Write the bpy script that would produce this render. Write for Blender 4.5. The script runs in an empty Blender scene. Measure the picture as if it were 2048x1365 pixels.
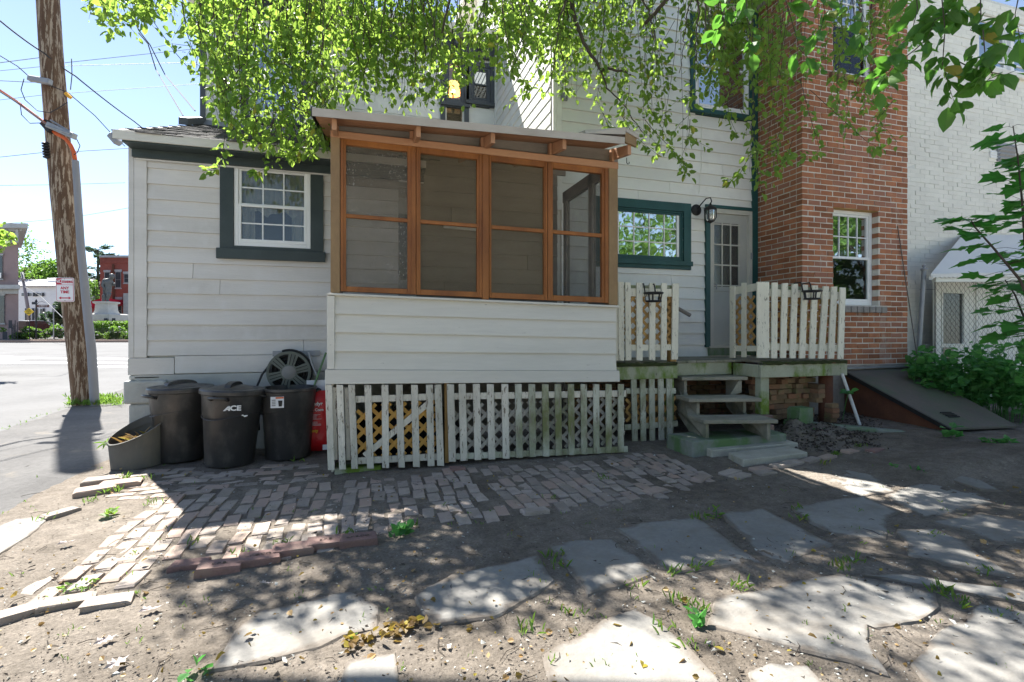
import bpy, math, random
import numpy as np
from mathutils import Vector, Matrix, noise
random.seed(7); RNG = np.random.default_rng(7)
R = random.uniform
scene = bpy.context.scene
COL = scene.collection
# ---------------------------------------------------------------- camera, sky, sun, exposure
F, HOR, HC = 1000.0, 666.0, 1.30            # focal length and horizon in photo pixels, eye height in metres
YAW = math.radians(16.5); SN, CS = math.sin(YAW), math.cos(YAW)
cd = bpy.data.cameras.new('camera'); cam = bpy.data.objects.new('camera', cd); COL.objects.link(cam)
cam.location = (0, 0, HC); cam.rotation_euler = (math.pi/2, 0, -YAW)
cd.sensor_width = 36.0; cd.lens = 36.0*F/2048.0; cd.shift_y = -(682.5-HOR)/2048.0
cd.clip_start = 0.05; cd.clip_end = 2000
scene.camera = cam
SUN_AZ = math.atan2(-0.48, 0.877); SUN_EL = math.radians(54)
sdir = Vector((-0.48*math.cos(SUN_EL), 0.877*math.cos(SUN_EL), math.sin(SUN_EL))).normalized()
sl = bpy.data.lights.new('sun', 'SUN'); sl.energy = 3.7; sl.angle = math.radians(0.55); sl.color = (1.0, 0.965, 0.91)
so = bpy.data.objects.new('sun', sl); COL.objects.link(so); so.rotation_euler = (-sdir).to_track_quat('-Z', 'Y').to_euler()
so.location = (-8, 14, 20)
w = bpy.data.worlds.new('World'); scene.world = w; w.use_nodes = True
wn = w.node_tree; sky = wn.nodes.new('ShaderNodeTexSky'); sky.sky_type = 'NISHITA'; sky.sun_disc = False
sky.sun_elevation = SUN_EL; sky.sun_rotation = SUN_AZ; sky.air_density = 0.85; sky.dust_density = 0.0; sky.ozone_density = 3.0; sky.altitude = 0
hsv = wn.nodes.new('ShaderNodeHueSaturation'); hsv.inputs['Saturation'].default_value = 0.82
wn.links.new(sky.outputs[0], hsv.inputs['Color']); wn.links.new(hsv.outputs[0], wn.nodes['Background'].inputs[0]); wn.nodes['Background'].inputs[1].default_value = 0.052
vs = scene.view_settings; vs.view_transform = 'Standard'; vs.look = 'None'; vs.gamma = 1; vs.exposure = 2.3
# ---------------------------------------------------------------- helpers: geometry of the view
def ray(px, py):
    u = (px-1024)/F; v = (HOR-py)/F
    return Vector((SN+u*CS, CS-u*SN, v))
EYE = Vector((0, 0, HC))
def onY(px, py, Y): r = ray(px, py); return EYE + r*(Y/r.y)
def onX(px, py, X): r = ray(px, py); return EYE + r*(X/r.x)
def onZ(px, py, Z): r = ray(px, py); return EYE + r*((Z-HC)/r.z)
def atT(px, py, t): return EYE + ray(px, py)*t
def sstep(a, b, x):
    x = min(1, max(0, (x-a)/(b-a))); return x*x*(3-2*x)
def gz(x, y):
    z = 0.62*min(1, max(0, (y-12)/31.0)) + 0.15*sstep(4.2, 7.0, x)*sstep(9, 5, y)
    if -6 < x < 12 and -2 < y < 8:
        z += 0.030*noise.noise(Vector((x*0.45, y*0.45, 3.3))) 
    return z
def onG(px, py, dz=0.0):
    z = 0.0
    for _ in range(5):
        p = onZ(px, py, z+dz); z = gz(p.x, p.y)
    return Vector((p.x, p.y, z+dz))
# ---------------------------------------------------------------- helpers: meshes and objects
WL = {}
class MB:
    def __init__(s): s.v = []; s.f = []
    def add(s, vs, fs):
        o = len(s.v); s.v += [tuple(p) for p in vs]; s.f += [tuple(i+o for i in f) for f in fs]; return s
    def bx(s, x0, x1, y0, y1, z0, z1):
        return s.add([(x0,y0,z0),(x1,y0,z0),(x1,y1,z0),(x0,y1,z0),(x0,y0,z1),(x1,y0,z1),(x1,y1,z1),(x0,y1,z1)],
                     [(0,3,2,1),(4,5,6,7),(0,1,5,4),(1,2,6,5),(2,3,7,6),(3,0,4,7)])
    def hexa(s, q, d):                         # front quad (4 points) extruded by vector d
        q = [Vector(p) for p in q]; d = Vector(d)
        return s.add(q+[p+d for p in q], [(0,1,2,3),(7,6,5,4),(0,4,5,1),(1,5,6,2),(2,6,7,3),(3,7,4,0)])
    def prism(s, poly, d):
        n = len(poly); q = [Vector(p) for p in poly]; d = Vector(d)
        return s.add(q+[p+d for p in q], [tuple(range(n)), tuple(range(2*n-1, n-1, -1))]+[(i, i+n, (i+1)%n+n, (i+1)%n) for i in range(n)])
    def bar(s, a, b, w, h, up=(0,0,1)):        # rectangular bar from a to b
        a = Vector(a); b = Vector(b); d = (b-a).normalized(); up = Vector(up)
        x = d.cross(up); x = x.normalized() if x.length > 1e-4 else Vector((1,0,0)); y = x.cross(d).normalized()
        q = [a-x*w/2-y*h/2, a+x*w/2-y*h/2, a+x*w/2+y*h/2, a-x*w/2+y*h/2]
        return s.hexa(q, b-a)
    def tube(s, pts, r, n=8, cap=True):
        pts = [Vector(p) for p in pts]; m = len(pts); rs = r if isinstance(r, (list, tuple)) else [r]*m
        o = len(s.v); prev = None
        for i, p in enumerate(pts):
            d = (pts[min(i+1, m-1)]-pts[max(i-1, 0)]).normalized()
            if prev is None:
                x = d.cross(Vector((0,0,1)));  x = x if x.length > 1e-3 else d.cross(Vector((1,0,0)))
            else: x = prev - d*prev.dot(d)
            x.normalize(); prev = x; y = d.cross(x)
            for k in range(n):
                a = 2*math.pi*k/n; s.v.append(tuple(p+(x*math.cos(a)+y*math.sin(a))*rs[i]))
        for i in range(m-1):
            for k in range(n):
                s.f.append((o+i*n+k, o+i*n+(k+1)%n, o+(i+1)*n+(k+1)%n, o+(i+1)*n+k))
        if cap:
            s.f.append(tuple(o+k for k in range(n-1, -1, -1))); s.f.append(tuple(o+(m-1)*n+k for k in range(n)))
        return s
    def lathe(s, prof, n=32, c=(0,0,0), ax='z', close=True, sx=1, sy=1, ph=0):
        o = len(s.v); c = Vector(c)
        for (r, h) in prof:
            for k in range(n):
                a = 2*math.pi*k/n+ph; x = r*math.cos(a)*sx; y = r*math.sin(a)*sy
                p = (x, y, h) if ax == 'z' else ((x, h, y) if ax == 'y' else (h, x, y))
                s.v.append(tuple(c+Vector(p)))
        for i in range(len(prof)-1):
            for k in range(n):
                s.f.append((o+i*n+k, o+i*n+(k+1)%n, o+(i+1)*n+(k+1)%n, o+(i+1)*n+k))
        if close:
            s.f.append(tuple(o+k for k in range(n-1, -1, -1))); m = len(prof)-1
            s.f.append(tuple(o+m*n+k for k in range(n)))
        return s
    def build(s, name, mat, parent=None, smooth=False, kind=None, bevel=0, seg=1):
        vv = np.array(s.v, dtype=float); c = (vv.min(0)+vv.max(0))/2
        if parent is None: c[2] = vv[:, 2].min()
        me = bpy.data.meshes.new(name); me.from_pydata((vv-c).tolist(), [], s.f); me.update()
        if smooth is True: me.polygons.foreach_set('use_smooth', [True]*len(me.polygons))
        o = place(name, me, mat, c, parent)
        if smooth not in (True, False):
            me.polygons.foreach_set('use_smooth', [True]*len(me.polygons)); me.set_sharp_from_angle(angle=math.radians(smooth))
        if bevel:
            b = o.modifiers.new('bevel', 'BEVEL'); b.width = bevel; b.segments = seg; b.limit_method = 'ANGLE'
        if kind: o['kind'] = kind
        return o
def place(name, me, mat, c, parent=None):
    if mat is not None and not me.materials: me.materials.append(mat)
    o = bpy.data.objects.new(name, me); COL.objects.link(o); c = Vector(c); o.location = c; WL[o] = c.copy()
    if parent is not None:
        o.parent = parent; o.matrix_parent_inverse = Matrix.Translation(-WL[parent])
    return o
def thing(name, label, cat, loc, group=None):
    o = bpy.data.objects.new(name, None); COL.objects.link(o); o.location = loc; WL[o] = Vector(loc); o.empty_display_size = 0.1
    return tag(o, label, cat, group)
def tag(o, label, cat, group=None):
    o['label'] = label; o['category'] = cat
    if group: o['group'] = group
    return o
def struct(o): o['kind'] = 'structure'; return o
def text(s, size, org, right, up, mat, parent, ext=0.001, name='lettering', bold=0.0, sx=1.0):
    cu = bpy.data.curves.new('t', 'FONT'); cu.body = s; cu.size = size; cu.align_x = 'CENTER'; cu.align_y = 'CENTER'; cu.extrude = ext; cu.offset = bold
    cu.resolution_u = 3
    to = bpy.data.objects.new('t', cu); COL.objects.link(to); bpy.context.view_layer.update()
    me = bpy.data.meshes.new_from_object(to.evaluated_get(bpy.context.evaluated_depsgraph_get()))
    bpy.data.objects.remove(to)
    right = Vector(right).normalized(); up = Vector(up).normalized(); n = right.cross(up)
    M = Matrix((right*sx, up, n)).transposed()
    for v in me.vertices: v.co = M @ v.co
    me.materials.clear()
    return place(name, me, mat, org, parent)
def rect_minus(x0, x1, z0, z1, ops):
    xs = sorted({x0, x1, *[min(max(o[0], x0), x1) for o in ops], *[min(max(o[1], x0), x1) for o in ops]}); out = []
    for a, b in zip(xs, xs[1:]):
        if b-a < 1e-4: continue
        m = (a+b)/2; segs = [(z0, z1)]
        for o in ops:
            if o[0] < m < o[1]:
                ns = []
                for (p, q) in segs:
                    if o[3] <= p or o[2] >= q: ns.append((p, q)); continue
                    if o[2] > p: ns.append((p, o[2]))
                    if o[3] < q: ns.append((o[3], q))
                segs = ns
        out += [(a, b, p, q) for p, q in segs]
    return out
# ---------------------------------------------------------------- helpers: materials
def base_mat(name):
    m = bpy.data.materials.new(name); m.use_nodes = True; nt = m.node_tree; b = nt.nodes['Principled BSDF']; return m, nt, b
def nd(nt, t, **k):
    n = nt.nodes.new(t)
    for a, v in k.items():
        if a.startswith('i_'):
            key = a[2:]; n.inputs[int(key) if key.isdigit() else key.replace('_', ' ')].default_value = v
        else: setattr(n, a, v)
    return n
def coords(nt, stretch=(1,1,1)):
    g = nd(nt, 'ShaderNodeNewGeometry'); mp = nd(nt, 'ShaderNodeMapping'); mp.inputs['Scale'].default_value = stretch
    nt.links.new(g.outputs['Position'], mp.inputs[0]); return mp.outputs[0], g
def noise_n(nt, vec, scale, detail=4, rough=0.55, dist=0):
    n = nd(nt, 'ShaderNodeTexNoise'); n.inputs['Scale'].default_value = scale; n.inputs['Detail'].default_value = detail
    n.inputs['Roughness'].default_value = rough; n.inputs['Distortion'].default_value = dist; nt.links.new(vec, n.inputs['Vector']); return n.outputs['Fac']
def ramp(nt, fac, a, b, ca=(0,0,0,1), cb=(1,1,1,1)):
    r = nd(nt, 'ShaderNodeValToRGB'); r.color_ramp.elements[0].position = a; r.color_ramp.elements[1].position = b
    r.color_ramp.elements[0].color = ca; r.color_ramp.elements[1].color = cb; nt.links.new(fac, r.inputs[0]); return r.outputs[0]
def mix(nt, fac, c1, c2, mode='MIX'):
    m = nd(nt, 'ShaderNodeMix', data_type='RGBA', blend_type=mode)
    for s, v in ((0, fac), (6, c1), (7, c2)):
        if hasattr(v, 'node'): nt.links.new(v, m.inputs[s])
        elif s == 0: m.inputs[0].default_value = v
        else: m.inputs[s].default_value = (*v[:3], 1)
    return m.outputs[2]
def surf(name, c1, c2=None, scale=4, stretch=(1,1,1), rough=0.7, bump=0.2, bscale=40, bdist=0.01, rand=0.0, chip=None, stain=None, spec=0.3, metal=0.0, hue=None, chip_scale=18, chip_stretch=None, stain_scale=2.2, fine=0.0):
    """generic weathered surface: two-tone noise, per-piece variation, chips (col, threshold), stains (col, lo, hi), bump"""
    m, nt, b = base_mat(name); vec, g = coords(nt, stretch)
    c2 = c2 or tuple(x*0.8 for x in c1)
    col = mix(nt, ramp(nt, noise_n(nt, vec, scale, 5), 0.3, 0.7), c1, c2)
    if fine:
        f = ramp(nt, noise_n(nt, vec, scale*14, 4, 0.7), 0.25, 0.75, (1-fine,)*3+(1,), (1+fine*0.6,)*3+(1,)); col = mix(nt, 1.0, col, f, 'MULTIPLY')
    if rand:
        oi = nd(nt, 'ShaderNodeObjectInfo'); ad = nd(nt, 'ShaderNodeMath', operation='ADD'); fr = nd(nt, 'ShaderNodeMath', operation='FRACT')
        nt.links.new(oi.outputs['Random'], ad.inputs[0]); nt.links.new(g.outputs['Random Per Island'], ad.inputs[1]); nt.links.new(ad.outputs[0], fr.inputs[0])
        v = ramp(nt, fr.outputs[0], 0, 1, (1-rand,)*3+(1,), (1+rand*0.8,)*3+(1,)); col = mix(nt, 1.0, col, v, 'MULTIPLY')
        if hue:
            m2 = nd(nt, 'ShaderNodeMath', operation='MULTIPLY', i_1=7.31); f2 = nd(nt, 'ShaderNodeMath', operation='FRACT')
            nt.links.new(fr.outputs[0], m2.inputs[0]); nt.links.new(m2.outputs[0], f2.inputs[0])
            hf = ramp(nt, f2.outputs[0], 0.55, 0.95); col = mix(nt, hf, col, hue)
    if stain:
        v0, _ = coords(nt, (1,1,0.6)); f = ramp(nt, noise_n(nt, v0, stain_scale, 6, 0.65), stain[1], stain[2]); col = mix(nt, f, col, stain[0])
    if chip:
        v1, _ = coords(nt, chip_stretch or stretch); f = ramp(nt, noise_n(nt, v1, chip_scale, 6, 0.7), chip[1], chip[1]+0.03); col = mix(nt, f, col, chip[0])
    nt.links.new(col, b.inputs['Base Color']); b.inputs['Roughness'].default_value = rough; b.inputs['Metallic'].default_value = metal
    b.inputs['Specular IOR Level'].default_value = spec
    if bump:
        bn = nd(nt, 'ShaderNodeBump', i_Strength=bump, i_Distance=bdist); nt.links.new(noise_n(nt, vec, bscale, 6, 0.65), bn.inputs['Height'])
        nt.links.new(bn.outputs[0], b.inputs['Normal'])
    return m
def glass(name, tint=(0.02,0.025,0.025), fac=0.45, refl=0.35, rough=0.02, wav=0.0):
    """window pane: part clear, part mirror-like"""
    m, nt, b = base_mat(name); nt.nodes.remove(b); out = nt.nodes['Material Output']
    tr = nd(nt, 'ShaderNodeBsdfTransparent'); tr.inputs[0].default_value = (0.8,0.82,0.8,1)
    df = nd(nt, 'ShaderNodeBsdfDiffuse'); df.inputs[0].default_value = (*tint, 1); gl = nd(nt, 'ShaderNodeBsdfGlossy'); gl.inputs['Roughness'].default_value = rough
    gl.inputs[0].default_value = (0.9,0.95,0.95,1)
    a = nd(nt, 'ShaderNodeMixShader', i_0=fac); c = nd(nt, 'ShaderNodeMixShader'); lw = nd(nt, 'ShaderNodeLayerWeight', i_Blend=0.35)
    mx = nd(nt, 'ShaderNodeMath', operation='MAXIMUM', i_1=refl); nt.links.new(lw.outputs['Fresnel'], mx.inputs[0]); nt.links.new(mx.outputs[0], c.inputs[0])
    if wav:
        vec, _ = coords(nt); bn = nd(nt, 'ShaderNodeBump', i_Strength=wav, i_Distance=0.02); nt.links.new(noise_n(nt, vec, 3.0, 2), bn.inputs['Height']); nt.links.new(bn.outputs[0], gl.inputs['Normal'])
    nt.links.new(tr.outputs[0], a.inputs[1]); nt.links.new(df.outputs[0], a.inputs[2]); nt.links.new(a.outputs[0], c.inputs[1]); nt.links.new(gl.outputs[0], c.inputs[2])
    nt.links.new(c.outputs[0], out.inputs[0]); return m
def screen_mat(name, cover=0.55, col=(0.09,0.085,0.07), dust=0.0):
    m, nt, b = base_mat(name); nt.nodes.remove(b); out = nt.nodes['Material Output']
    tr = nd(nt, 'ShaderNodeBsdfTransparent'); df = nd(nt, 'ShaderNodeBsdfDiffuse'); mx = nd(nt, 'ShaderNodeMixShader')
    vec, _ = coords(nt); big = noise_n(nt, vec, 3.0, 4)
    c = mix(nt, big, tuple(x*0.7 for x in col), tuple(x*1.3 for x in col)); f = ramp(nt, big, 0.2, 0.8, (cover-0.06,)*3+(1,), (cover+0.06,)*3+(1,))
    if dust:
        v2, _ = coords(nt, (1,1,0.45)); sp = ramp(nt, noise_n(nt, v2, 95, 3, 0.7), 0.60, 0.66); ms = ramp(nt, noise_n(nt, vec, 2.3, 3), 0.30, 0.55)
        dm = mix(nt, 1.0, sp, ms, 'MULTIPLY'); c = mix(nt, dm, c, (0.55,0.53,0.48))
    nt.links.new(c, df.inputs[0]); nt.links.new(f, mx.inputs[0]); nt.links.new(tr.outputs[0], mx.inputs[1]); nt.links.new(df.outputs[0], mx.inputs[2]); nt.links.new(mx.outputs[0], out.inputs[0]); return m
def leaf_mat(name, ca, cb, trans=0.45, tcol=None, yellow=0.06):
    m, nt, b = base_mat(name); nt.nodes.remove(b); out = nt.nodes['Material Output']
    g = nd(nt, 'ShaderNodeNewGeometry'); oi = nd(nt, 'ShaderNodeObjectInfo'); ad = nd(nt, 'ShaderNodeMath', operation='ADD'); fr = nd(nt, 'ShaderNodeMath', operation='FRACT')
    nt.links.new(g.outputs['Random Per Island'], ad.inputs[0]); nt.links.new(oi.outputs['Random'], ad.inputs[1]); nt.links.new(ad.outputs[0], fr.inputs[0])
    col = mix(nt, fr.outputs[0], ca, cb)
    if yellow: col = mix(nt, ramp(nt, fr.outputs[0], 1-yellow, 1-yellow+0.01), col, (0.30,0.24,0.03))
    tc = mix(nt, 0.9, col, tcol or (0.55,0.75,0.08))
    df = nd(nt, 'ShaderNodeBsdfPrincipled'); df.inputs['Roughness'].default_value = 0.5; df.inputs['Specular IOR Level'].default_value = 0.35
    tl = nd(nt, 'ShaderNodeBsdfTranslucent'); mx = nd(nt, 'ShaderNodeMixShader', i_0=trans)
    nt.links.new(col, df.inputs['Base Color']); nt.links.new(tc, tl.inputs[0]); nt.links.new(df.outputs[0], mx.inputs[1]); nt.links.new(tl.outputs[0], mx.inputs[2]); nt.links.new(mx.outputs[0], out.inputs[0]); return m
def emit_mat(name, col, st):
    m, nt, b = base_mat(name); b.inputs['Base Color'].default_value = (*col, 1); b.inputs['Emission Color'].default_value = (*col, 1); b.inputs['Emission Strength'].default_value = st; return m
GR = (0.16,0.15,0.13)
M = dict(
 siding=surf('white siding paint', (0.64,0.62,0.575), (0.52,0.50,0.455), 1.3, (0.35,1,2.5), 0.65, 0.45, 30, 0.004, rand=0.07, stain=((0.60,0.585,0.55), 0.50, 0.74), stain_scale=5, chip=((0.25,0.235,0.21), 0.685), chip_scale=22, chip_stretch=(0.5,1,1.8), fine=0.05),
 siding2=surf('white lap siding', (0.74,0.735,0.685), (0.67,0.665,0.62), 1.1, (0.4,1,2.2), 0.6, 0.3, 26, 0.004, rand=0.07, stain=((0.64,0.63,0.595), 0.50, 0.76), stain_scale=5, chip=((0.33,0.32,0.29), 0.695), chip_scale=20, chip_stretch=(0.6,1,1.6), fine=0.04),
 psiding=surf('porch siding paint', (0.63,0.61,0.535), (0.53,0.515,0.45), 1.0, (0.3,1,3), 0.6, 0.4, 22, 0.004, rand=0.05, chip=((0.20,0.175,0.14), 0.68), chip_scale=26, chip_stretch=(0.35,1,2.2), fine=0.06),
 trim=surf('white trim paint', (0.68,0.69,0.66), (0.55,0.56,0.54), 3, (1,1,0.4), 0.55, 0.2, 40, 0.003, chip=((0.3,0.28,0.25), 0.72), chip_scale=30),
 vinyl=surf('white window vinyl', (0.78,0.79,0.77), (0.70,0.71,0.69), 3, rough=0.4, bump=0),
 dgreen=surf('dark green-grey trim', (0.050,0.066,0.064), (0.035,0.048,0.046), 4, rough=0.5, bump=0.15, bscale=50, bdist=0.002, fine=0.12),
 tgreen=surf('teal green trim', (0.022,0.085,0.082), (0.016,0.062,0.060), 3, rough=0.45, bump=0.15, bscale=40, bdist=0.002, fine=0.12),
 slate=surf('slate blue trim', (0.085,0.095,0.105), (0.065,0.072,0.080), 4, rough=0.5, bump=0.1),
 picket=surf('flaking picket paint', (0.66,0.62,0.52), (0.50,0.465,0.38), 5, (1.5,1.5,0.35), 0.75, 0.5, 50, 0.004, rand=0.12, chip=((0.20,0.165,0.12), 0.585), chip_scale=16, chip_stretch=(2.6,1.5,0.55), fine=0.12, stain=((0.33,0.32,0.25), 0.5, 0.75)),
 picketm=surf('mossy picket paint', (0.56,0.56,0.46), (0.40,0.40,0.31), 5, (1.5,1.5,0.35), 0.8, 0.5, 50, 0.004, rand=0.12, chip=((0.22,0.19,0.14), 0.58), chip_scale=16, chip_stretch=(2.6,1.5,0.55), fine=0.12, stain=((0.16,0.17,0.07), 0.44, 0.62), stain_scale=1.6),
 deckrail=surf('cream railing paint', (0.74,0.71,0.58), (0.63,0.60,0.48), 5, (1.5,1.5,0.4), 0.7, 0.5, 45, 0.004, rand=0.07, chip=((0.20,0.185,0.14), 0.60), chip_scale=18, chip_stretch=(3.0,1.5,0.6), fine=0.08),
 orange=surf('orange stained wood', (0.32,0.120,0.028), (0.18,0.060,0.014), 3, (2,2,0.5), 0.45, 0.3, 40, 0.003, chip=((0.45,0.38,0.30), 0.73), chip_scale=12, fine=0.15, rand=0.1),
 tan=surf('worn tan post paint', (0.30,0.20,0.095), (0.22,0.14,0.07), 3, (1,1,0.5), 0.65, 0.3, 40, 0.003, chip=((0.45,0.42,0.36), 0.70), chip_scale=7, fine=0.12),
 rafter=surf('brown soffit paint', (0.46,0.25,0.135), (0.38,0.20,0.11), 3, (0.5,2,2), 0.65, 0.3, 30, 0.004, chip=((0.22,0.16,0.11), 0.70), chip_scale=14, chip_stretch=(0.4,1.5,2), fine=0.08),
 lint=surf('dark porch boards', (0.28,0.25,0.205), (0.20,0.18,0.15), 2, (0.5,1,3), 0.8, 0.3, 30, 0.004, fine=0.15),
 drip=surf('grey drip edge', (0.43,0.395,0.34), (0.32,0.28,0.23), 6, (0.4,1,1), 0.55, 0.15, 40, 0.003, chip=((0.16,0.14,0.12), 0.69), chip_scale=9),
 shingle=surf('weathered shingle', (0.105,0.098,0.095), (0.060,0.056,0.055), 5, rough=0.95, bump=0.6, bscale=120, bdist=0.004, rand=0.25, stain=((0.12,0.115,0.04), 0.62, 0.75)),
 found=surf('painted stone foundation', (0.50,0.50,0.46), (0.36,0.36,0.33), 2.5, rough=0.9, bump=0.8, bscale=14, bdist=0.02, chip=((0.22,0.21,0.19), 0.68), chip_scale=6, stain=((0.20,0.22,0.18), 0.55, 0.75)),
 brick=surf('red brick', (0.40,0.168,0.082), (0.30,0.116,0.060), 7, rough=0.9, bump=0.7, bscale=60, bdist=0.008, rand=0.30, hue=(0.31,0.145,0.095), stain=((0.44,0.36,0.30), 0.60, 0.76), stain_scale=1.7, fine=0.26, chip=((0.16,0.12,0.10), 0.70), chip_scale=4),
 mortar=surf('pale mortar', (0.64,0.605,0.53), (0.53,0.50,0.44), 9, rough=0.95, bump=0.6, bscale=70, bdist=0.006),
 cement=surf('parged base', (0.30,0.275,0.25), (0.21,0.20,0.18), 5, rough=0.95, bump=0.8, bscale=18, bdist=0.02),
 wbrick=surf('white painted brick', (0.73,0.72,0.645), (0.65,0.64,0.575), 1.5, rough=0.75, bump=0.5, bscale=45, bdist=0.006, rand=0.05, chip=((0.42,0.38,0.31), 0.755), chip_scale=10, chip_stretch=(0.5,1,3)),
 wmortar=surf('white painted joints', (0.64,0.645,0.595), (0.56,0.56,0.52), 3, rough=0.8, bump=0.4, bscale=50, bdist=0.005),
 paver=surf('worn paving brick', (0.385,0.325,0.278), (0.290,0.245,0.208), 9, rough=0.9, bump=0.7, bscale=45, bdist=0.008, rand=0.22, hue=(0.37,0.27,0.215), stain=((0.26,0.22,0.175), 0.50, 0.70), fine=0.2, stain_scale=5),
 stamped=surf('purple stamped brick', (0.27,0.165,0.140), (0.20,0.125,0.110), 7, rough=0.85, bump=0.6, bscale=50, bdist=0.006, rand=0.12, stain=((0.24,0.19,0.15), 0.52, 0.72), fine=0.2),
 oldbrick=surf('old salvaged brick', (0.25,0.17,0.095), (0.17,0.115,0.07), 9, rough=0.95, bump=0.8, bscale=40, bdist=0.01, rand=0.3, hue=(0.27,0.13,0.075), stain=((0.13,0.14,0.055), 0.52, 0.68), stain_scale=5),
 flag=surf('grey flagstone', (0.272,0.260,0.236), (0.216,0.206,0.186), 2.2, rough=0.9, bump=0.6, bscale=26, bdist=0.010, rand=0.08, stain=((0.20,0.18,0.152), 0.50, 0.70), fine=0.16, stain_scale=3.0, chip=((0.13,0.115,0.095), 0.685), chip_scale=26),
 asphalt=surf('road asphalt', (0.155,0.153,0.150), (0.125,0.123,0.120), 0.7, rough=0.95, bump=0.5, bscale=160, bdist=0.006, fine=0.12),
 sidewalk=surf('patched asphalt pavement', (0.135,0.130,0.124), (0.100,0.096,0.092), 1.6, rough=0.95, bump=0.7, bscale=120, bdist=0.01, stain=((0.20,0.175,0.14), 0.60, 0.75), fine=0.25),
 rpaint=surf('road paint', (0.62,0.62,0.60), (0.5,0.5,0.48), 8, rough=0.8, bump=0.2, bscale=100),
 kerb=surf('granite kerb', (0.27,0.255,0.24), (0.20,0.19,0.18), 6, rough=0.9, bump=0.4),
 pavebrick=surf('far brick pavement', (0.33,0.24,0.19), (0.27,0.19,0.15), 6, rough=0.9, bump=0.3),
 black=surf('black bin plastic', (0.026,0.026,0.027), (0.040,0.039,0.037), 5, rough=0.36, bump=0.12, bscale=35, bdist=0.003, spec=0.5, stain=((0.105,0.097,0.086), 0.48, 0.76), stain_scale=5),
 planter=surf('grey planter', (0.125,0.12,0.105), (0.085,0.082,0.074), 5, (1,1,0.6), 0.75, 0.3, 30, 0.004, stain=((0.18,0.16,0.12), 0.5, 0.7)),
 soil=surf('potting soil', (0.07,0.055,0.04), rough=1, bump=0.8, bscale=30, bdist=0.03),
 reel=surf('grey green hose reel', (0.15,0.165,0.14), (0.11,0.125,0.105), 8, rough=0.65, bump=0.1, fine=0.12),
 hub=surf('dusty reel hub', (0.23,0.225,0.21), rough=0.8, bump=0.2),
 hose=surf('black rubber hose', (0.018,0.02,0.022), rough=0.45, bump=0),
 red=surf('red plastic bag', (0.55,0.012,0.016), (0.46,0.008,0.012), 6, rough=0.38, bump=0.5, bscale=9, bdist=0.02, spec=0.5),
 white=surf('white print', (0.78,0.78,0.76), rough=0.6, bump=0),
 yellowp=surf('yellow print', (0.75,0.45,0.04), rough=0.6, bump=0),
 redp=surf('red sign paint', (0.52,0.02,0.05), (0.46,0.015,0.04), rough=0.45, bump=0),
 signw=surf('white sign sheet', (0.74,0.74,0.74), (0.66,0.66,0.66), 8, rough=0.4, bump=0),
 greenpole=surf('green broom handle', (0.16,0.27,0.12), rough=0.5, bump=0),
 galv=surf('galvanised steel', (0.30,0.31,0.32), (0.24,0.25,0.26), 12, (1,1,0.3), 0.5, 0.1, 40, metal=0.3),
 conduit=surf('grey conduit', (0.23,0.235,0.25), (0.20,0.205,0.215), 5, (1,1,0.3), 0.6, 0.05),
 iron=surf('black iron', (0.018,0.018,0.019), (0.028,0.026,0.025), 20, rough=0.55, bump=0.2),
 rust=surf('rusty cellar hatch', (0.140,0.115,0.095), (0.105,0.095,0.076), 2.5, rough=0.75, bump=0.3, bscale=60, bdist=0.003, stain=((0.092,0.110,0.068), 0.45, 0.66), fine=0.16),
 rustred=surf('rusty steel side', (0.15,0.060,0.033), (0.095,0.042,0.027), 4, rough=0.85, bump=0.4, bscale=50, bdist=0.004, fine=0.2),
 step=surf('weathered step board', (0.32,0.30,0.235), (0.215,0.20,0.155), 4, (0.3,2,2), 0.85, 0.6, 30, 0.006, stain=((0.115,0.135,0.075), 0.50, 0.70), fine=0.2),
 mosswood=surf('mossy painted board', (0.42,0.43,0.32), (0.30,0.31,0.22), 5, (0.7,1,0.5), 0.85, 0.5, 30, 0.006, stain=((0.13,0.20,0.028), 0.48, 0.62), chip=((0.15,0.14,0.10), 0.66), chip_scale=10, stain_scale=3.2, fine=0.1),
 mossstone=surf('mossy concrete', (0.24,0.25,0.22), (0.17,0.19,0.16), 5, rough=0.95, bump=0.6, bscale=25, bdist=0.01, stain=((0.105,0.18,0.072), 0.40, 0.58), stain_scale=3.0),
 plank=surf('pale stone plank', (0.44,0.42,0.35), (0.33,0.315,0.26), 5, rough=0.9, bump=0.5, bscale=40, bdist=0.005, stain=((0.22,0.25,0.13), 0.56, 0.72), fine=0.14),
 moss=surf('dark moss', (0.035,0.042,0.015), (0.055,0.068,0.02), 20, rough=1, bump=1, bscale=80, bdist=0.02),
 latty=surf('new yellow lattice', (0.66,0.38,0.095), (0.58,0.31,0.07), 6, rough=0.7, bump=0.3, bscale=40, bdist=0.002, rand=0.12, fine=0.12),
 lattb=surf('honey lattice', (0.47,0.29,0.10), (0.38,0.22,0.075), 6, rough=0.7, bump=0.3, bscale=40, bdist=0.002, rand=0.15, fine=0.15),
 lattg=surf('greyed lattice', (0.47,0.45,0.39), (0.36,0.34,0.29), 6, rough=0.8, bump=0.3, bscale=40, bdist=0.002, rand=0.15, fine=0.2, stain=((0.17,0.18,0.10), 0.52, 0.7)),
 pole=surf('peeling utility pole', (0.085,0.047,0.027), (0.165,0.10,0.058), 3, (3,3,0.35), 0.85, 0.7, 20, 0.01, chip=((0.34,0.27,0.195), 0.515), chip_scale=8, chip_stretch=(3.0,3.0,0.30), fine=0.3),
 bark=surf('bark', (0.075,0.062,0.050), (0.045,0.037,0.030), 10, (1,1,0.3), 0.95, 0.7, 30, 0.01),
 twig=surf('twig', (0.065,0.052,0.040), rough=0.9, bump=0),
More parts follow.
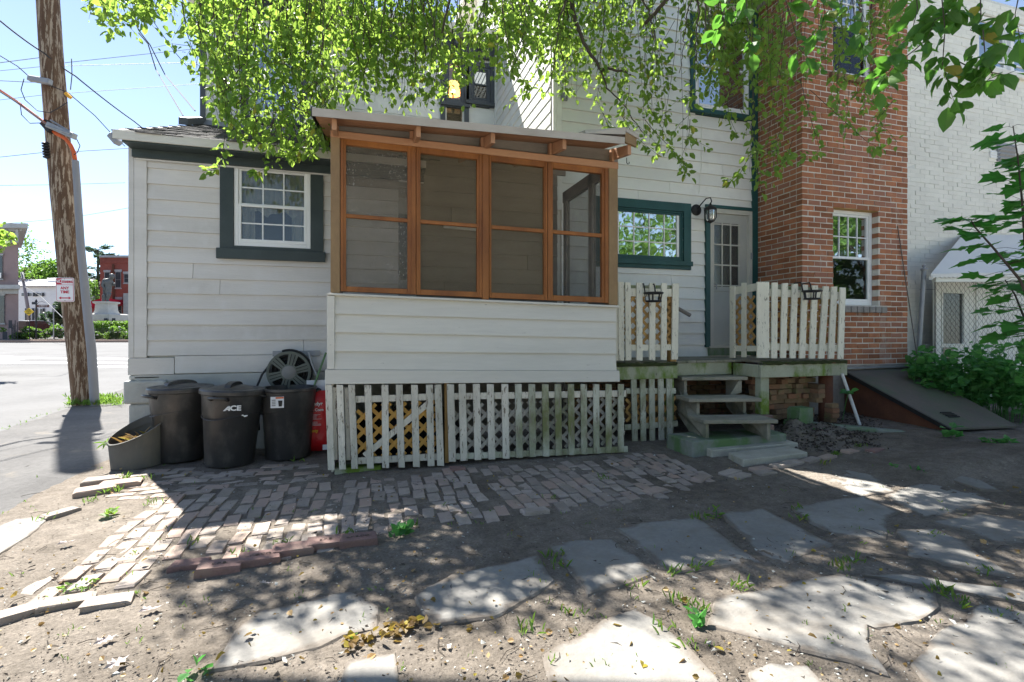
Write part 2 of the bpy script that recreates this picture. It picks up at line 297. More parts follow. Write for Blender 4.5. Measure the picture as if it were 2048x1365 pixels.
 cable=surf('cable', (0.045,0.045,0.048), rough=0.7, bump=0),
 steelw=surf('steel strand', (0.16,0.165,0.17), rough=0.6, bump=0),
 orangec=surf('orange conduit', (0.62,0.12,0.03), rough=0.5, bump=0),
 amber=surf('amber tag', (0.7,0.35,0.02), rough=0.5, bump=0),
 dirt=None, curtain=surf('lace curtain', (0.74,0.72,0.65), (0.62,0.60,0.54), 14, rough=0.9, bump=0.3, fine=0.25),
 room=surf('shade-dark room wall', (0.055,0.054,0.050), rough=0.9, bump=0),  # near black: the shade of unlit interiors is put into this colour
 gl_w=glass('wing window glass', (0.05,0.05,0.045), 0.12, 0.02), gl_r=glass('reflecting glass', (0.02,0.03,0.025), 0.75, 0.60, wav=0.10),
 gl_d=glass('dark door glass', (0.035,0.04,0.04), 0.85, 0.10, 0.25), gl_b=glass('brick window glass', (0.03,0.035,0.04), 0.75, 0.50, wav=0.06), gl_u=glass('upper window glass', (0.03,0.04,0.055), 0.85, 0.42, wav=0.03),
 gl_c=glass('clear glass', (0.05,0.05,0.05), 0.06, 0.08),
 scr_d=screen_mat('dusty plastic screen', 0.55, (0.15,0.132,0.10), 1.0), scr=screen_mat('insect screen', 0.42, (0.16,0.13,0.08)), scr_c=screen_mat('thin insect screen', 0.30, (0.10,0.095,0.08)),
 doorp=surf('grey storm door', (0.42,0.42,0.38), (0.36,0.36,0.33), 3, rough=0.5, bump=0.05, stain=((0.30,0.31,0.26), 0.58, 0.75)),
 doorf=surf('cream door frame', (0.50,0.485,0.42), (0.44,0.425,0.37), 4, rough=0.6, bump=0.1, fine=0.06),
 lglass=glass('lantern glass', (0.4,0.4,0.38), 0.45, 0.15, 0.15),
 lamp=emit_mat('lit lamp shade', (1.0,0.52,0.13), 1.3), bulb=emit_mat('bulb', (1.0,0.80,0.45), 6.0),
 mauve=surf('mauve stucco', (0.30,0.225,0.215), (0.27,0.20,0.19), 2, rough=0.9, bump=0.2),
 cornice=surf('grey cornice', (0.42,0.43,0.42), rough=0.7, bump=0), fwhite=surf('far white clapboard', (0.70,0.72,0.74), (0.64,0.66,0.68), 3, rough=0.8, bump=0),
 fbrick=surf('far red brick', (0.34,0.105,0.075), (0.27,0.08,0.06), 3, rough=0.9, bump=0.2, fine=0.25), froof=surf('far roof', (0.34,0.33,0.33), rough=0.9, bump=0),
 stone=surf('granite pedestal', (0.50,0.49,0.45), (0.42,0.41,0.38), 3, rough=0.85, bump=0.2), bronze=surf('grey bronze', (0.095,0.10,0.10), (0.13,0.14,0.14), 5, rough=0.5, bump=0.2, metal=0.3),
 dwin=surf('dark far window', (0.05,0.06,0.065), rough=0.15, bump=0, spec=0.6), shutter=surf('dark shutter', (0.035,0.04,0.05), rough=0.6, bump=0),
 ysign=surf('yellow sign sheet', (0.75,0.50,0.03), rough=0.5, bump=0), brown=surf('brown sign sheet', (0.12,0.055,0.045), rough=0.5, bump=0),
 silver=surf('silver car paint', (0.42,0.43,0.45), rough=0.28, bump=0, metal=0.6), dcar=surf('dark car paint', (0.03,0.03,0.035), rough=0.25, bump=0, spec=0.6), tail=surf('red lamp lens', (0.55,0.02,0.02), rough=0.25, bump=0, spec=0.6), tyre=surf('tyre rubber', (0.02,0.02,0.02), rough=0.8, bump=0),
 pvc=surf('white plastic pipe', (0.66,0.66,0.64), rough=0.4, bump=0), rail=surf('grey handrail', (0.26,0.235,0.205), rough=0.7, bump=0.1),
 rod=surf('rusty rod', (0.12,0.10,0.085), rough=0.7, bump=0), paint_w=surf('white shed paint', (0.74,0.75,0.68), (0.68,0.69,0.63), 2, rough=0.6, bump=0.05), awn=surf('white awning sheet', (0.66,0.655,0.62), (0.62,0.615,0.58), 3, rough=0.45, bump=0),
 plasbag=surf('black bag plastic', (0.02,0.021,0.024), rough=0.25, bump=0.8, bscale=10, bdist=0.03),
 leafL=leaf_mat('cherry leaf', (0.045,0.115,0.020), (0.120,0.205,0.036), 0.50, (0.40,0.60,0.09), 0.05), leafN=leaf_mat('near leaf', (0.040,0.110,0.018), (0.075,0.155,0.026), 0.42, (0.16,0.42,0.05), 0.02),
 maple=leaf_mat('maple leaf', (0.040,0.180,0.036), (0.075,0.240,0.046), 0.42, (0.10,0.42,0.05), 0.0), weed=leaf_mat('weed leaf', (0.045,0.165,0.045), (0.120,0.290,0.075), 0.45, (0.12,0.42,0.08), 0.0),
 grass=leaf_mat('grass blade', (0.075,0.160,0.026), (0.130,0.220,0.036), 0.4, (0.30,0.50,0.08), 0.05), fleaf=leaf_mat('far foliage', (0.045,0.110,0.020), (0.085,0.165,0.030), 0.35, (0.25,0.45,0.06), 0.0), pine=leaf_mat('pine needles', (0.035,0.065,0.035), (0.055,0.090,0.045), 0.2, (0.1,0.2,0.08), 0.0),
 dead=leaf_mat('dead leaf', (0.30,0.17,0.06), (0.42,0.32,0.16), 0.25, (0.4,0.25,0.08), 0.15), deady=leaf_mat('yellow dead leaf', (0.20,0.135,0.035), (0.11,0.062,0.020), 0.3, (0.35,0.25,0.05), 0.1), petal=surf('pale hydrangea', (0.62,0.58,0.60), (0.5,0.55,0.45), 20, rough=0.8, bump=0))
def dirt_mat():
    m, nt, b = base_mat('bare dirt'); vec, g = coords(nt)
    n1 = noise_n(nt, vec, 0.9, 7, 0.62); n2 = noise_n(nt, vec, 9, 8, 0.7); n3 = noise_n(nt, vec, 60, 6, 0.75)
    c = mix(nt, ramp(nt, n1, 0.35, 0.68), (0.168,0.142,0.114), (0.285,0.247,0.205)); c = mix(nt, ramp(nt, n2, 0.30, 0.62, (0.62,)*3+(1,), (1.1,)*3+(1,)), (0,0,0), c, 'MIX') if False else mix(nt, 1.0, c, ramp(nt, n2, 0.30, 0.66, (0.66,)*3+(1,), (1.12,)*3+(1,)), 'MULTIPLY')
    c = mix(nt, 1.0, c, ramp(nt, n3, 0.3, 0.7, (0.62,)*3+(1,), (1.25,)*3+(1,)), 'MULTIPLY')
    nt.links.new(c, b.inputs['Base Color']); b.inputs['Roughness'].default_value = 1.0; b.inputs['Specular IOR Level'].default_value = 0.1
    b1 = nd(nt, 'ShaderNodeBump', i_Strength=0.9, i_Distance=0.02); nt.links.new(noise_n(nt, vec, 45, 8, 0.75), b1.inputs['Height'])
    nt.links.new(b1.outputs[0], b.inputs['Normal']); return m
M['dirt'] = dirt_mat()
def add_rim_soil(m):
    nt = m.node_tree; b = nt.nodes['Principled BSDF']; src = b.inputs['Base Color'].links[0].from_socket; at = nd(nt, 'ShaderNodeAttribute', attribute_name='rim'); vec, _ = coords(nt)
    ad = nd(nt, 'ShaderNodeMath', operation='MULTIPLY_ADD', i_1=0.42); nt.links.new(at.outputs['Fac'], ad.inputs[0]); nt.links.new(noise_n(nt, vec, 5.5, 7, 0.7), ad.inputs[2])
    nt.links.new(mix(nt, ramp(nt, ad.outputs[0], 0.74, 0.92), src, (0.150,0.128,0.105)), b.inputs['Base Color'])
add_rim_soil(M['flag'])
M['humus'] = surf('dark humus', (0.060,0.048,0.038), (0.100,0.082,0.066), 12, rough=1, bump=1.0, bscale=40, bdist=0.03, fine=0.4)
# ---------------------------------------------------------------- helpers: leaves
LT = np.array([(0,0,0),(0.30,0.30,0.10),(0.68,0.24,0.08),(1,0,-0.08),(0.68,-0.24,0.08),(0.30,-0.30,0.10)])
def leaf_mesh(P, D, L, wide=1.0, template=LT, faces=((0,5,4,3),(0,3,2,1))):
    """P base points, D directions, L lengths -> one mesh of folded leaves"""
    P = np.asarray(P, float); D = np.asarray(D, float); L = np.asarray(L, float); n = len(P)
    D = D/np.linalg.norm(D, axis=1)[:, None]; r = RNG.normal(size=(n, 3)); r[:, 2] += 1.2
    S = np.cross(r, D); S /= np.linalg.norm(S, axis=1)[:, None]; N = np.cross(D, S); k = len(template); t = template
    V = P[:, None, :] + L[:, None, None]*(t[None, :, 0:1]*D[:, None, :] + wide*t[None, :, 1:2]*S[:, None, :] + t[None, :, 2:3]*N[:, None, :])
    idx = (np.arange(n)*k)[:, None]; fs = []
    for f in faces: fs.append(idx+np.array(f)[None, :])
    return V.reshape(-1, 3), np.concatenate(fs).tolist()
def leaf_obj(name, P, D, L, mat, parent=None, kind='stuff', wide=1.0, **k):
    v, f = leaf_mesh(P, D, L, wide, **k); mb = MB(); mb.v = v.tolist(); mb.f = f; return mb.build(name, mat, parent, kind=kind)
def crown_points(c, rad, n, clumps=26, sq=0.45):
    """points gathered in uneven clumps inside an ellipsoid"""
    c = np.array(c); rad = np.array(rad); P = []
    d = RNG.normal(size=(clumps, 3)); d /= np.linalg.norm(d, axis=1)[:, None]; cc = d*(RNG.uniform(0.35, 1.0, (clumps, 1)))
    per = n//clumps
    for q in cc:
        s = RNG.uniform(0.16, 0.34); e = RNG.normal(size=(per, 3)); e /= np.linalg.norm(e, axis=1)[:, None]
        P.append(q+e*s*RNG.uniform(0.3, 1, (per, 1))**sq)
    return c+np.concatenate(P)*rad
def inpoly(x, y, P):
    c = False; j = len(P)-1
    for i in range(len(P)):
        if (P[i][1] > y) != (P[j][1] > y) and x < (P[j][0]-P[i][0])*(y-P[i][1])/(P[j][1]-P[i][1])+P[i][0]: c = not c
        j = i
    return c
# ================================================================ GROUND, ROAD
PATH_PX = [(330,988),(480,962),(640,968),(830,957),(900,942),(1100,932),(1290,903),(1345,912),(1400,945),(1442,952),(1330,988),(1290,1000),(1200,1012),(1100,1018),(1060,1034),(960,1046),(760,1060),(700,1085),(560,1112),(420,1140),(330,1150),(200,1172),(45,1205),(25,1190),(140,1122),(200,1075),(250,1040)]
PATH = [onZ(px, py, 0.0).to_2d() for px, py in PATH_PX]
def fine(x, y):
    a = noise.fractal(Vector((x*2.6, y*2.6, 0)), 1.0, 2.1, 4); b = noise.fractal(Vector((x*13, y*13, 5)), 0.8, 2.2, 3)
    h = 0.010*a + 0.0065*b
    if y < 4.6: h += 0.006*math.sin((y*0.9+x*0.25)*20+2*noise.noise(Vector((x*.7, y*.7, 9))))*max(0, noise.noise(Vector((x*.5, y*.8, 1))))   # tyre and rake marks
    if inpoly(x, y, PATH): h = h*0.8-0.003
    if x < -2.2: h = 0.002*b-0.006*sstep(-2.2, -2.35, x)
    return h
def grid_axis(segs):
    out = []
    for a, b, st in segs:
        n = max(1, int(round((b-a)/st))); out += [a+(b-a)*i/n for i in range(n)]
    return out+[segs[-1][1]]
xs = grid_axis([(-400,-60,60),(-60,-6,3),(-6,-3.2,0.4),(-3.2,5.2,0.03),(5.2,9.5,0.06),(9.5,14,0.5),(14,60,8),(60,400,80)])
ys = grid_axis([(-300,-30,60),(-30,0,4),(0,1.2,0.2),(1.2,5.2,0.03),(5.2,7.0,0.08),(7,13,1.0),(13,45,2.0),(45,700,80)])
def mound(x, y):       # dug soil beside the steps
    return 0.13*math.exp(-((x-5.15)/0.50)**2-((y-4.88)/0.34)**2)*(1+0.9*noise.fractal(Vector((x*6, y*6, 2)), 0.8, 2, 3))+0.03*math.exp(-((x-6.0)/0.5)**2-((y-4.2)/0.3)**2)+0.055*sstep(4.35,4.9,x)*sstep(3.06,3.20,y+.12*noise.noise(Vector((x*2,1,7))))*sstep(3.9,3.4,y)
V = []
for y in ys:
    for x in xs:
        z = gz(x, y)
        if -3.2 <= x <= 9.5 and 1.0 <= y <= 7: z += fine(x, y)+mound(x, y)
        elif x < -2.2: z -= 0.008
        V.append((x, y, z))
nx = len(xs); Fc = [(j*nx+i, j*nx+i+1, (j+1)*nx+i+1, (j+1)*nx+i) for j in range(len(ys)-1) for i in range(nx-1)]
g = MB(); g.v = V; g.f = Fc
ground = struct(g.build('ground', M['dirt'], None, smooth=True))
def sheet(name, mat, poly, dz, step=1.0):
    """a flat sheet that follows the slope of the ground; poly is a list of rows (xa, xb, y)"""
    mb = MB()
    rows = []
    for (xa, xb, y) in poly: rows.append([(xa+(xb-xa)*k/6, y) for k in range(7)])
    for r_ in rows:
        for k, (x, y) in enumerate(r_): mb.v.append((x, y, gz(x, y)+dz-(.035 if k == 6 and name == 'sidewalk' else 0)))
    for j in range(len(rows)-1):
        for k in range(6): mb.f.append((j*7+k, j*7+k+1, (j+1)*7+k+1, (j+1)*7+k))
    return struct(mb.build(name, mat))
sheet('road', M['asphalt'], [(-40,-4.45,-30),(-40,-4.45,7.9),(-40,-4.8,11),(-40,-5.0,12),(-50,30,14),(-60,60,18),(-60,60,24),(-60,60,30),(-60,60,36),(-60,60,43.4)], 0.004)
jag = lambda y: -2.32+0.12*noise.noise(Vector((y*1.7, 2, 0)))+0.05*noise.noise(Vector((y*7, 2, 0)))
sheet('sidewalk', M['sidewalk'], [(-4.55+0.06*noise.noise(Vector((y*2,5,0)))-max(0,(y-7.9)*0.12), jag(y)-0.25*max(0, 4.6-y), y) for y in [3.2+0.3*i for i in range(36)]], 0.010)
def road_line(name, pts, w0):
    mb = MB()
    for i, (px, py, h) in enumerate(pts):
        a = onG(px, py-h/2, 0.009); b = onG(px, py+h/2, 0.009); mb.v += [tuple(a), tuple(b)]
        if i: mb.f.append((2*i-2, 2*i-1, 2*i+1, 2*i))
    return struct(mb.build(name, M['rpaint']))
road_line('road_marking', [(-60,717,3),(0,717,3),(60,717,2.4),(160,718,2.4),(260,719,2.4),(420,720,2.4)], 1)
road_line('road_marking', [(-60,728,3),(0,727,3),(60,726,2.6),(160,726,2.6),(260,727,2.6),(420,728,2.6)], 1)
road_line('road_marking', [(150,733,2.6),(200,734,2.6),(260,734,2.6),(420,735,2.6)], 1)
road_line('road_marking', [(-60,719,10),(0,719,11),(30,718.5,8),(44,718,4),(51,718,1)], 1)
# pale bounce gravel yard added unseen behind the viewer to bounce sun onto the house
M['gravel'] = surf('pale bounce gravel', (0.50,0.47,0.42), (0.42,0.395,0.35), 3, rough=1, bump=.5, bscale=60, bdist=.01, fine=.2)
mb = MB()
for j, y in enumerate(np.linspace(-26, -.4, 14)):
    for x in np.linspace(-4.3, 26, 16): mb.v.append((x, y, gz(x, y)+.02))
    if j: mb.f += [((j-1)*16+i, (j-1)*16+i+1, j*16+i+1, j*16+i) for i in range(15)]
struct(mb.build('bounce_gravel', M['gravel']))
# far kerb, brick pavement
def frow(y): return onG(0, y), onG(300, y)
mb = MB(); KP = [onG(px, 688.5) for px in range(-300, 900, 40)]
KZ = KP[10].z
for i, p in enumerate(KP[:-1]):
    q = KP[i+1]; n = (q-p).normalized(); b = Vector((-n.y, n.x, 0))*0.2
    mb.hexa([(p.x,p.y,KZ-0.1),(q.x,q.y,KZ-0.1),(q.x,q.y,KZ+0.17),(p.x,p.y,KZ+0.17)], b)
struct(mb.build('kerb', M['kerb']))
mb = MB(); a, b_ = KP[0], KP[-1]; d = (b_-a).normalized(); nrm = Vector((-d.y, d.x, 0))
mb.hexa([a+nrm*.2+Vector((0,0,KZ-a.z+.155)), b_+nrm*.2+Vector((0,0,KZ-b_.z+.155)), b_+nrm*4.4+Vector((0,0,KZ-b_.z+.155)), a+nrm*4.4+Vector((0,0,KZ-a.z+.155))], (0,0,-0.2))
struct(mb.build('far_pavement', M['pavebrick']))
mb = MB(); mb.hexa([a+nrm*4.4+Vector((0,0,KZ-a.z+.20)), b_+nrm*4.4+Vector((0,0,KZ-b_.z+.20)), b_+nrm*70+Vector((0,0,KZ-b_.z+.20)), a+nrm*70+Vector((0,0,KZ-a.z+.20))], (0,0,-0.3))
struct(mb.build('park_lawn', M['sidewalk']))
FG = KZ+0.18       # far ground level
# ---------------------------------------------------------------- paving bricks
brick_path = struct(MB().add([(p.x, p.y, gz(p.x, p.y)-0.03) for p in PATH], [tuple(range(len(PATH)))]).build('brick_path', M['humus']))
def unit_block(name, mat, sx=1, sy=1, sz=1, bev=0.08, wob=0.0, seed=0):
    rr = random.Random(seed); mb = MB(); w_ = 0.5; pts = []
    for (z, k) in ((-0.5, 1), (0.5-bev, 1), (0.5, 1-bev)):
        base = [(-1,-1),(1,-1),(1,1),(-1,1)]
        for (x, y) in base: pts.append((x*w_*(1 if k == 1 else 1-bev*0.7)+rr.uniform(-wob, wob), y*w_*(1 if k == 1 else 1-bev*0.35)+rr.uniform(-wob, wob)*.5, z))
    mb.add(pts, [(3,2,1,0)]+[(i, (i+1)%4, 4+(i+1)%4, 4+i) for i in range(4)]+[(4+i, 4+(i+1)%4, 8+(i+1)%4, 8+i) for i in range(4)]+[(8,9,10,11)])
    me = bpy.data.meshes.new(name); me.from_pydata(mb.v, [], mb.f); me.materials.append(mat); return me
PB = [unit_block('brick', M['paver'], bev=0.12, wob=0.05, seed=s) for s in range(8)]
EDGE_PTS = [onZ(px, py, 0).to_2d() for px, py in [(180,978),(240,950),(330,938),(470,945),(560,930),(640,925),(650,960),(540,975),(400,985),(300,995),(200,1005)]]
cand = []
xw, yl = 0.108, 0.222
for i in range(-30, 40):
    for j in range(0, 40):
        sk = 0.10*math.sin(i*0.21)
        x = i*xw+0.012*math.sin(j*1.7+i); y = 2.2+j*yl+(0.5*yl if i % 2 else 0)+sk
        if not inpoly(x, y, PATH) or inpoly(x, y, EDGE_PTS): continue
        nz = noise.noise(Vector((x*1.6, y*1.6, 7)))
        if nz > 0.40 or R(0, 1) < 0.035: continue
        cand.append((x, y, math.pi/2+R(-.10,.10)+0.22*math.sin(x*0.9+1.0)*sstep(1.3, 2.6, x), R(0.178,0.208), R(0.083,0.095)))
for j in range(11):                                  # rows by the bins lie the other way
    for i in range(14):
        x = -2.2+i*0.225+(0.11 if j % 2 else 0); y = 4.62+j*0.115+R(-.01,.01)
        if inpoly(x, y, EDGE_PTS) and R(0, 1) > 0.07: cand.append((x, y, R(-.08,.08), R(0.185,0.215), R(0.085,0.098)))
cand.sort(key=lambda c: c[0]**2+c[1]**2)
def solid(x, y, z, rot, l, w_, h, tilt=0.0):
    mb = MB(); mb.bx(-l/2, l/2, -w_/2, w_/2, -h/2, h/2); ca, sa = math.cos(rot), math.sin(rot)
    return [(x+a*ca-b*sa, y+a*sa+b*ca, z+c+a*tilt) for a, b, c in mb.v], mb.f
rest = MB()
for k, (x, y, rot, l, w_) in enumerate(cand):
    z = gz(x, y)+0.000+R(-.006,.005)+0.008*noise.noise(Vector((x*2, y*2, 4)))
    if k < 296:
        o = place('brick', PB[k % 8], None, (x, y, z-0.03), brick_path); o.scale = (l, w_, 0.07); o.rotation_euler = (R(-.05,.05), R(-.05,.05), rot)
    else: v, f = solid(x, y, z-0.03, rot, l, w_, 0.07); rest.add(v, f)
if rest.v: rest.build('far_bricks', M['paver'], brick_path, kind='stuff')
SB = [unit_block('brick', M['stamped'], bev=0.14, wob=0.03, seed=20+s) for s in range(3)]
def loose(px, py, l, w_, h, rot, mat_me, dz=0.0, tilt=(0,0), parent=None, stamp=None):
    p = onG(px, py); o = place('brick', mat_me, None, (p.x, p.y, p.z+dz), parent or brick_path); o.scale = (l, w_, h); o.rotation_euler = (tilt[0], tilt[1], rot)
    if stamp:
        rx = Vector((math.cos(rot), math.sin(rot), 0)); text(stamp, 0.036, (p.x, p.y-0.004, p.z+dz+h/2+0.001), rx, Vector((-rx.y*1, rx.x, -tilt[0]*0.2)), M['humus'], o if False else (parent or brick_path), 0.0008, bold=0.0)
    return o
for i, (px, py, st, rt) in enumerate([(717,1088,'E.P.B.CO.',0.02),(653,1094,'E.P.B.',0.06),(585,1108,None,0.10),(518,1126,'E.P.B.CO.',0.10),(440,1144,'E.P.B.',0.02)]):
    loose(px, py, 0.225, 0.10, 0.09, rt, SB[i % 3], 0.004, (R(.05,.16), R(-.05,.05)), stamp=st)
for (px, py, l, rt) in [(380,1133,0.2,0.0),(915,940,0.14,0.05),(1070,1026,0.2,0.1),(1310,985,0.2,0.35),(1402,959,0.23,0.55),(1460,948,0.22,0.30),(1520,941,0.2,0.12),(1563,933,0.22,0.16),(1480,955,0.2,0.3),(1620,923,0.25,0.3),(1655,917,0.2,0.25),(1530,948,0.2,0.12),(1585,928,0.2,0.12),(1700,905,0.2,0.2),(1750,903,0.2,0.2),(30,1232,0.2,0.5),(135,1208,0.2,0.25),(215,1208,0.2,0.1),(120,1030,0.2,0.9)]:
    loose(px, py, l, 0.098, 0.07, rt, random.choice(SB+PB), -0.01, (R(-.06,.06), R(-.06,.06)))
for (px, py, l, rt) in [(205,965,0.26,0.25),(190,985,0.26,0.4),(240,972,0.28,0.2)]:
    loose(px, py, l, 0.16, 0.08, rt, PB[3], 0.0)
# ---------------------------------------------------------------- flagstones
FL = [[(-60,1075),(0,1052),(35,1038),(107,1030),(60,1075),(-10,1122),(-60,1140)],
 [(418,1348),(440,1310),(470,1265),(520,1228),(600,1206),(700,1187),(762,1216),(757,1262),(690,1275),(640,1300),(540,1326)],
 [(830,1198),(900,1152),(1000,1131),(1075,1112),(1115,1165),(1060,1202),(990,1240),(870,1256),(840,1230)],
 [(1100,1096),(1140,1082),(1225,1080),(1275,1118),(1310,1150),(1260,1172),(1175,1196),(1150,1160)],
 [(1228,1060),(1300,1046),(1390,1038),(1412,1050),(1470,1092),(1522,1126),(1450,1134),(1360,1146),(1318,1138),(1285,1098)],
 [(1440,1030),(1525,1021),(1560,1040),(1672,1092),(1640,1102),(1555,1134),(1515,1108)],
 [(1580,1018),(1650,1005),(1730,996),(1792,1025),(1776,1045),(1774,1081),(1700,1076),(1665,1071),(1620,1046)],
 [(1770,992),(1830,970),(1870,960),(1960,985),(1988,1008),(1930,1018),(1900,1031),(1850,1036),(1800,1012)],
 [(1890,958),(1920,952),(1965,960),(2006,986),(1960,984)],
 [(1790,1060),(1870,1062),(1925,1086),(1980,1125),(2034,1159),(1960,1146),(1885,1131),(1815,1112),(1808,1085)],
 [(1412,1256),(1430,1202),(1500,1186),(1600,1160),(1680,1150),(1800,1170),(1872,1190),(1872,1214),(1840,1245),(1755,1263),(1735,1255),(1740,1292),(1778,1357),(1700,1331),(1600,1302),(1500,1280)],
 [(1083,1312),(1160,1276),(1200,1240),(1270,1222),(1330,1255),(1380,1300),(1440,1365),(1470,1410),(1110,1420)],
 [(1818,1332),(1880,1260),(1962,1210),(2100,1230),(2160,1300),(2150,1430),(1900,1430)],
 [(680,1370),(692,1326),(790,1310),(802,1365),(812,1410),(672,1410)],
 [(1860,1046),(1960,1031),(2060,1046),(2080,1080),(2000,1086),(1930,1066)],
 [(1720,1152),(1800,1150),(1900,1166),(2048,1188),(2100,1200),(2060,1212),(1930,1188),(1800,1165)],
 [(1500,1350),(1540,1330),(1620,1336),(1645,1370),(1640,1420),(1500,1420)],
 [(1640,955),(1700,932),(1745,945),(1790,985),(1720,995),(1690,980)]]
for k, pl in enumerate(FL):
    top = [onG(px, py) for px, py in pl]; pts = []
    for i, p in enumerate(top):                       # broken, uneven outline
        q = top[(i+1) % len(top)]; L_ = (q-p).length; n = max(1, int(L_/0.07)); nn = Vector((-(q-p).y, (q-p).x, 0)).normalized()
        for s in range(n):
            a = p.lerp(q, s/n); pts.append(a+nn*(0.022*noise.noise(a*4.5+Vector((k,0,0)))+0.008*noise.noise(a*17)))
    c = sum(pts, Vector())/len(pts); zt = gz(c.x, c.y)+(0.011 if k != 17 else 0.002)
    tx, ty = R(-.008,.008), R(-.008,.008); mb = MB(); n = len(pts)
    lev = lambda p, s, dz: (c.x+(p.x-c.x)*s, c.y+(p.y-c.y)*s, zt+dz+(p.x-c.x)*tx+(p.y-c.y)*ty)
    mb.v = [lev(p, 1.0, -0.05) for p in pts]+[lev(p, 1.0, -0.009) for p in pts]+[lev(p, 1-0.010/max(0.2,(p-c).length), 0) for p in pts]+[lev(p, 1-0.10/max(0.25,(p-c).length), 0.002) for p in pts]
    mb.f = [(i, (i+1)%n, n+(i+1)%n, n+i) for i in range(n)]+[(n+i, n+(i+1)%n, 2*n+(i+1)%n, 2*n+i) for i in range(n)]+[(2*n+i, 2*n+(i+1)%n, 3*n+(i+1)%n, 3*n+i) for i in range(n)]+[tuple(3*n+i for i in range(n))]
    fo_ = mb.build('flagstone', M['flag'], ground); at_ = fo_.data.color_attributes.new('rim', 'FLOAT_COLOR', 'POINT')
    for i in range(4*n): e_ = 1.0 if i < 3*n else 0.0; at_.data[i].color = (e_, e_, e_, 1)
# ================================================================ WHITE HOUSE
YW, YR, YU, YM = 6.20, 6.47, 8.70, 9.60
XL, XR, XB = -2.37, 2.50, 5.93
house = thing('white_house', 'old white clapboard house with green trim, in several joined blocks of one and two storeys', 'house', (1.5, 7.5, 0))
def siding(root, Y, x0, x1, z0, z1, st, mat, ops=(), name='siding_board', lap=0.020, tilt=0.0):
    z = z0; k = 0
    while z < z1-0.02:
        zt = min(z+st, z1); spans = [(x0, x1)]
        for o in ops:
            if o[2] < zt-0.01 and o[3] > z+0.01:
                spans = [s for (a, b) in spans for s in ((a, min(b, o[0])), (max(a, o[1]), b)) if s[1]-s[0] > 0.02]
        cut = []
        for (a, b) in spans:
            if st > .12 and b-a > 1.2 and R(0,1) < .45: q_ = R(a+.4, b-.4); cut += [(a, q_-.002), (q_+.002, b)]
            else: cut.append((a, b))
        spans = cut
        for (a, b) in spans:
            j = [R(-.003,.003) for _ in range(4)]; ta, tb = tilt*(a-x0), tilt*(b-x0)
            mb = MB(); mb.add([(a, Y-lap, z+ta+j[0]), (b, Y-lap, z+tb+j[1]), (b, Y-0.004, zt+tb+0.012), (a, Y-0.004, zt+ta+0.012), (a, Y+0.02, z+ta+j[0]), (b, Y+0.02, z+tb+j[1]), (b, Y+0.02, zt+tb+0.012), (a, Y+0.02, zt+ta+0.012)],
                              [(0,1,2,3),(7,6,5,4),(0,4,5,1),(1,5,6,2),(2,6,7,3),(3,7,4,0)]); mb.build(name, mat, root)
        z += st
def backing(root, Y, x0, x1, z0, z1, ops, mat, name='wall', th=0.14):
    mb = MB()
    for (a, b, p, q) in rect_minus(x0, x1, z0, z1, ops): mb.bx(a, b, Y+0.021, Y+th, p, q)
    return mb.build(name, mat, root)
def window(root, Y, X0, X1, Z0, Z1, trim, tm, fm, pane, cols=2, rows=2, double=True, fw=0.05, sill=0.05, proud=0.05, room=True, mm=None, grid_lower=True, mw=0.014, lower=None, open_gap=0.0):
    """casing, frame, sashes with panes and muntins; X0..Z1 is the outside of the frame"""
    mb = MB(); t = trim
    if t: mb.bx(X0-t, X0, Y-proud, Y+.02, Z0-t, Z1+t).bx(X1, X1+t, Y-proud, Y+.02, Z0-t, Z1+t).bx(X0, X1, Y-proud+.002, Y+.02, Z1, Z1+t).bx(X0, X1, Y-proud+.002, Y+.02, Z0-t, Z0)
    else: mb.bx(X0, X1, Y+.05, Y+.06, Z0, Z0+.01)
    wo = mb.build('window', tm, root)
    if sill: MB().bx(X0-t-.015, X1+t+.015, Y-proud-.03, Y-proud-.001, Z0-sill-.02, Z0-.002).build('sill', tm, wo, bevel=0.004)
    y0 = Y-0.030
    MB().bx(X0+.001, X0+fw, y0, Y+.06, Z0, Z1).bx(X1-fw, X1-.001, y0, Y+.06, Z0, Z1).bx(X0+fw, X1-fw, y0+.001, Y+.06, Z1-fw, Z1-.001).bx(X0+fw, X1-fw, y0+.001, Y+.06, Z0+.001, Z0+fw).build('frame', fm, wo, bevel=0.004)
    zm = (Z0+Z1)/2+open_gap; parts = [(zm-.012, Z1-fw, Y+.005, True), (Z0+fw, zm+.012, Y-.012, grid_lower)] if double else [(Z0+fw, Z1-fw, Y-.002, True)]
    for i, (a, b, yy, gr) in enumerate(parts):
        s = 0.028; xa, xb = X0+fw, X1-fw
        MB().bx(xa, xa+s, yy-.018, yy+.018, a, b).bx(xb-s, xb, yy-.018, yy+.018, a, b).bx(xa+s, xb-s, yy-.017, yy+.017, b-s, b).bx(xa+s, xb-s, yy-.017, yy+.017, a, a+s*1.3).build('sash', fm, wo, bevel=0.003)
        MB().bx(xa+s, xb-s, yy+.002, yy+.006, a+s, b-s).build('pane', (lower if (lower and i == 1) else pane), wo)
        if gr:
            for c in range(1, cols): x = xa+s+(xb-xa-2*s)*c/cols; MB().bx(x-mw/2, x+mw/2, yy-.008, yy+.001, a+s*1.3, b-s).build('muntin', mm or fm, wo)
            for r_ in range(1, rows): z = a+s+(b-a-2*s)*r_/rows; MB().bx(xa+s, xb-s, yy-.009, yy+.0005, z-mw/2, z+mw/2).build('muntin', mm or fm, wo)
    if room: MB().bx(X0-.1, X1+.1, Y+.55, Y+.57, Z0-.1, Z1+.1).build('room_wall', M['room'], wo)  # dark panel behind the panes, interior shade painted in
    return wo
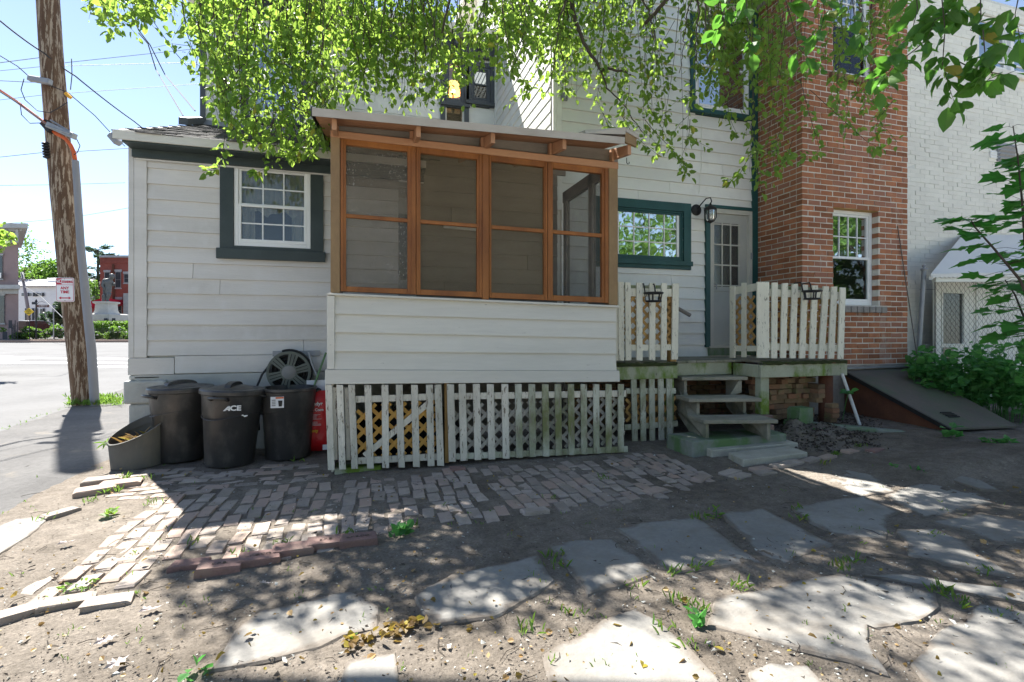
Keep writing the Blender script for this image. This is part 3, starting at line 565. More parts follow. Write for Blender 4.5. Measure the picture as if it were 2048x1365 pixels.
def rectY(x0, y0, x1, y1, Y):                      # pixel rectangle on a wall plane -> X0,X1,Z0,Z1
    a = onY(x0, (y0+y1)/2, Y).x; b = onY(x1, (y0+y1)/2, Y).x; xm = (x0+x1)/2
    return a, b, onY(xm, y1, Y).z, onY(xm, y0, Y).z
# ---- low wing on the left
zb, zt = onY(282, 712, YW).z, onY(282, 292, YW).z
w1 = rectY(469, 334, 622, 496, YW)
op = [(w1[0]+.01, w1[1]-.01, w1[2]+.01, w1[3]-.01)]
XWR = 0.4
siding(house, YW, XL+0.17, XWR, zb, zt+0.05, 0.1665, M['siding'], op, lap=.028)
backing(house, YW, XL, XWR, 0.1, zt+0.1, op, M['siding'])
MB().bx(XL, XL+0.05, YW-.030, YW+.10, zb-.02, zt+.06).build('corner_board', M['siding'], house, bevel=0.003)
MB().bx(XL+0.054, XL+0.168, YW-.034, YW+.01, zb-.02, zt+.06).build('corner_board', M['siding'], house, bevel=0.003)
MB().bx(XL-.002, XL+0.42, YW-.036, YW+.015, zb-.20, zb-.024).build('skirt_board', M['siding'], house, bevel=0.003)
MB().bx(XL+0.424, XWR, YW-.032, YW+.015, zb-.195, zb-.006).build('skirt_board', M['siding'], house, bevel=0.003)
MB().bx(XL-.02, XL-.001, YW+.10, YU+1.2, 0.3, zt+.1).build('side_wall', M['siding'], house)
wo = window(house, YW, *w1, 0.135, M['dgreen'], M['vinyl'], M['gl_w'], 3, 2, fw=0.045, sill=0.0, proud=0.045)
MB().bx(w1[0]-.165, w1[1]+.16, YW-.075, YW-.047, w1[2]-.15, w1[2]-.035).build('sill', M['dgreen'], wo, bevel=0.004)
def curtain(wo, x0, x1, z0, z1, Y, scallop=0.05, folds=9):
    mb = MB(); n = 48; top = []; bot = []
    for i in range(n+1):
        u = i/n; x = x0+(x1-x0)*u; y = Y+0.02*math.sin(u*folds*6.28+2*math.sin(u*9)); zz = z0+scallop*abs(math.sin(u*3.1416*2.5))+0.01*math.sin(u*31)
        mb.v += [(x, y, z1), (x, y, zz)]
        if i: mb.f.append((2*i-2, 2*i-1, 2*i+1, 2*i))
    return mb.build('curtain', M['curtain'], wo, smooth=True)
zm_ = (w1[2]+w1[3])/2
curtain(wo, w1[0]+.05, w1[1]-.05, zm_-.10, w1[3]-.04, YW+.075, 0.06)
curtain(wo, w1[0]+.05, w1[0]+.18, w1[2]+.04, zm_, YW+.13, 0.0, 3); curtain(wo, w1[1]-.22, w1[1]-.05, w1[2]+.04, zm_, YW+.13, 0.0, 3)
# foundation stones
fz = zb-.20; mb = MB()
mb.bx(XL+.06, XWR, YW-.03, YW+.25, -0.3, fz-.004); mb.build('foundation', M['found'], house)
for (x0, x1, z0, z1, pr) in [(XL-.03, XL+.36, fz-.30, fz-.06, .075), (XL+.01, XL+.33, fz-.62, fz-.31, .055), (XL-.01, XL+.30, -0.1, fz-.63, .05), (XL+.0, XL+.30, fz-.055, fz-.004, .03)]:
    MB().bx(x0, x1, YW-pr, YW+.1, z0, z1).build('stone', M['found'], house, bevel=0.02, seg=2)
# wing roof
pit = 0.42; eY = 5.93; eZ = onY(232, 262, eY).z; rl, rr_ = onY(229, 255, eY).x, XWR+0.3
def roofz(y): return eZ+(y-eY)*pit
if eZ-.19 > zt+.05: MB().bx(XL+.17, XWR, YW-.026, YW+.01, zt+.045, eZ-.19).build('siding_board', M['siding'], house)
mb = MB(); mb.add([(rl, eY, eZ-.05), (rr_, eY, eZ-.05), (rr_, YM, roofz(YM)-.05), (rl, YM, roofz(YM)-.05), (rl, eY, eZ), (rr_, eY, eZ), (rr_, YM, roofz(YM)), (rl, YM, roofz(YM))], [(0,3,2,1),(4,5,6,7),(0,1,5,4),(1,2,6,5),(2,3,7,6),(3,0,4,7)])
roof = mb.build('roof', M['shingle'], house)
mb = MB(); nrow = 18
for j in range(nrow):
    y0 = eY-.03+j*0.155; x = rl-.02+(0.11 if j % 2 else 0)
    while x < rr_:
        wd = R(.17,.25); z0 = roofz(y0)+.016; z1 = roofz(y0+.2)+.006; e = R(-.012,.012)
        mb.add([(x, y0+e, z0), (x+wd-.008, y0+e, z0), (x+wd-.008, y0+.2, z1), (x, y0+.2, z1), (x, y0+e, z0-.012), (x+wd-.008, y0+e, z0-.012)], [(0,1,2,3),(4,5,1,0)]); x += wd
mb.build('shingles', M['shingle'], roof, kind='stuff')
MB().bx(rl-.01, rr_, eY-.022, eY-.001, eZ-.085, eZ+.004).build('drip_board', M['psiding'], roof)
MB().bx(rl+.06, rr_, eY-.001+.005, YW-.03, eZ-.10, eZ-.052).build('soffit', M['dgreen'], roof)
MB().bx(rl+.07, rr_, YW-.075, YW-.036, eZ-.185, eZ-.055).build('frieze_board', M['dgreen'], roof, bevel=0.004)
MB().bx(rl+.10, rr_, YW-.050, YW-.036, eZ-.205, eZ-.187).build('frieze_moulding', M['siding'], roof)
mb = MB(); mb.hexa([(rl-.012, eY-.02, eZ-.09), (rl-.012, YU, roofz(YU)-.10), (rl-.012, YU, roofz(YU)+.0), (rl-.012, eY-.02, eZ+.0)], (0.035,0,0)); mb.build('rake_board', M['dgreen'], roof)
# wall behind the porch, dark unpainted boards
YB = 6.30
siding(house, YB, XWR, XR, 0.8, eZ+.12, 0.19, M['lint'], name='porch_wall_board')
MB().bx(XWR-.02, XR, YB+.021, YB+.15, 0.1, eZ+.14).build('wall', M['lint'], house)
wx = rectY(795, 470, 850, 580, YB)
MB().bx(0.02, 0.62, YB-.055, YB-.022, 0.95, 2.95).build('inner_door', M['doorp'], house)
MB().bx(0.11, 0.53, YB-.062, YB-.056, 1.95, 2.75).build('inner_door_pane', M['gl_d'], house)
# ---- upper left block
ub = [onY(400, 240, YU).z-0.6, 6.55]
uw = rectY(498, 75, 600, 240, YU); op = [(uw[0]+.01, uw[1]-.01, uw[2]+.01, uw[3]-.01)]
XU1 = onY(645, 100, YU).x
siding(house, YU, XL+.04, XU1, ub[0], ub[1], 0.088, M['siding2'], op, lap=0.012)
backing(house, YU, XL, XU1, ub[0], ub[1], op, M['siding2'])
MB().bx(XL-.03, XL+.04, YU-.03, YU+.1, ub[0], ub[1]).build('corner_board', M['slate'], house)
MB().bx(XL-.02, XL, YU+.1, YU+4, ub[0], ub[1]).build('side_wall', M['siding2'], house)
MB().bx(XU1, XU1+.02, YU-.02, YM+.1, ub[0]+.4, ub[1]).build('side_wall', M['siding2'], house)
mb = MB(); mb.bx(XL-.3, XU1+.25, YU-.35, YU+4, ub[1]+.001, ub[1]+.16); mb.bx(XL-.36, XU1+.31, YU-.42, YU+4.05, ub[1]+.162, ub[1]+.26)
uro = mb.build('roof', M['psiding'], house)
MB().bx(XL-.02, XU1+.05, YU-.10, YU-.021, ub[1]-.30, ub[1]-.001).build('frieze_board', M['dgreen'], uro)
for x in (XL+.1, uw[0]-.05, uw[1]+.1): MB().bx(x, x+.10, YU-.34, YU-.102, ub[1]-.22, ub[1]-.002).build('bracket', M['dgreen'], uro, bevel=0.01)
window(house, YU, *uw, 0.11, M['slate'], M['vinyl'], M['gl_u'], 1, 1, fw=0.06, sill=0.06)
MB().hexa([(XL-.02, YU-.16, roofz(YU-.16)+.02), (XU1, YU-.16, roofz(YU-.16)+.02), (XU1, YU-.03, roofz(YU)+.07), (XL-.02, YU-.03, roofz(YU)+.07)], (0,0.01,-.02)).build('flashing', M['galv'], roof)
mb = MB(); p = onY(372, 232, YU-.6); mb.hexa([(XL-.06, YU-.85, roofz(YU-.85)+.02), (XL+.05, YU-.85, roofz(YU-.85)+.02), (XL+.05, YU-.85, roofz(YU-.85)+.12), (XL-.06, YU-.85, roofz(YU-.85)+.12)], (0,0.85,.36)); mb.build('roof_curb', M['slate'], roof)
# ---- middle block set back, with the lit room
mz = onY(935, 82, YM).z; mwL = rectY(890, 122, 928, 208, YM); mwR = rectY(941, 136, 980, 206, YM)
op = [(mwL[0]+.01, mwL[1]-.01, mwL[2]+.01, mwL[3]-.01), (mwR[0]+.01, mwR[1]-.01, mwR[2]+.01, mwR[3]-.01), (mwL[0]+.03, mwL[1]-.03, mwL[2]-.75, mwL[2]+.02)]
siding(house, YM, XU1, XR, 4.2, mz, 0.30, M['siding2'], op, lap=0.014)
backing(house, YM, XU1, XR, 4.2, mz, op, M['siding2'])
mb = MB(); mb.bx(XU1, XR, YM-.30, YM+3, mz+.001, mz+.13); mro = mb.build('roof', M['psiding'], house)
MB().bx(XU1, XR, YM-.08, YM-.021, mz-.34, mz-.001).build('frieze_board', M['slate'], mro)
for px in (905, 955): x = onY(px, 100, YM).x; MB().bx(x, x+.10, YM-.28, YM-.082, mz-.25, mz-.002).build('bracket', M['slate'], mro, bevel=0.01)
wl = window(house, YM, *mwL, 0.09, M['slate'], M['slate'], M['gl_c'], 1, 1, double=False, sill=0.05, room=False)
window(house, YM, *mwR, 0.09, M['slate'], M['slate'], M['gl_u'], 1, 1, sill=0.05, lower=M['gl_w'])
MB().bx(mwL[0]-.3, mwL[1]+1.2, YM+1.6, YM+1.62, mwL[2]-.9, mwL[3]+.3).build('room_wall', M['curtain'], wl)
MB().bx(mwL[0]+.04, mwL[1]-.04, YM-.004, YM+.004, mwL[2]-.75, mwL[2]-.06).build('screen', M['scr'], wl)
MB().bx(mwL[0]-.09, mwL[0], YM-.05, YM+.02, mwL[2]-.9, mwL[2]-.092).bx(mwL[1], mwL[1]+.09, YM-.05, YM+.02, mwL[2]-.9, mwL[2]-.092).build('casing', M['slate'], wl)
lp = onY(906, 182, YM+0.6); lampo = thing('table_lamp', 'lit amber lamp behind the small upstairs window with dark trim', 'lamp', (lp.x, lp.y, lp.z-.55))
MB().lathe([(0.17,-.06),(0.20,-.04),(0.14,.14),(0.12,.16)], 24, lp, close=False).build('lamp_shade', M['lamp'], lampo, smooth=True)
MB().lathe([(0.012,-.5),(0.03,-.42),(0.05,-.3),(0.02,-.15),(0.02,.0)], 16, lp).build('lamp_stem', M['bronze'], lampo, smooth=True)
MB().lathe([(0.01,-.05),(0.035,-.03),(0.04,0.0),(0.02,.05)], 12, lp).build('bulb', M['bulb'], lampo, smooth=True)
MB().lathe([(0.12,-.55),(0.12,-.53),(0.03,-.50)], 20, lp).build('lamp_base', M['bronze'], lampo, smooth=True)
tbl = thing('side_table', 'dim side table under the lit lamp upstairs', 'table', (lp.x, lp.y, lp.z-1.3))
MB().bx(lp.x-.3, lp.x+.3, lp.y-.2, lp.y+.2, lp.z-.60, lp.z-.552).build('tabletop', M['room'], tbl)
for sx in (-.27,.27):
    for sy in (-.17,.17): MB().bx(lp.x+sx-.02, lp.x+sx+.02, lp.y+sy-.02, lp.y+sy+.02, lp.z-1.3, lp.z-.601).build('leg', M['room'], tbl)
MB().bx(XU1+.3, XR, YM+.16, YM+2.6, lp.z-1.32, lp.z-1.301).build('upper_floor', M['room'], house)
# ---- two-storey block on the right: front wall, door, windows
Z0R, Z1R = 0.95, 9.0
bw = rectY(1236, 420, 1364, 521, YR); bw = (onY(1197, 470, YR).x, bw[1], bw[2]-.0, bw[3]+.0)
dX0, dX1 = onY(1417, 560, YR).x, onY(1503, 560, YR).x; dZ0, dZ1 = onY(1450, 692, YR).z, onY(1450, 420, YR).z
uw2 = (onY(1387, 130, YR).x, onY(1495, 130, YR).x, onY(1390, 212, YR).z-.05, onY(1390, 40, YR).z)
op = [(bw[0]+.01, bw[1]-.01, bw[2]+.01, bw[3]-.01), (dX0, dX1, dZ0-.3, dZ1), (uw2[0]+.01, uw2[1]-.01, uw2[2]+.01, uw2[3]-.01)]
siding(house, YR, XR+.13, XB-.10, Z0R, Z1R, 0.1735, M['siding2'], op, tilt=-0.004, lap=.028)
backing(house, YR, XR, XB, Z0R-.9, Z1R, op, M['siding2'])
MB().bx(XR, XR+.05, YR-.03, YR+.1, 3.0, Z1R).bx(XR+.053, XR+.128, YR-.03, YR+.1, 3.0, Z1R).build('corner_board', M['siding2'], house)
MB().bx(XB-.10, XB-.002, YR-.045, YR+.02, Z0R, Z1R).build('corner_board', M['tgreen'], house)
window(house, YR, *bw, 0.125, M['tgreen'], M['tgreen'], M['gl_r'], 5, 3, double=False, fw=0.03, sill=0.05, proud=0.05, mm=M['vinyl'], mw=0.016)
MB().bx(bw[1]-.10, bw[1]-.055, YR-.012, YR-.004, bw[2]+.06, bw[3]-.06).build('blind_edge', M['vinyl'], house)
window(house, YR, *uw2, 0.075, M['tgreen'], M['vinyl'], M['gl_b'], 1, 1, fw=0.05, sill=0.05)
# storm door
fr = MB(); t = 0.07
MB().bx(dX0-.08, dX0, YR-.05, YR+.02, dZ0-.02, dZ1+.05).bx(dX0, dX1+.02, YR-.049, YR+.02, dZ1+.002, dZ1+.05).build('door_casing', M['tgreen'], house, bevel=0.003)
door = MB().bx(dX0+.001, dX0+t, YR-.035, YR+.03, dZ0, dZ1).bx(dX1-t, dX1-.001, YR-.035, YR+.03, dZ0, dZ1).bx(dX0+t, dX1-t, YR-.034, YR+.03, dZ1-t, dZ1-.001).build('door', M['doorf'], house, bevel=0.004)
gx0, gx1 = dX0+t, dX1-t-.02; zmid = dZ0+0.40*(dZ1-dZ0); gt = dZ1-t-.14
MB().bx(gx0, gx1, YR+.005, YR+.03, dZ0+.02, zmid).build('door_panel', M['doorp'], door)
for bq in ((gx0, gx1, YR-.004, YR+.012, zmid+.001, zmid+.07), (gx0, gx1, YR-.003, YR+.02, gt, dZ1-t-.001), (gx1-.13, gx1, YR-.002, YR+.02, zmid+.072, gt-.001), (gx0, gx1, YR-.004, YR+.004, dZ0+.001, dZ0+.05)): MB().bx(*bq).build('door_rail', M['doorp'], door)
MB().bx(gx0, gx1-.131, YR+.008, YR+.012, zmid+.07, gt).build('pane', M['gl_d'], door)
for c in range(0, 4): x = gx0+.02+(gx1-.15-gx0-.02)*c/3; MB().bx(x-.010, x+.010, YR-.006, YR+.006, zmid+.071, gt-.001).build('muntin', M['doorf'], door)
for r_ in range(0, 4): z = zmid+.09+(gt-zmid-.11)*r_/3; MB().bx(gx0, gx1-.132, YR-.007, YR+.005, z-.010, z+.010).build('muntin', M['doorf'], door)
MB().tube([(gx0+.03, YR-.02, zmid+.10), (gx0+.03, YR-.06, zmid+.10), (gx0+.03, YR-.06, zmid+.02)], 0.008).build('door_handle', M['galv'], door)
MB().bx(dX1-.05, dX1-.02, YR-.05, YR-.036, dZ0+1.35, dZ0+1.45).build('hinge', M['galv'], door)
MB().bx(dX0-.03, dX1+.02, YR-.07, YR+.04, dZ0-.03, dZ0-.002).build('threshold', M['doorf'], door)
MB().bx(dX0-.03, dX1+.02, YR-.05, YR+.04, 0.95, dZ0-.032).build('threshold_riser', M['mossstone'], door)
# left side wall of that block, in the sun
z = 3.0; k = 0
while z < Z1R:
    mb = MB(); mb.hexa([(XR-.016, YM, z), (XR-.016, YR+.05, z), (XR-.003, YR+.05, z+.185), (XR-.003, YM, z+.185)], (0.02,0,0)); mb.build('siding_board', M['siding2'], house); z += 0.1735
MB().bx(XR+.018, XR+.1, YR+.10, YM+3, 0.5, Z1R).build('side_wall', M['siding2'], house)
MB().bx(XR-.03, XR-.001, YM-.10, YM-.001, 4.2, Z1R).build('corner_board', M['siding2'], house)
mb = MB(); mb.bx(XR-.3, XB+.1, YR-.35, YM+4, Z1R, Z1R+.2); mb.build('roof', M['psiding'], house)
MB().bx(onY(1126, 195, YR).x-.05, onY(1126, 195, YR).x+.05, YR-.06, YR-.02, onY(1126, 203, YR).z, onY(1126, 190, YR).z).build('meter_box', M['galv'], house)
MB().tube([onY(1403, 250, YR-.03), onY(1403, 330, YR-.03), onY(1400, 366, YR-.03), onY(1398, 388, YR-.03)], 0.004, 5).build('phone_wire', M['siding2'], house)
for z in (5.45,): MB().bx(XB-1.0, XB-.0, YR-.5, YR-.046, z+.9, z+1.1).build('eave_moulding', M['cornice'], house)
# lantern by the door
ln = onY(1390, 424, YR); lant = thing('wall_lantern', 'black iron wall lantern with ribbed glass beside the back door', 'lantern', (ln.x, YR-.03, ln.z-.1))
MB().lathe([(0.0,-.0),(0.085,-.0),(0.085,-.012),(0.05,-.03),(0.0,-.035)], 20, (ln.x, YR-.026, ln.z+.02), ax='y').build('back_plate', M['iron'], lant, smooth=30)
lx, lz = ln.x+.12, ln.z-.09; ly = YR-.20
MB().tube([(ln.x, YR-.05, ln.z+.02), (ln.x+.03, YR-.10, ln.z+.09), (ln.x+.07, ly+.03, ln.z+.165), (lx, ly, ln.z+.17), (lx+.02, ly, ln.z+.12), (lx, ly, ln.z+.08)], 0.009, 8).build('arm', M['iron'], lant, smooth=True)
MB().lathe([(0.012,.18),(0.02,.15),(0.075,.115),(0.09,.085),(0.09,.075)], 20, (lx, ly, lz)).build('cap', M['iron'], lant, smooth=40)
MB().lathe([(0.068,.075),(0.07,.03),(0.064,-.05),(0.045,-.085)], 18, (lx, ly, lz), close=False).build('glass_shade', M['lglass'], lant, smooth=True)
mb = MB()
for k in range(4): a = k*math.pi/2+.6; mb.tube([(lx+.085*math.cos(a), ly+.085*math.sin(a), lz+.08), (lx+.085*math.cos(a), ly+.085*math.sin(a), lz-.04), (lx+.05*math.cos(a), ly+.05*math.sin(a), lz-.095), (lx, ly, lz-.10)], 0.006, 6)
mb.build('cage', M['iron'], lant); MB().lathe([(0.0,-.125),(0.014,-.115),(0.05,-.095),(0.05,-.085)], 14, (lx, ly, lz)).build('finial', M['iron'], lant, smooth=True)
# ================================================================ SCREENED PORCH
YP = 4.85
porch = thing('screened_porch', 'lean-to back porch with orange window frames, dusty screens and white lap siding below', 'porch', (1.15, 5.5, 0))
lerp = lambda a, b, t: a+(b-a)*t
def ln2(px, a, b): return a[1]+(b[1]-a[1])*(px-a[0])/(b[0]-a[0])
TOP = lambda px: ln2(px, (680,276), (1218,337)); BOT = lambda px: ln2(px, (680,583), (1218,606.5))
GT = lambda px: ln2(px, (692,289.5), (1204,347.6)); GB = lambda px: ln2(px, (692,573), (1204,594.7)); MID = lambda px: ln2(px, (692,431.7), (1204,471.7))
def q4(xa, xb, fa, fb, Y):                       # pixel strip between x=xa..xb and curves fa (top), fb (bottom) on plane Y
    return [onY(xa, fb(xa), Y), onY(xb, fb(xb), Y), onY(xb, fa(xb), Y), onY(xa, fa(xa), Y)]
off = lambda f, d: (lambda px: f(px)+d)
D = Vector((0, 0.05, 0))
for (a, b, nm) in ((661, 680, 'post'), (1218, 1236, 'post')):
    MB().hexa(q4(a, b, off(TOP, -12), off(BOT, 4), YP-.01), (0,0.09,0)).build(nm, M['tan'], porch, bevel=0.004)
MB().hexa(q4(661, 1237, off(TOP, -14), off(TOP, -0.5), YP-.016), (0,0.10,0)).build('header', M['rafter'], porch, bevel=0.004)
MB().hexa(q4(965, 978, off(TOP, 0), off(BOT, 4), YP-.024), (0,0.09,0)).build('mullion', M['orange'], porch, bevel=0.004)
FR = [(681,832,692,815,'scr_d'), (832.5,964.5,841,954,'scr'), (978.5,1095,983,1088,'scr'), (1095.5,1217.5,1106,1204,'scr_c')]
for (a, b, c, d, sc) in FR:
    sh = porch
    mb = MB(); mb.hexa(q4(a, c, TOP, BOT, YP), D).hexa(q4(d, b, TOP, BOT, YP), D).hexa(q4(c, d, TOP, GT, YP+.001), D).hexa(q4(c, d, GB, BOT, YP+.001), D)
    fo = mb.build('screen_frame', M['orange'], porch, bevel=0.003)
    mb = MB(); mb.hexa(q4(a+.3, a+(c-a)*.55, off(TOP, 2), BOT, YP-.012), (0,.011,0)).hexa(q4(d+(b-d)*.45, b-.3, off(TOP, 2), BOT, YP-.012), (0,.011,0)); mb.build('frame_moulding', M['orange'], fo, bevel=0.002)
    MB().hexa(q4(c, d, off(MID, -4), off(MID, 3.5), YP+.006), (0,0.03,0)).build('rail', M['orange'], fo, bevel=0.003)
    MB().add(q4(c-1, d+1, off(GT, -1), off(GB, 1), YP+.03), [(0,1,2,3)]).build('screen', M[sc], fo)
# sill and lap siding below the windows
MB().hexa(q4(653, 1238, off(BOT, 4), off(BOT, 8.5), YP-.045), (0,0.12,0)).build('sill', M['psiding'], porch, bevel=0.004)
LB = [590.5,628,664.7,702.8,739]; RB = [613,644,677,708,741.5]
for i in range(4):
    f1 = lambda px, i=i: ln2(px, (669,LB[i]-2), (1232,RB[i]-2)); f2 = lambda px, i=i: ln2(px, (669,LB[i+1]), (1232,RB[i+1]))
    q = q4(669.5, 1231, f1, f2, YP); q[0].y -= .024; q[1].y -= .024; MB().hexa(q, (0,0.02,0)).build('siding_board', M['psiding'], porch)
MB().hexa(q4(654, 669, lambda p: 592, lambda p: 739, YP-.032), (0,.06,0)).build('corner_board', M['psiding'], porch, bevel=0.003)
MB().hexa([onY(650,769,YP-.034), onY(1240,764,YP-.034), onY(1239,742.5,YP-.034), onY(650,740,YP-.034)], (0,.05,0)).build('skirt_board', M['psiding'], porch, bevel=0.003)
xl, xr = onY(662, 600, YP).x, onY(1234, 600, YP).x; zf = onY(940, 745, YP).z; zs = onY(940, 596, YP).z
MB().bx(xl, xr, YP+.03, YB-.025, zf-.06, zf).build('floor', M['lint'], porch)
for (x, s) in ((xl+.02, 1), (xr-.02, -1)):           # side walls: boards below, screened openings above
    zb2 = zf
    for k in range(4): MB().hexa([(x, YB-.03, zb2+k*.17), (x, YP+.06, zb2+k*.17), (x, YP+.06, zb2+k*.17+.172), (x, YB-.03, zb2+k*.17+.172)], (.02*s,0,0)).build('siding_board', M['psiding'], porch)
    ztop = onY(940, 312, YP).z
    for y in (5.42, 6.20): MB().bx(x-.03, x+.03, y-.045, y+.045, zs+.001, ztop+.12).build('post', M['lint'], porch, bevel=0.004)
    MB().bx(x-.03, x+.03, YP+.09, YB-.03, ztop+.0, ztop+.14).build('side_header', M['lint'], porch); MB().bx(x-.04, x+.04, YP+.09, YB-.03, zs-.04, zs).build('side_sill', M['lint'], porch)
    for (ya, yb) in ((YP+.10, 5.37), (5.47, 6.15)): MB().bx(x-.002, x+.002, ya, yb, zs, ztop).build('screen', M['scr_c'], porch)
MB().tube([(0.95,6.2,2.62),(1.55,6.2,2.60)], 0.02, 8).build('light_tube', M['curtain'], porch)
# roof
eYp = 4.55; pp = 0.22; zl = onY(630, 232, eYp).z; zr = onY(1238, 287, eYp).z; X0p, X1p = onY(629, 232, eYp).x, onY(1243, 287, eYp).x+.10
pz = lambda x, y: zl+(x-X0p)*(zr-zl)/(X1p-.1-X0p)+(y-eYp)*pp          # underside of the roof boards
def slab(x0, x1, y0, y1, dz0, dz1):
    c = [(x0,y0),(x1,y0),(x1,y1),(x0,y1)]; return MB().add([(x,y,pz(x,y)+dz0) for x,y in c]+[(x,y,pz(x,y)+dz1) for x,y in c], [(0,3,2,1),(4,5,6,7),(0,1,5,4),(1,2,6,5),(2,3,7,6),(3,0,4,7)])
pr = slab(X0p-.01, X1p-.09, eYp-.03, 6.6, 0.0225, 0.05).build('roof', M['shingle'], porch)
y = eYp
while y < 6.3:
    slab(X0p+R(0,.02), X1p-R(.08,.09), y+.003, min(y+.135, 6.32)-.003, 0.0+R(0,.004), 0.022).build('roof_board', M['rafter'], pr); y += .135
slab(X0p-.015, X1p-.09, eYp-.050, eYp-.032, -0.012, 0.058).build('drip_edge', M['drip'], pr)
mb = MB(); mb.hexa([(X0p-.015, eYp-.05, pz(X0p,eYp)-.02), (X0p-.015, 6.5, pz(X0p,6.5)-.02), (X0p-.015, 6.5, pz(X0p,6.5)+.055), (X0p-.015, eYp-.05, pz(X0p,eYp)+.055)], (-.008,0,0)); mb.build('rake_flashing', M['iron'], pr)
for px in (672, 831, 972, 1108, 1232):
    x = onY(px, 300, YP).x; b0 = 0.105
    q = [(x-.02, eYp+.015, pz(x,eYp)-.10), (x-.02, YP-.03, pz(x,YP)-b0-.02), (x-.02, 6.28, pz(x,6.28)-b0), (x-.02, 6.28, pz(x,6.28)-.002), (x-.02, eYp+.015, pz(x,eYp)-.002)]
    MB().prism(q[::-1], (.04,0,0)).build('rafter', M['rafter'], pr, bevel=0.002)
    if px > 700: MB().bx(x-.052, x-.024, YP-.01, YP+.05, onY(px, TOP(px)-14, YP).z, pz(x,YP)-.01).build('block', M['rafter'], pr)
MB().hexa(q4(662, 1236, off(TOP, -38), off(TOP, -14.5), YP+.10), (0,.02,0)).build('frieze_board', M['lint'], porch)
MB().hexa([(XWR-.02, YB-.02, eZ+.10), (xr, YB-.02, eZ+.10), (xr, YB-.02, pz(xr, YB)-.004), (XWR-.02, YB-.02, pz(XWR, YB)-.004)], (0,.03,0)).build('infill_board', M['lint'], porch); MB().hexa([(xl, YW-.05, eZ-.30), (XWR, YW-.05, eZ-.30), (XWR, YW-.05, pz(XWR, YW)-.004), (xl, YW-.05, pz(xl, YW)-.004)], (0,.012,0)).build('infill_board', M['lint'], porch)
# loose corner of the roof at the right
cx = X1p-.085; mb = MB(); mb.hexa([(cx, eYp-.05, pz(cx,eYp)-.0), (cx+.17, eYp+.02, pz(cx,eYp)-.005), (cx+.17, eYp+.02, pz(cx,eYp)+.085), (cx, eYp-.05, pz(cx,eYp)+.10)], (0.01,.04,0)); mb.build('fascia_end', M['tan'], pr, bevel=0.003)
mb = MB(); mb.hexa([(cx, eYp-.06, pz(cx,eYp)+.10), (cx+.19, eYp+.01, pz(cx,eYp)+.075), (cx+.20, eYp+.01, pz(cx,eYp)+.118), (cx, eYp-.06, pz(cx,eYp)+.145)], (0.01,.3,.06)); mb.build('roof_flap', M['drip'], pr, bevel=0.003)
mb = MB(); mb.hexa([(cx-.42, eYp-.02, pz(cx-.4,eYp)+.06), (cx-.0, eYp-.055, pz(cx,eYp)+.075), (cx+.01, eYp-.055, pz(cx,eYp)+.15), (cx-.42, eYp+.0, pz(cx-.4,eYp)+.10)], (0,.4,.09)); mb.build('roof_flap', M['drip'], pr)
mb = MB(); pts = [(cx+.1, eYp+.1, pz(cx,eYp)-.10+0), (cx+.10, eYp+.1, pz(cx,eYp)-.15), (cx+.115, eYp+.1, pz(cx,eYp)-.165), (cx+.13, eYp+.1, pz(cx,eYp)-.155), (cx+.13, eYp+.1, pz(cx,eYp)-.14)]
mb.tube(pts, 0.004, 6); mb.build('hook', M['iron'], pr)
# ---------------------------------------------------------------- lattice and picket panels
def lattice(root, O, U, W, w, h, mat, sp=0.098, sw=0.034, th=0.006):
    O = Vector(O); U = Vector(U).normalized(); W = Vector(W).normalized(); n = U.cross(W)
    for s in (1, -1):
        c = -h if s == 1 else 0.0; c += 0.03; st = sp*math.sqrt(2)
        while c < (w if s == 1 else w+h):
            # line x - s*y = c  (s=1: rising, s=-1: falling)
            pts = []
            for yy in (0, h):
                x = c+s*yy
                if 0 <= x <= w: pts.append((x, yy))
            for xx in (0, w):
                yy = s*(xx-c)
                if 0 < yy < h: pts.append((xx, yy))
            if len(pts) >= 2:
                a, b = pts[0], pts[1]
                if (a[0]-b[0])**2+(a[1]-b[1])**2 > 0.003:
                    A = O+U*a[0]+W*a[1]+n*(0.004*s); B = O+U*b[0]+W*b[1]+n*(0.004*s)
                    MB().bar(A, B, sw, th, up=n).build('lattice_strip', mat, root)
            c += st
def picket(root, tx, ty, bx_, by, wpx, Y, mat, th=0.02, name='picket'):
    MB().hexa([onY(bx_-wpx/2, by, Y), onY(bx_+wpx/2, by+R(-1,1), Y), onY(tx+wpx/2, ty+R(-1.2,1.2), Y), onY(tx-wpx/2, ty, Y)], (0,th,0)).build(name, mat, root, bevel=0.003)
skirt = thing('lattice_skirt', 'white picket and lattice skirt under the screened porch, half yellow half grey lattice', 'lattice skirt', (1.1, YP, 0))
Yk = YP-.03
for i, (tx, bx_) in enumerate([(657,662.5),(679.5,685),(703,709.5),(735.5,741),(770,771.5),(798.5,803),(829,833),(859,862.5),(876,881.5)]):
    picket(skirt, tx, 770, bx_, 941-i*1.1, 13.6, Yk, M['picket'])
for (tx, bx_) in ((669,671),(692.5,697)): picket(skirt, tx, 775, bx_, 921, 9, Yk+.04, M['picket'])
for i, tx in enumerate([901,924.5,953,981,1010,1037,1064,1091,1116.5,1142.5,1168,1193,1218,1242.5]):
    picket(skirt, tx, 768.5, tx+4-0.3*i, ln2(tx, (901,924), (1243,905)), 14.2-.22*i, Yk, M['picket'] if i < 5 else M['picketm'])
MB().hexa([onY(890,926,Yk+.05), onY(898,926,Yk+.05), onY(897,766,Yk+.05), onY(889,766,Yk+.05)], (0,.05,0)).build('post', M['lattb'], skirt)
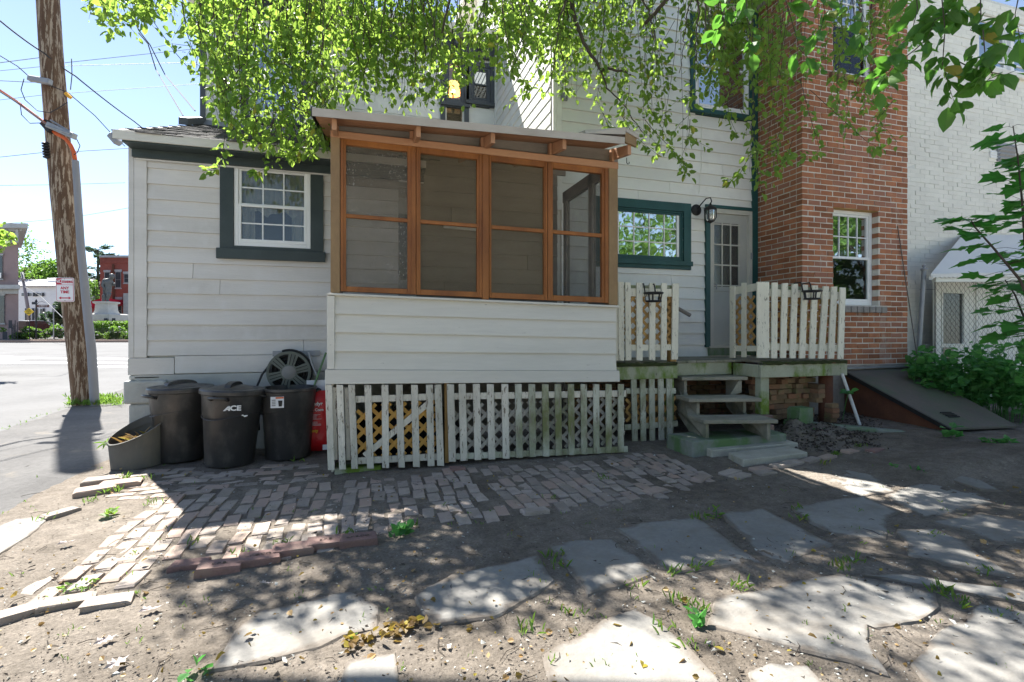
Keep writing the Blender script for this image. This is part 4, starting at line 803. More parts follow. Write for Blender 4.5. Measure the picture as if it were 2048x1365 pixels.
def hb(xa, ya, xb, yb, h, Y, mat, name='rail', root=None):
    MB().hexa([onY(xa,ya+h,Y), onY(xb,yb+h,Y), onY(xb,yb,Y), onY(xa,ya,Y)], (0,.02,0)).build(name, mat, root or skirt, bevel=0.002)
hb(711, 793, 884, 787, 13, Yk+.022, M['picket']); hb(716, 916, 886, 907, 13, Yk+.022, M['picket'])
hb(903, 787, 1254, 781, 13, Yk+.022, M['picket']); hb(908, 908, 1256, 893, 12, Yk+.022, M['picketm'])
a, b = onY(729, 912, Yk+.03), onY(858, 806, Yk+.03); MB().bar(a, b, 0.055, 0.018, up=(0,1,0)).build('brace', M['picket'], skirt)
a = onY(714, 917, Yk+.06); b = onY(873, 804, Yk+.06); lattice(skirt, a, (1,0,0.012), (0,0,1), b.x-a.x, b.z-a.z, M['latty'])
a = onY(905, 912, Yk+.06); b = onY(1248, 796, Yk+.06); lattice(skirt, a, (1,0,0.004), (0,0,1), b.x-a.x, b.z-a.z, M['lattg'])
a = onY(668, 958, Yk+.0); MB().bx(a.x, a.x+.42, Yk+.05, Yk+.30, -0.1, onY(700, 938, Yk).z-.004).build('footing_block', M['mosswood'], skirt, bevel=0.01)
MB().bx(xl-.0, xl+.02, YP+.02, YB-.1, 0.02, zf-.06).build('side_panel', M['picket'], skirt)
for k, (x, y, s) in enumerate([(0.35,5.4,.28),(0.75,5.6,.30),(0.15,5.75,.25)]):
    bm = MB().lathe([(0.02,0),(s*.8,.03),(s,.16),(s*.85,.33),(s*.35,.45),(0.03,.52)], 20, (x, y, 0.02)); bm.v = [(a+.05*noise.noise(Vector((a*7,b*7,c*7))), b+.05*noise.noise(Vector((a*7,b*7+9,c*7))), c) for a, b, c in bm.v]
    tag(bm.build('rubbish_bag', M['plasbag'], None, smooth=True), 'shiny black rubbish bag under the porch, %s' % ('leftmost behind the yellow lattice','rightmost behind the yellow lattice','farthest back by the house wall')[(1,1,2)[k] if False else (0,1,2)[k]], 'bag', 'rubbish bags under the porch')
# ================================================================ DECK, RAILINGS, STEPS
dz = HC-0.356
deck = thing('wooden_deck', 'small mossy wooden deck at the back door, boards weathered grey', 'deck', (4.4, 5.9, 0))
DX0, DX1 = xr+.06, 6.05; YF1, YF2, YF3 = 5.30, 5.50, 5.05; SX0, SX1 = 3.66, 4.69
x = DX0; 
while x < DX1:
    yf = YF1 if x < SX0 else (YF2 if x < SX1-.02 else YF3); yb = YR-.03 if x < XB-.13 else 5.55
    MB().bx(x, min(x+.137, DX1), yf-.02, yb, dz-.028+R(-.002,.002), dz+R(-.002,.002)).build('deck_board', M['step'], deck, bevel=0.004); x += .142
def fascia(xa, xb, Y, z0, z1, nm='fascia_board', m='mosswood'): return MB().bx(xa, xb, Y, Y+.035, z0, z1).build(nm, M[m], deck, bevel=0.004)
fascia(DX0+.05, SX0+.02, YF1-.01, dz-.20, dz-.045); fascia(SX0+.03, SX1-.04, YF2, dz-.19, dz-.03); fascia(SX1-.0, DX1+.03, YF3-.012, dz-.20, dz-.042)
MB().bx(SX1, SX1+.035, YF3+.03, YF2+.03, dz-.20, dz-.042).build('fascia_board', M['mosswood'], deck, bevel=0.004)
for (xa, xb, Y) in ((DX0, SX0, YF1-.03), (SX1, DX1, YF3-.035)):       # moss along the board ends
    mb = MB(); n = 60
    for i in range(n+1):
        xx = xa+(xb-xa)*i/n; h = .028+.020*noise.noise(Vector((xx*9, 3, 0))); mb.v += [(xx, Y, dz-.012-h), (xx, Y-.006, dz-.006+.006*noise.noise(Vector((xx*14,1,0)))), (xx, Y+.05, dz+.006)]
        if i: o_ = 3*i; mb.f += [(o_-3, o_, o_+1, o_-2), (o_-2, o_+1, o_+2, o_-1)]
    mb.build('moss', M['moss'], deck, smooth=True)
for (x_, y_) in ((SX0-.07, YF1+.03), (SX1+.03, YF3+.03), (SX1+.02, YF3+.03)):
    pass
MB().bx(SX0-.10, SX0+.0, YF1+.03, YF1+.13, 0.0, dz-.202).build('post', M['mosswood'], deck, bevel=0.006)
MB().bx(SX1+.04, SX1+.17, YF3+.03, YF3+.13, 0.0, dz-.202).build('post', M['mosswood'], deck, bevel=0.006)
MB().lathe([(.085,0.0),(.085,dz-.06)], 16, (DX1-.14, YF3+.16, 0)).build('log_post', M['rustred'], deck, smooth=True)
MB().bx(xr+.02, XB-.02, YR-.06, YR-.035, -.1, dz-.03).build('back_wall', M['cement'], deck)
MB().bx(XB-.3, DX1, 5.54, 5.57, -.1, dz-.03).build('back_wall', M['cement'], deck)
OBX = unit_block('brick', M['oldbrick'], bev=.08, wob=.04, seed=77)
for j in range(12):
    x = xr+.05+(.11 if j % 2 else 0)
    while x < XB-.3: place('brick', OBX, M['oldbrick'], (x+.1, YR-.075, .05+j*.072), deck).scale = (.205, .05, .062); x += .222
# left railing
rl1 = thing('deck_railing', 'short picket railing with honey lattice beside the screened porch', 'railing', (3.2, YF1, dz), 'deck railings')
Yr = YF1-.055
for (tx, bx_, wp) in ((1233,1236.5,8.5),(1242,1243,11),(1256,1257.5,11.5),(1279.5,1279.5,12),(1305.5,1305,12),(1329,1328,11),(1352,1350,12.5)):
    picket(rl1, tx, 564+.03*(tx-1233), bx_, 722-.02*(tx-1233), wp, Yr-(0.012 if tx == 1242 else 0), M['deckrail'], 0.022)
hb(1248, 577, 1358, 578, 16, Yr+.024, M['deckrail'], 'rail', rl1); hb(1250, 690, 1352, 689, 12, Yr+.024, M['deckrail'], 'rail', rl1)
MB().hexa([onY(1245,577,Yr+.07), onY(1352,577,Yr+.07), onY(1352,571,Yr+.07), onY(1245,571,Yr+.07)], (0,.08,0)).build('cap_rail', M['mosswood'], rl1)
a = onY(1248, 692, Yr+.05); b = onY(1349, 592, Yr+.05); lattice(rl1, a, (1,0,0), (0,0,1), b.x-a.x, b.z-a.z, M['lattb'], sp=0.092)
MB().bx(onY(1345,600,Yr+.06).x-.02, onY(1345,600,Yr+.06).x+.06, Yr+.07, Yr+.15, dz, onY(1345,572,Yr).z).build('post', M['lattb'], rl1, bevel=0.004)
# right railing: front and return
rl2 = thing('deck_railing', 'longer corner picket railing with honey lattice in front of the brick wall', 'railing', (5.3, YF3, dz), 'deck railings')
Yr = YF3-.055
for (tx, bx_, wp) in ((1527,1527,24),(1550.5,1549,11.5),(1571,1567,11.5),(1591,1586,11.5),(1611,1605,11.5),(1631,1625,11.5),(1653,1643.5,11.5),(1669.5,1663,11.5),(1686.5,1682,11)):
    picket(rl2, tx, 564+.07*(tx-1527), bx_, 716.5+.012*(tx-1527), wp, Yr, M['deckrail'], 0.022)
hb(1540, 578, 1692, 585, 15, Yr+.024, M['deckrail'], 'rail', rl2); hb(1538, 687, 1686, 690, 14, Yr+.024, M['deckrail'], 'rail', rl2)
MB().hexa([onY(1540,577,Yr+.07), onY(1692,586,Yr+.07), onY(1692,579,Yr+.07), onY(1540,570,Yr+.07)], (0,.06,0)).build('cap_rail', M['mosswood'], rl2)
a = onY(1538, 690, Yr+.05); b = onY(1684, 594, Yr+.05); lattice(rl2, a, (1,0,0), (0,0,1), b.x-a.x, b.z-a.z, M['lattb'], sp=0.086)
Xs = SX1-.03
def qx(px0, px1, y0, y1): return [onX(px0,y1,Xs), onX(px1,y1,Xs), onX(px1,y0,Xs), onX(px0,y0,Xs)]
for (pa, pb, y0, y1) in ((1459,1469,573,716),(1482,1491,566,715)): MB().hexa(qx(pa, pb, y0, y1), (.022,0,0)).build('picket', M['deckrail'], rl2, bevel=0.003)
MB().hexa([onX(1462,591,Xs+.025), onX(1512,582,Xs+.025), onX(1512,567,Xs+.025), onX(1462,576,Xs+.025)], (.02,0,0)).build('rail', M['deckrail'], rl2); MB().hexa([onX(1464,703,Xs+.025), onX(1512,703,Xs+.025), onX(1512,692,Xs+.025), onX(1464,692,Xs+.025)], (.02,0,0)).build('rail', M['deckrail'], rl2)
a = onX(1464, 694, Xs+.05); b = onX(1510, 592, Xs+.05); lattice(rl2, (a.x, a.y, a.z), (0,-1,0), (0,0,1), a.y-b.y, b.z-a.z, M['lattb'], sp=0.09)
# iron pot holders hung on the railings
for (px, y0, Y, lab) in ((1307, 590, YF1-.17, 'black iron ring pot holder hooked over the railing by the porch'), (1624, 586, YF3-.17, 'black iron ring pot holder hooked over the railing by the brick wall')):
    c = onY(px, y0, Y); ph = thing('pot_holder', lab, 'pot holder', (c.x, c.y, c.z-.1), 'pot holders on the deck railings')
    ring = lambda r_, z, rr: MB().tube([(c.x+r_*math.cos(a_), c.y+r_*math.sin(a_), c.z+z) for a_ in np.linspace(0, 2*math.pi, 29)], rr, 6, cap=False)
    mb = ring(.105, .02, .011); mb.build('upper_ring', M['iron'], ph, smooth=True); ring(.085, -.075, .010).build('lower_ring', M['iron'], ph, smooth=True)
    mb = MB()
    for k in range(5): a_ = k*2*math.pi/5+.3; mb.bar((c.x+.105*math.cos(a_), c.y+.105*math.sin(a_), c.z+.02), (c.x+.085*math.cos(a_), c.y+.085*math.sin(a_), c.z-.078), .018, .006, up=(math.cos(a_), math.sin(a_), 0))
    mb.bar((c.x-.085, c.y, c.z-.078), (c.x+.085, c.y, c.z-.078), .02, .006); mb.build('strap', M['iron'], ph)
    mb = MB()
    for s in (-.07, .07): mb.tube([(c.x+s, c.y+.07, c.z+.02), (c.x+s, c.y+.085, c.z+.10), (c.x+s, c.y+.10, c.z+.135), (c.x+s, c.y+.20, c.z+.135), (c.x+s, c.y+.21, c.z+.10)], .009, 6)
    mb.build('hook', M['iron'], ph, smooth=True)
# picket panel under the left part of the deck
sk2 = thing('lattice_skirt', 'narrow mossy picket skirt under the deck, left of the wooden steps', 'lattice skirt', (3.2, YF1, 0))
Yr = YF1+.0
for (tx, bx_) in ((1268,1270.5),(1286,1287.5),(1304,1305.5),(1322,1324),(1339,1341)): picket(sk2, tx, 757, bx_, 889-(tx-1268)*.03, 11, Yr, M['picketm'])
hb(1252, 777, 1352, 777, 11, Yr+.022, M['picketm'], 'rail', sk2); hb(1250, 850, 1356, 842, 11, Yr+.022, M['picketm'], 'rail', sk2)
a = onY(1252, 850, Yr+.05); b = onY(1352, 788, Yr+.05); lattice(sk2, a, (1,0,0), (0,0,1), b.x-a.x, b.z-a.z, M['lattb'])
# steps
steps = thing('wooden_steps', 'weathered open wooden steps with three treads leading to the deck', 'steps', (4.1, 4.9, 0))
def tread(pl, pr_, py, z, depth, th=.042):
    a = onZ(pl, py, z); b = onZ(pr_, py-1, z); d = Vector((0.06, depth, 0)); MB().hexa([a, b, b+d, a+d], (0,0,-th)).build('tread', M['step'], steps, bevel=0.006); return a, b
T1 = tread(1364, 1496, 755, HC-.55, .30); T2 = tread(1378, 1524, 798, HC-.755, .34); T3 = tread(1408, 1557, 841, HC-.945, .36)
for (A, Bq, C) in ((T3[0], T1[0], .06), (T3[1], T1[1], -.10)):
    x0 = A.x+C; x1 = Bq.x+C; 
    q = [(x0, A.y+.05, HC-1.17), (x0, A.y+.05, A.z-.044), (x0+.01, A.y+.36, A.z-.044), (lerp(x0,x1,.5), T2[0].y+.05, T2[0].z-.20), (lerp(x0,x1,.5), T2[0].y+.05, T2[0].z-.044), (lerp(x0,x1,.6), T2[0].y+.33, T2[0].z-.044), (x1, Bq.y+.04, Bq.z-.20), (x1, Bq.y+.04, Bq.z-.044), (x1, Bq.y+.28, Bq.z-.044), (x1, Bq.y+.28, Bq.z-.40), (lerp(x0,x1,.3), A.y+.42, HC-1.17)]
    MB().prism(q[::-1], (.04,0,0)).build('stringer', M['step'], steps)
# concrete slab and stone treads at the foot
p1 = onG(1352, 893); p2 = onZ(1386, 877, 0.15); p3 = onZ(1590, 866, 0.15)
a, b = onZ(1352, 874, 0.15), onZ(1385, 884, 0.15); c = onZ(1574, 868, 0.15)
slabm = MB(); sl_q = [b, c, c+Vector((.05,.42,0)), b+Vector((-.02,.45,0))]; slabm.hexa(sl_q, (0,0,-.20)); tag(slabm.build('concrete_slab', M['mossstone'], None, bevel=0.012), 'green mossy concrete slab under the foot of the steps', 'slab')
for (q, lab) in (([(1388,893),(1424,905),(1597,886),(1560,876)], 'long pale stone plank lying directly against the mossy slab'), ([(1456,908),(1486,923),(1616,905),(1578,892)], 'shorter pale stone plank at the edge of the brick path')):
    P = [onG(px, py, .055) for px, py in q]; z = max(p.z for p in P); P = [Vector((p.x, p.y, z)) for p in P]
    tag(MB().hexa(P, (0,0,-.055-.03)).build('stone_plank', M['plank'], None, bevel=0.008), lab, 'stone slab', 'stone planks before the steps')
# handrail stub beyond the left railing
hr = thing('handrail', 'grey round handrail end on a bracket on the house wall beside the door', 'handrail', onY(1340, 600, YR-.3))
a, b = onY(1318, 596, YR-.28), onY(1380, 631, YR-.28); MB().tube([a, b], .028, 12).build('rail', M['rail'], hr, smooth=30); m_ = a.lerp(b, .45)
MB().tube([m_, m_+Vector((0,.03,-.06)), (m_.x, YR-.02, m_.z-.06)], .008, 6).build('bracket', M['iron'], hr)
# brick stack under the deck
stack = []
OB = [unit_block('salvaged_brick', M['oldbrick'], bev=0.08, wob=0.05, seed=40+s) for s in range(6)]
bs = thing('brick_stack', 'loosely stacked old mossy bricks under the right end of the deck', 'brick stack', (5.3, 5.4, 0))
hstep = .066
for j in range(9):
    x = SX1+.12; z = 0.20+j*hstep
    while x < DX1-.28-(0.0 if j < 6 else .05):
        end_on = R(0,1) < .45; l = R(.095,.105) if end_on else R(.19,.215)
        o = place('brick', random.choice(OB), None, (x+l/2, YF3+.30+R(-.025,.03)+.02*math.sin(j), z+R(-.002,.002)), bs); o.scale = (l, .2 if end_on else .10, .060); o.rotation_euler = (0, R(-.02,.02), R(-.06,.06)); x += l+R(.004,.018)
for j in range(8):
    o = place('brick', random.choice(OB), None, (DX1-.16+.03*j*.1, YF3+.10+R(-.02,.02), 0.16+j*.062), bs); o.scale = (.11, .2, .058); o.rotation_euler = (0,0,R(-.15,.15)) if j < 5 else (0,0,0)
    if j >= 4: o.location.x -= .14; o.location.y += .10
# ================================================================ BRICK BUILDINGS
YBK = 5.60; XBR = onY(1815, 600, YBK).x
def brick_wall(root, faces, course, blen, mat, mmat, ops, ztop, z0, nlimit, rec=0.010, seed=1, vis=None, gap=0.011, gapb=None):
    """faces: list of (kind,'Y'|'X', plane, a0, a1); bricks proud of the mortar"""
    rr = random.Random(seed); C = []; gapb = gapb or gap
    for (kind, pl, a0, a1, sgn) in faces:
        n = int((ztop-z0)/course)
        for j in range(n):
            z = z0+j*course; a = a0-(blen/2 if j % 2 else 0)
            spans = [(a0, a1)]
            for (o0, o1, oz0, oz1) in (ops if kind == 'Y' else []):
                if oz0 < z+course*.6 and oz1 > z+course*.4: spans = [s for (p, q) in spans for s in ((p, min(q, o0)), (max(p, o1), q)) if s[1]-s[0] > .02]
            while a < a1:
                for (p, q) in spans:
                    x0, x1 = max(a, p), min(a+blen-gap, q)
                    if x1-x0 > .03: C.append((kind, pl, x0, x1, z+rr.uniform(-.003,.003), rr.uniform(-.005,.004)))
                a += blen
    def dist(c): ctr = Vector(((c[2]+c[3])/2, c[1], c[4])) if c[0] == 'Y' else Vector((c[1], (c[2]+c[3])/2, c[4])); return (ctr-EYE).length*(1 if vis is None or vis(ctr) else 50)
    C.sort(key=dist); UB = [unit_block('brick', mat, bev=0.0001, wob=0.02, seed=60+s) for s in range(5)]; rest = MB(); dep = .10
    for k, (kind, pl, x0, x1, z, e) in enumerate(C):
        h = course-gapb
        if k < nlimit:
            if kind == 'Y': loc = ((x0+x1)/2, pl+e+dep/2, z+h/2); sc = (x1-x0, dep, h)
            else: loc = (pl+e+dep/2, (x0+x1)/2, z+h/2); sc = (dep, x1-x0, h)
            o = place('brick', UB[k % 5], None, loc, root); o.scale = sc
        elif kind == 'Y': rest.bx(x0, x1, pl+e, pl+e+dep, z, z+h)
        else: rest.bx(pl+e, pl+e+dep, x0, x1, z, z+h)
    if rest.v: rest.build('upper_bricks', mat, root, kind='stuff')
    mb = MB()
    for (kind, pl, a0, a1, sgn) in faces:
        if kind == 'Y':
            for (a, b, p, q) in rect_minus(a0+.005, a1-.004, z0-.3, ztop, [(o[0]-.006, o[1]+.006, o[2]-.006, o[3]+.006) for o in ops]): mb.bx(a, b, pl+rec, pl+.30, p, q)
        else: mb.bx(pl+rec+.001, pl+.29, a0-.112+rec+.001, a1, z0-.3, ztop-.001)
    mb.build('mortar', mmat, root)
bb = thing('brick_building', 'two-storey red brick building wing with white sash windows beside the white house', 'brick building', (6.9, 6.5, 0))
bw1 = rectY(1667, 419, 1757, 610, YBK); bw2 = rectY(1667, -60, 1752, 152, YBK)
ops = [bw1, bw2]; course = .0785
zb0 = HC-.46
brick_wall(bb, [('Y', YBK, XB, XBR, 1), ('X', XB, YBK+.112, YR+.10, 1)], course, .226, M['brick'], M['mortar'], ops, 6.9, zb0, 296, rec=.005, gap=.016, gapb=.015, vis=lambda p: p.z < 5.6, seed=4)
MB().bx(XB-.01, XBR+.015, YBK-.012, YBK+.3, 0.0, zb0-.01).build('base', M['cement'], bb)
MB().bx(XB+.32, XBR-.02, YBK+.9, YBK+6, 0, 7.3).build('core', M['mortar'], bb); MB().bx(XB-.05, XBR+.1, YBK-.1, YBK+6.2, 6.905, 7.3).build('roof', M['froof'], bb); MB().bx(XB+.01, XB+.30, YR+.11, YBK+6, 0, 6.9).build('side_wall', M['mortar'], bb)
for (w_, top) in ((bw1, True), (bw2, True)):
    window(bb, YBK+.13, *w_, 0.0, M['vinyl'], M['vinyl'], M['gl_b'], 4, 2, fw=.055, sill=0, room=True, grid_lower=False, lower=M['gl_w'])
    MB().bx(w_[0]+.07, w_[1]-.07, YBK+.20, YBK+.21, w_[2]+.06, (w_[2]+w_[3])/2-.02).build('window_shade', M['curtain'], bb)
    n = 9; sx = (w_[1]-w_[0]+.20)/n
    so_ = MB().bx(w_[0]-.06, w_[1]+.10, YBK-.02, YBK+.11, w_[2]-.022, w_[2]-.016).build('sill_bed', M['mortar'], bb)
    for i in range(n): MB().bx(w_[0]-.08+i*sx, w_[0]-.08+(i+1)*sx-.012, YBK-.055, YBK+.10, w_[2]-.115+R(-.002,.002), w_[2]-.024+R(-.002,.002)).build('sill_brick', M['cement'] if w_ is bw1 else M['oldbrick'], so_, bevel=.006)
    MB().bx(w_[0]-.02, w_[1]+.07, YBK+.012, YBK+.10, w_[3]-.002, w_[3]+.03).build('lintel', M['lattb'], bb)
rod = MB().tube([onY(1795, 452, YBK-.02), onY(1808, 540, YBK-.02), onY(1835, 720, YBK-.25)], .007, 6); tag(rod.build('iron_rod', M['rod'], None), 'thin rusty iron rod leaning against the brick corner', 'rod')
# white painted brick building
YWB = 6.40
wbd = thing('white_brick_building', 'tall white painted brick building at the right with an upstairs window', 'brick building', (10, 7.5, 0))
ww = (onY(1958, 60, YWB).x, onY(2090, 60, YWB).x, onY(2000, 142, YWB).z, 7.2)
brick_wall(wbd, [('Y', YWB, XBR-.3, 13.2, 1)], .078, .232, M['wbrick'], M['wmortar'], [ww], 7.5, 0.75, 296, rec=.004, seed=9, gap=.006, gapb=.006, vis=lambda p: p.x > XBR+1.0 and p.z < 5.5 and p.x < 12.0)
MB().bx(XBR-.3, 13.2, YWB-.03, YWB+.2, 0, .745).build('base', M['cement'], wbd)
xm = (ww[0]+ww[1])/2-.10
for (a, b) in ((ww[0], xm), (xm+.06, ww[1])): window(wbd, YWB+.06, a, b, ww[2], ww[3], 0.0, M['vinyl'], M['vinyl'], M['gl_b'], 1, 1, fw=.06, sill=0, open_gap=-.3)
MB().bx(xm-.02, xm+.08, YWB-.03, YWB+.1, ww[2], ww[3]).build('mullion', M['vinyl'], wbd)
MB().bx(ww[0]-.1, ww[1], YWB-.07, YWB+.06, ww[2]-.10, ww[2]-.004).build('sill', M['wbrick'], wbd, bevel=.006)
vt = rectY(1994, 291, 2026, 323, YWB); vo = MB().bx(vt[0]-.02, vt[1]+.02, YWB-.03, YWB-.004, vt[2]-.02, vt[3]+.02).build('vent', M['galv'], wbd)
for k in range(4): z = vt[2]+(vt[3]-vt[2])*k/4; MB().hexa([(vt[0], YWB-.035, z), (vt[1], YWB-.035, z), (vt[1], YWB-.06, z+.03), (vt[0], YWB-.06, z+.03)], (0,.02,.012)).build('slat', M['galv'], vo)
vt2 = rectY(1979, 303, 1992, 318, YWB); vo = MB().bx(vt2[0], vt2[1], YWB-.02, YWB-.004, vt2[2], vt2[3]).build('vent', M['vinyl'], wbd)
for k in range(3): z = vt2[2]+(vt2[3]-vt2[2])*k/3; MB().bx(vt2[0]+.005, vt2[1]-.005, YWB-.03, YWB-.021, z+.01, z+.02).build('slat', M['vinyl'], vo)
# white entry with awning
YE = 6.05
ent = thing('entry_porch', 'white boxed entry with a glazed door under a pale sloping awning', 'entry', (onY(1960, 650, YE).x, YE, 0))
ex0 = onY(1872, 620, YE).x; ex1 = onY(1952, 620, YE).x; ez1 = onY(1910, 560, YE).z
gd = rectY(1885, 587, 1926, 688, YE)
mb = MB()
for (a, b, p, q) in rect_minus(ex0, ex1, 0, ez1, [gd]): mb.bx(a, b, YE, YE+.05, p, q)
dr = mb.build('door', M['paint_w'], ent); MB().bx(gd[0], gd[1], YE+.02, YE+.025, gd[2], gd[3]).build('pane', M['gl_d'], dr)
MB().bx(gd[0]-.03, gd[0], YE-.012, YE-.001, gd[2]-.03, gd[3]+.03).bx(gd[1], gd[1]+.03, YE-.012, YE-.001, gd[2]-.03, gd[3]+.03).bx(gd[0], gd[1], YE-.011, YE-.001, gd[3], gd[3]+.03).bx(gd[0], gd[1], YE-.011, YE-.001, gd[2]-.03, gd[2]).build('door_frame', M['paint_w'], dr)
MB().bx(gd[0], gd[0]+.25, YE-.01, YE-.001, gd[2]-.25, gd[2]-.06).build('lower_pane', M['gl_d'], dr)
MB().bx(ex1+.002, 13.0, YE+.02, YE+.07, 0, ez1+.02).build('side_wall', M['paint_w'], ent); MB().bx(ex1-.02, ex1+.05, YE-.02, YE+.019, 0, ez1+.05).build('corner_board', M['paint_w'], ent)
mb = MB(); q = [onY(1862,548,YE-.55), onY(2075,545,YE-.55), onY(2075,470,YWB-.02), onY(1925,470,YWB-.02)]; mb.hexa(q, (0,.0,-.03)); aw = mb.build('awning', M['awn'], ent)
mb = MB(); n = 26; A, B_ = onY(1862,548,YE-.56), onY(2075,545,YE-.56)
for i in range(n): a = A.lerp(B_, i/n); b = A.lerp(B_, (i+1)/n); c = a.lerp(b, .5); mb.prism([a, b, b+Vector((0,0,-.05)), c+Vector((0,0,-.075)), a+Vector((0,0,-.05))][::-1], (0,.006,0))
mb.build('valance', M['awn'], aw)
MB().bar(onY(1862,556,YE-.55), onY(1862,556,YE-.02)+Vector((.0,0,0)), .05, .06).build('beam', M['paint_w'], aw); MB().bar(onY(1868,560,YE-.50), onY(2075,560,YE-.50), .06, .07).build('beam', M['paint_w'], aw)
# cellar hatch
hat = thing('cellar_hatch', 'sloping rusty steel cellar hatch against the brick wall', 'cellar hatch', (7.2, 5.0, 0.1))
bl, br, fr_, fl = onY(1688, 741, YBK-.03), onY(1818, 736, YBK-.03), onZ(2034, 851, .20), onZ(1902, 856, .20)
br.x = max(br.x, XBR)
MB().hexa([fl, fr_, br, bl], (0,0,-.035)).build('hatch_door', M['rust'], hat, bevel=.006)
n_ = (fr_-fl).cross(br-fl).normalized(); ctr = fl*.62+fr_*.24+bl*.07+br*.07
mb = MB(); u = (fr_-fl).normalized(); v_ = (bl-fl).normalized()
for k in range(4): mb.bar(ctr+v_*.035*k-u*.08+n_*.006, ctr+v_*.035*k+u*.08+n_*.006, .012, .010, up=n_)
mb.build('grip', M['iron'], hat)
e = Vector((.02,.02,-.04)); q = [fl+e, bl+e, Vector((bl.x+.02, bl.y, .1)), Vector((fl.x+.02, fl.y+.02, .06))]
MB().prism([q[0], q[3], q[2], q[1]], (.03,0,0)).build('hatch_side', M['rustred'], hat)
MB().bar(fl+Vector((-.015,0,-.03)), bl+Vector((-.015,0,-.03)), .02, .05).build('hatch_flange', M['iron'], hat)
MB().bar(onZ(1635, 862, .14)+Vector((0,.5,0)), fl+Vector((-.02,-.05,-.13)), .14, .10).build('hatch_kerb', M['mossstone'], hat, bevel=.012)
MB().bar(onY(1692,737,YBK-.04), onY(1818,733,YBK-.04), .05, .02).build('head_flashing', M['galv'], hat)
pp_ = MB().tube([onY(1684, 748, 4.95), onG(1720, 852, .0)], .019, 10); tag(pp_.build('white_pipe', M['pvc'], None, smooth=30), 'thin white plastic pipe leaning on the end of the deck', 'pipe')
# chain link fence
fen = thing('chain_link_fence', 'rusty chain link fence with a leaning grey post in front of the white entry', 'fence', (10.0, 5.55, .15))
YFc = 5.62; p0, p1 = onY(1834, 722, YFc), onY(1848, 540, YFc)
MB().tube([p0+Vector((0,0,-.25)), p1], .032, 12).build('post', M['galv'], fen, smooth=30); MB().lathe([(.0,.09),(.03,.06),(.012,.03),(.045,.02),(.045,-.01)][::-1], 12, p1).build('post_cap', M['galv'], fen, smooth=True)
fx0 = onY(1871, 600, YFc).x; fx1 = 13.0; fz1 = onY(1900, 562, YFc).z; fz0 = .35; mb = MB(); sp = .052; n = int((fx1-fx0)/sp); m_ = int((fz1-fz0)/sp)
for i in range(n):
    pts = [(fx0+(i+(.5+.42*(1 if (k+i) % 2 else -1)))*sp, YFc+(.004 if k % 2 else -.004), fz0+k*sp) for k in range(m_+1)]; mb.tube(pts, .0024, 4, cap=False)
mb.build('mesh_wire', M['rod'], fen)
MB().tube([(fx0-.01, YFc, fz0-.1), (fx0-.01, YFc, fz1)], .008, 6).build('tension_bar', M['rod'], fen)
for z in (fz0+.25, fz1-.15): MB().tube([(p0.x+.05, YFc, z), (fx0, YFc, z)], .003, 5).build('tie_wire', M['rod'], fen)
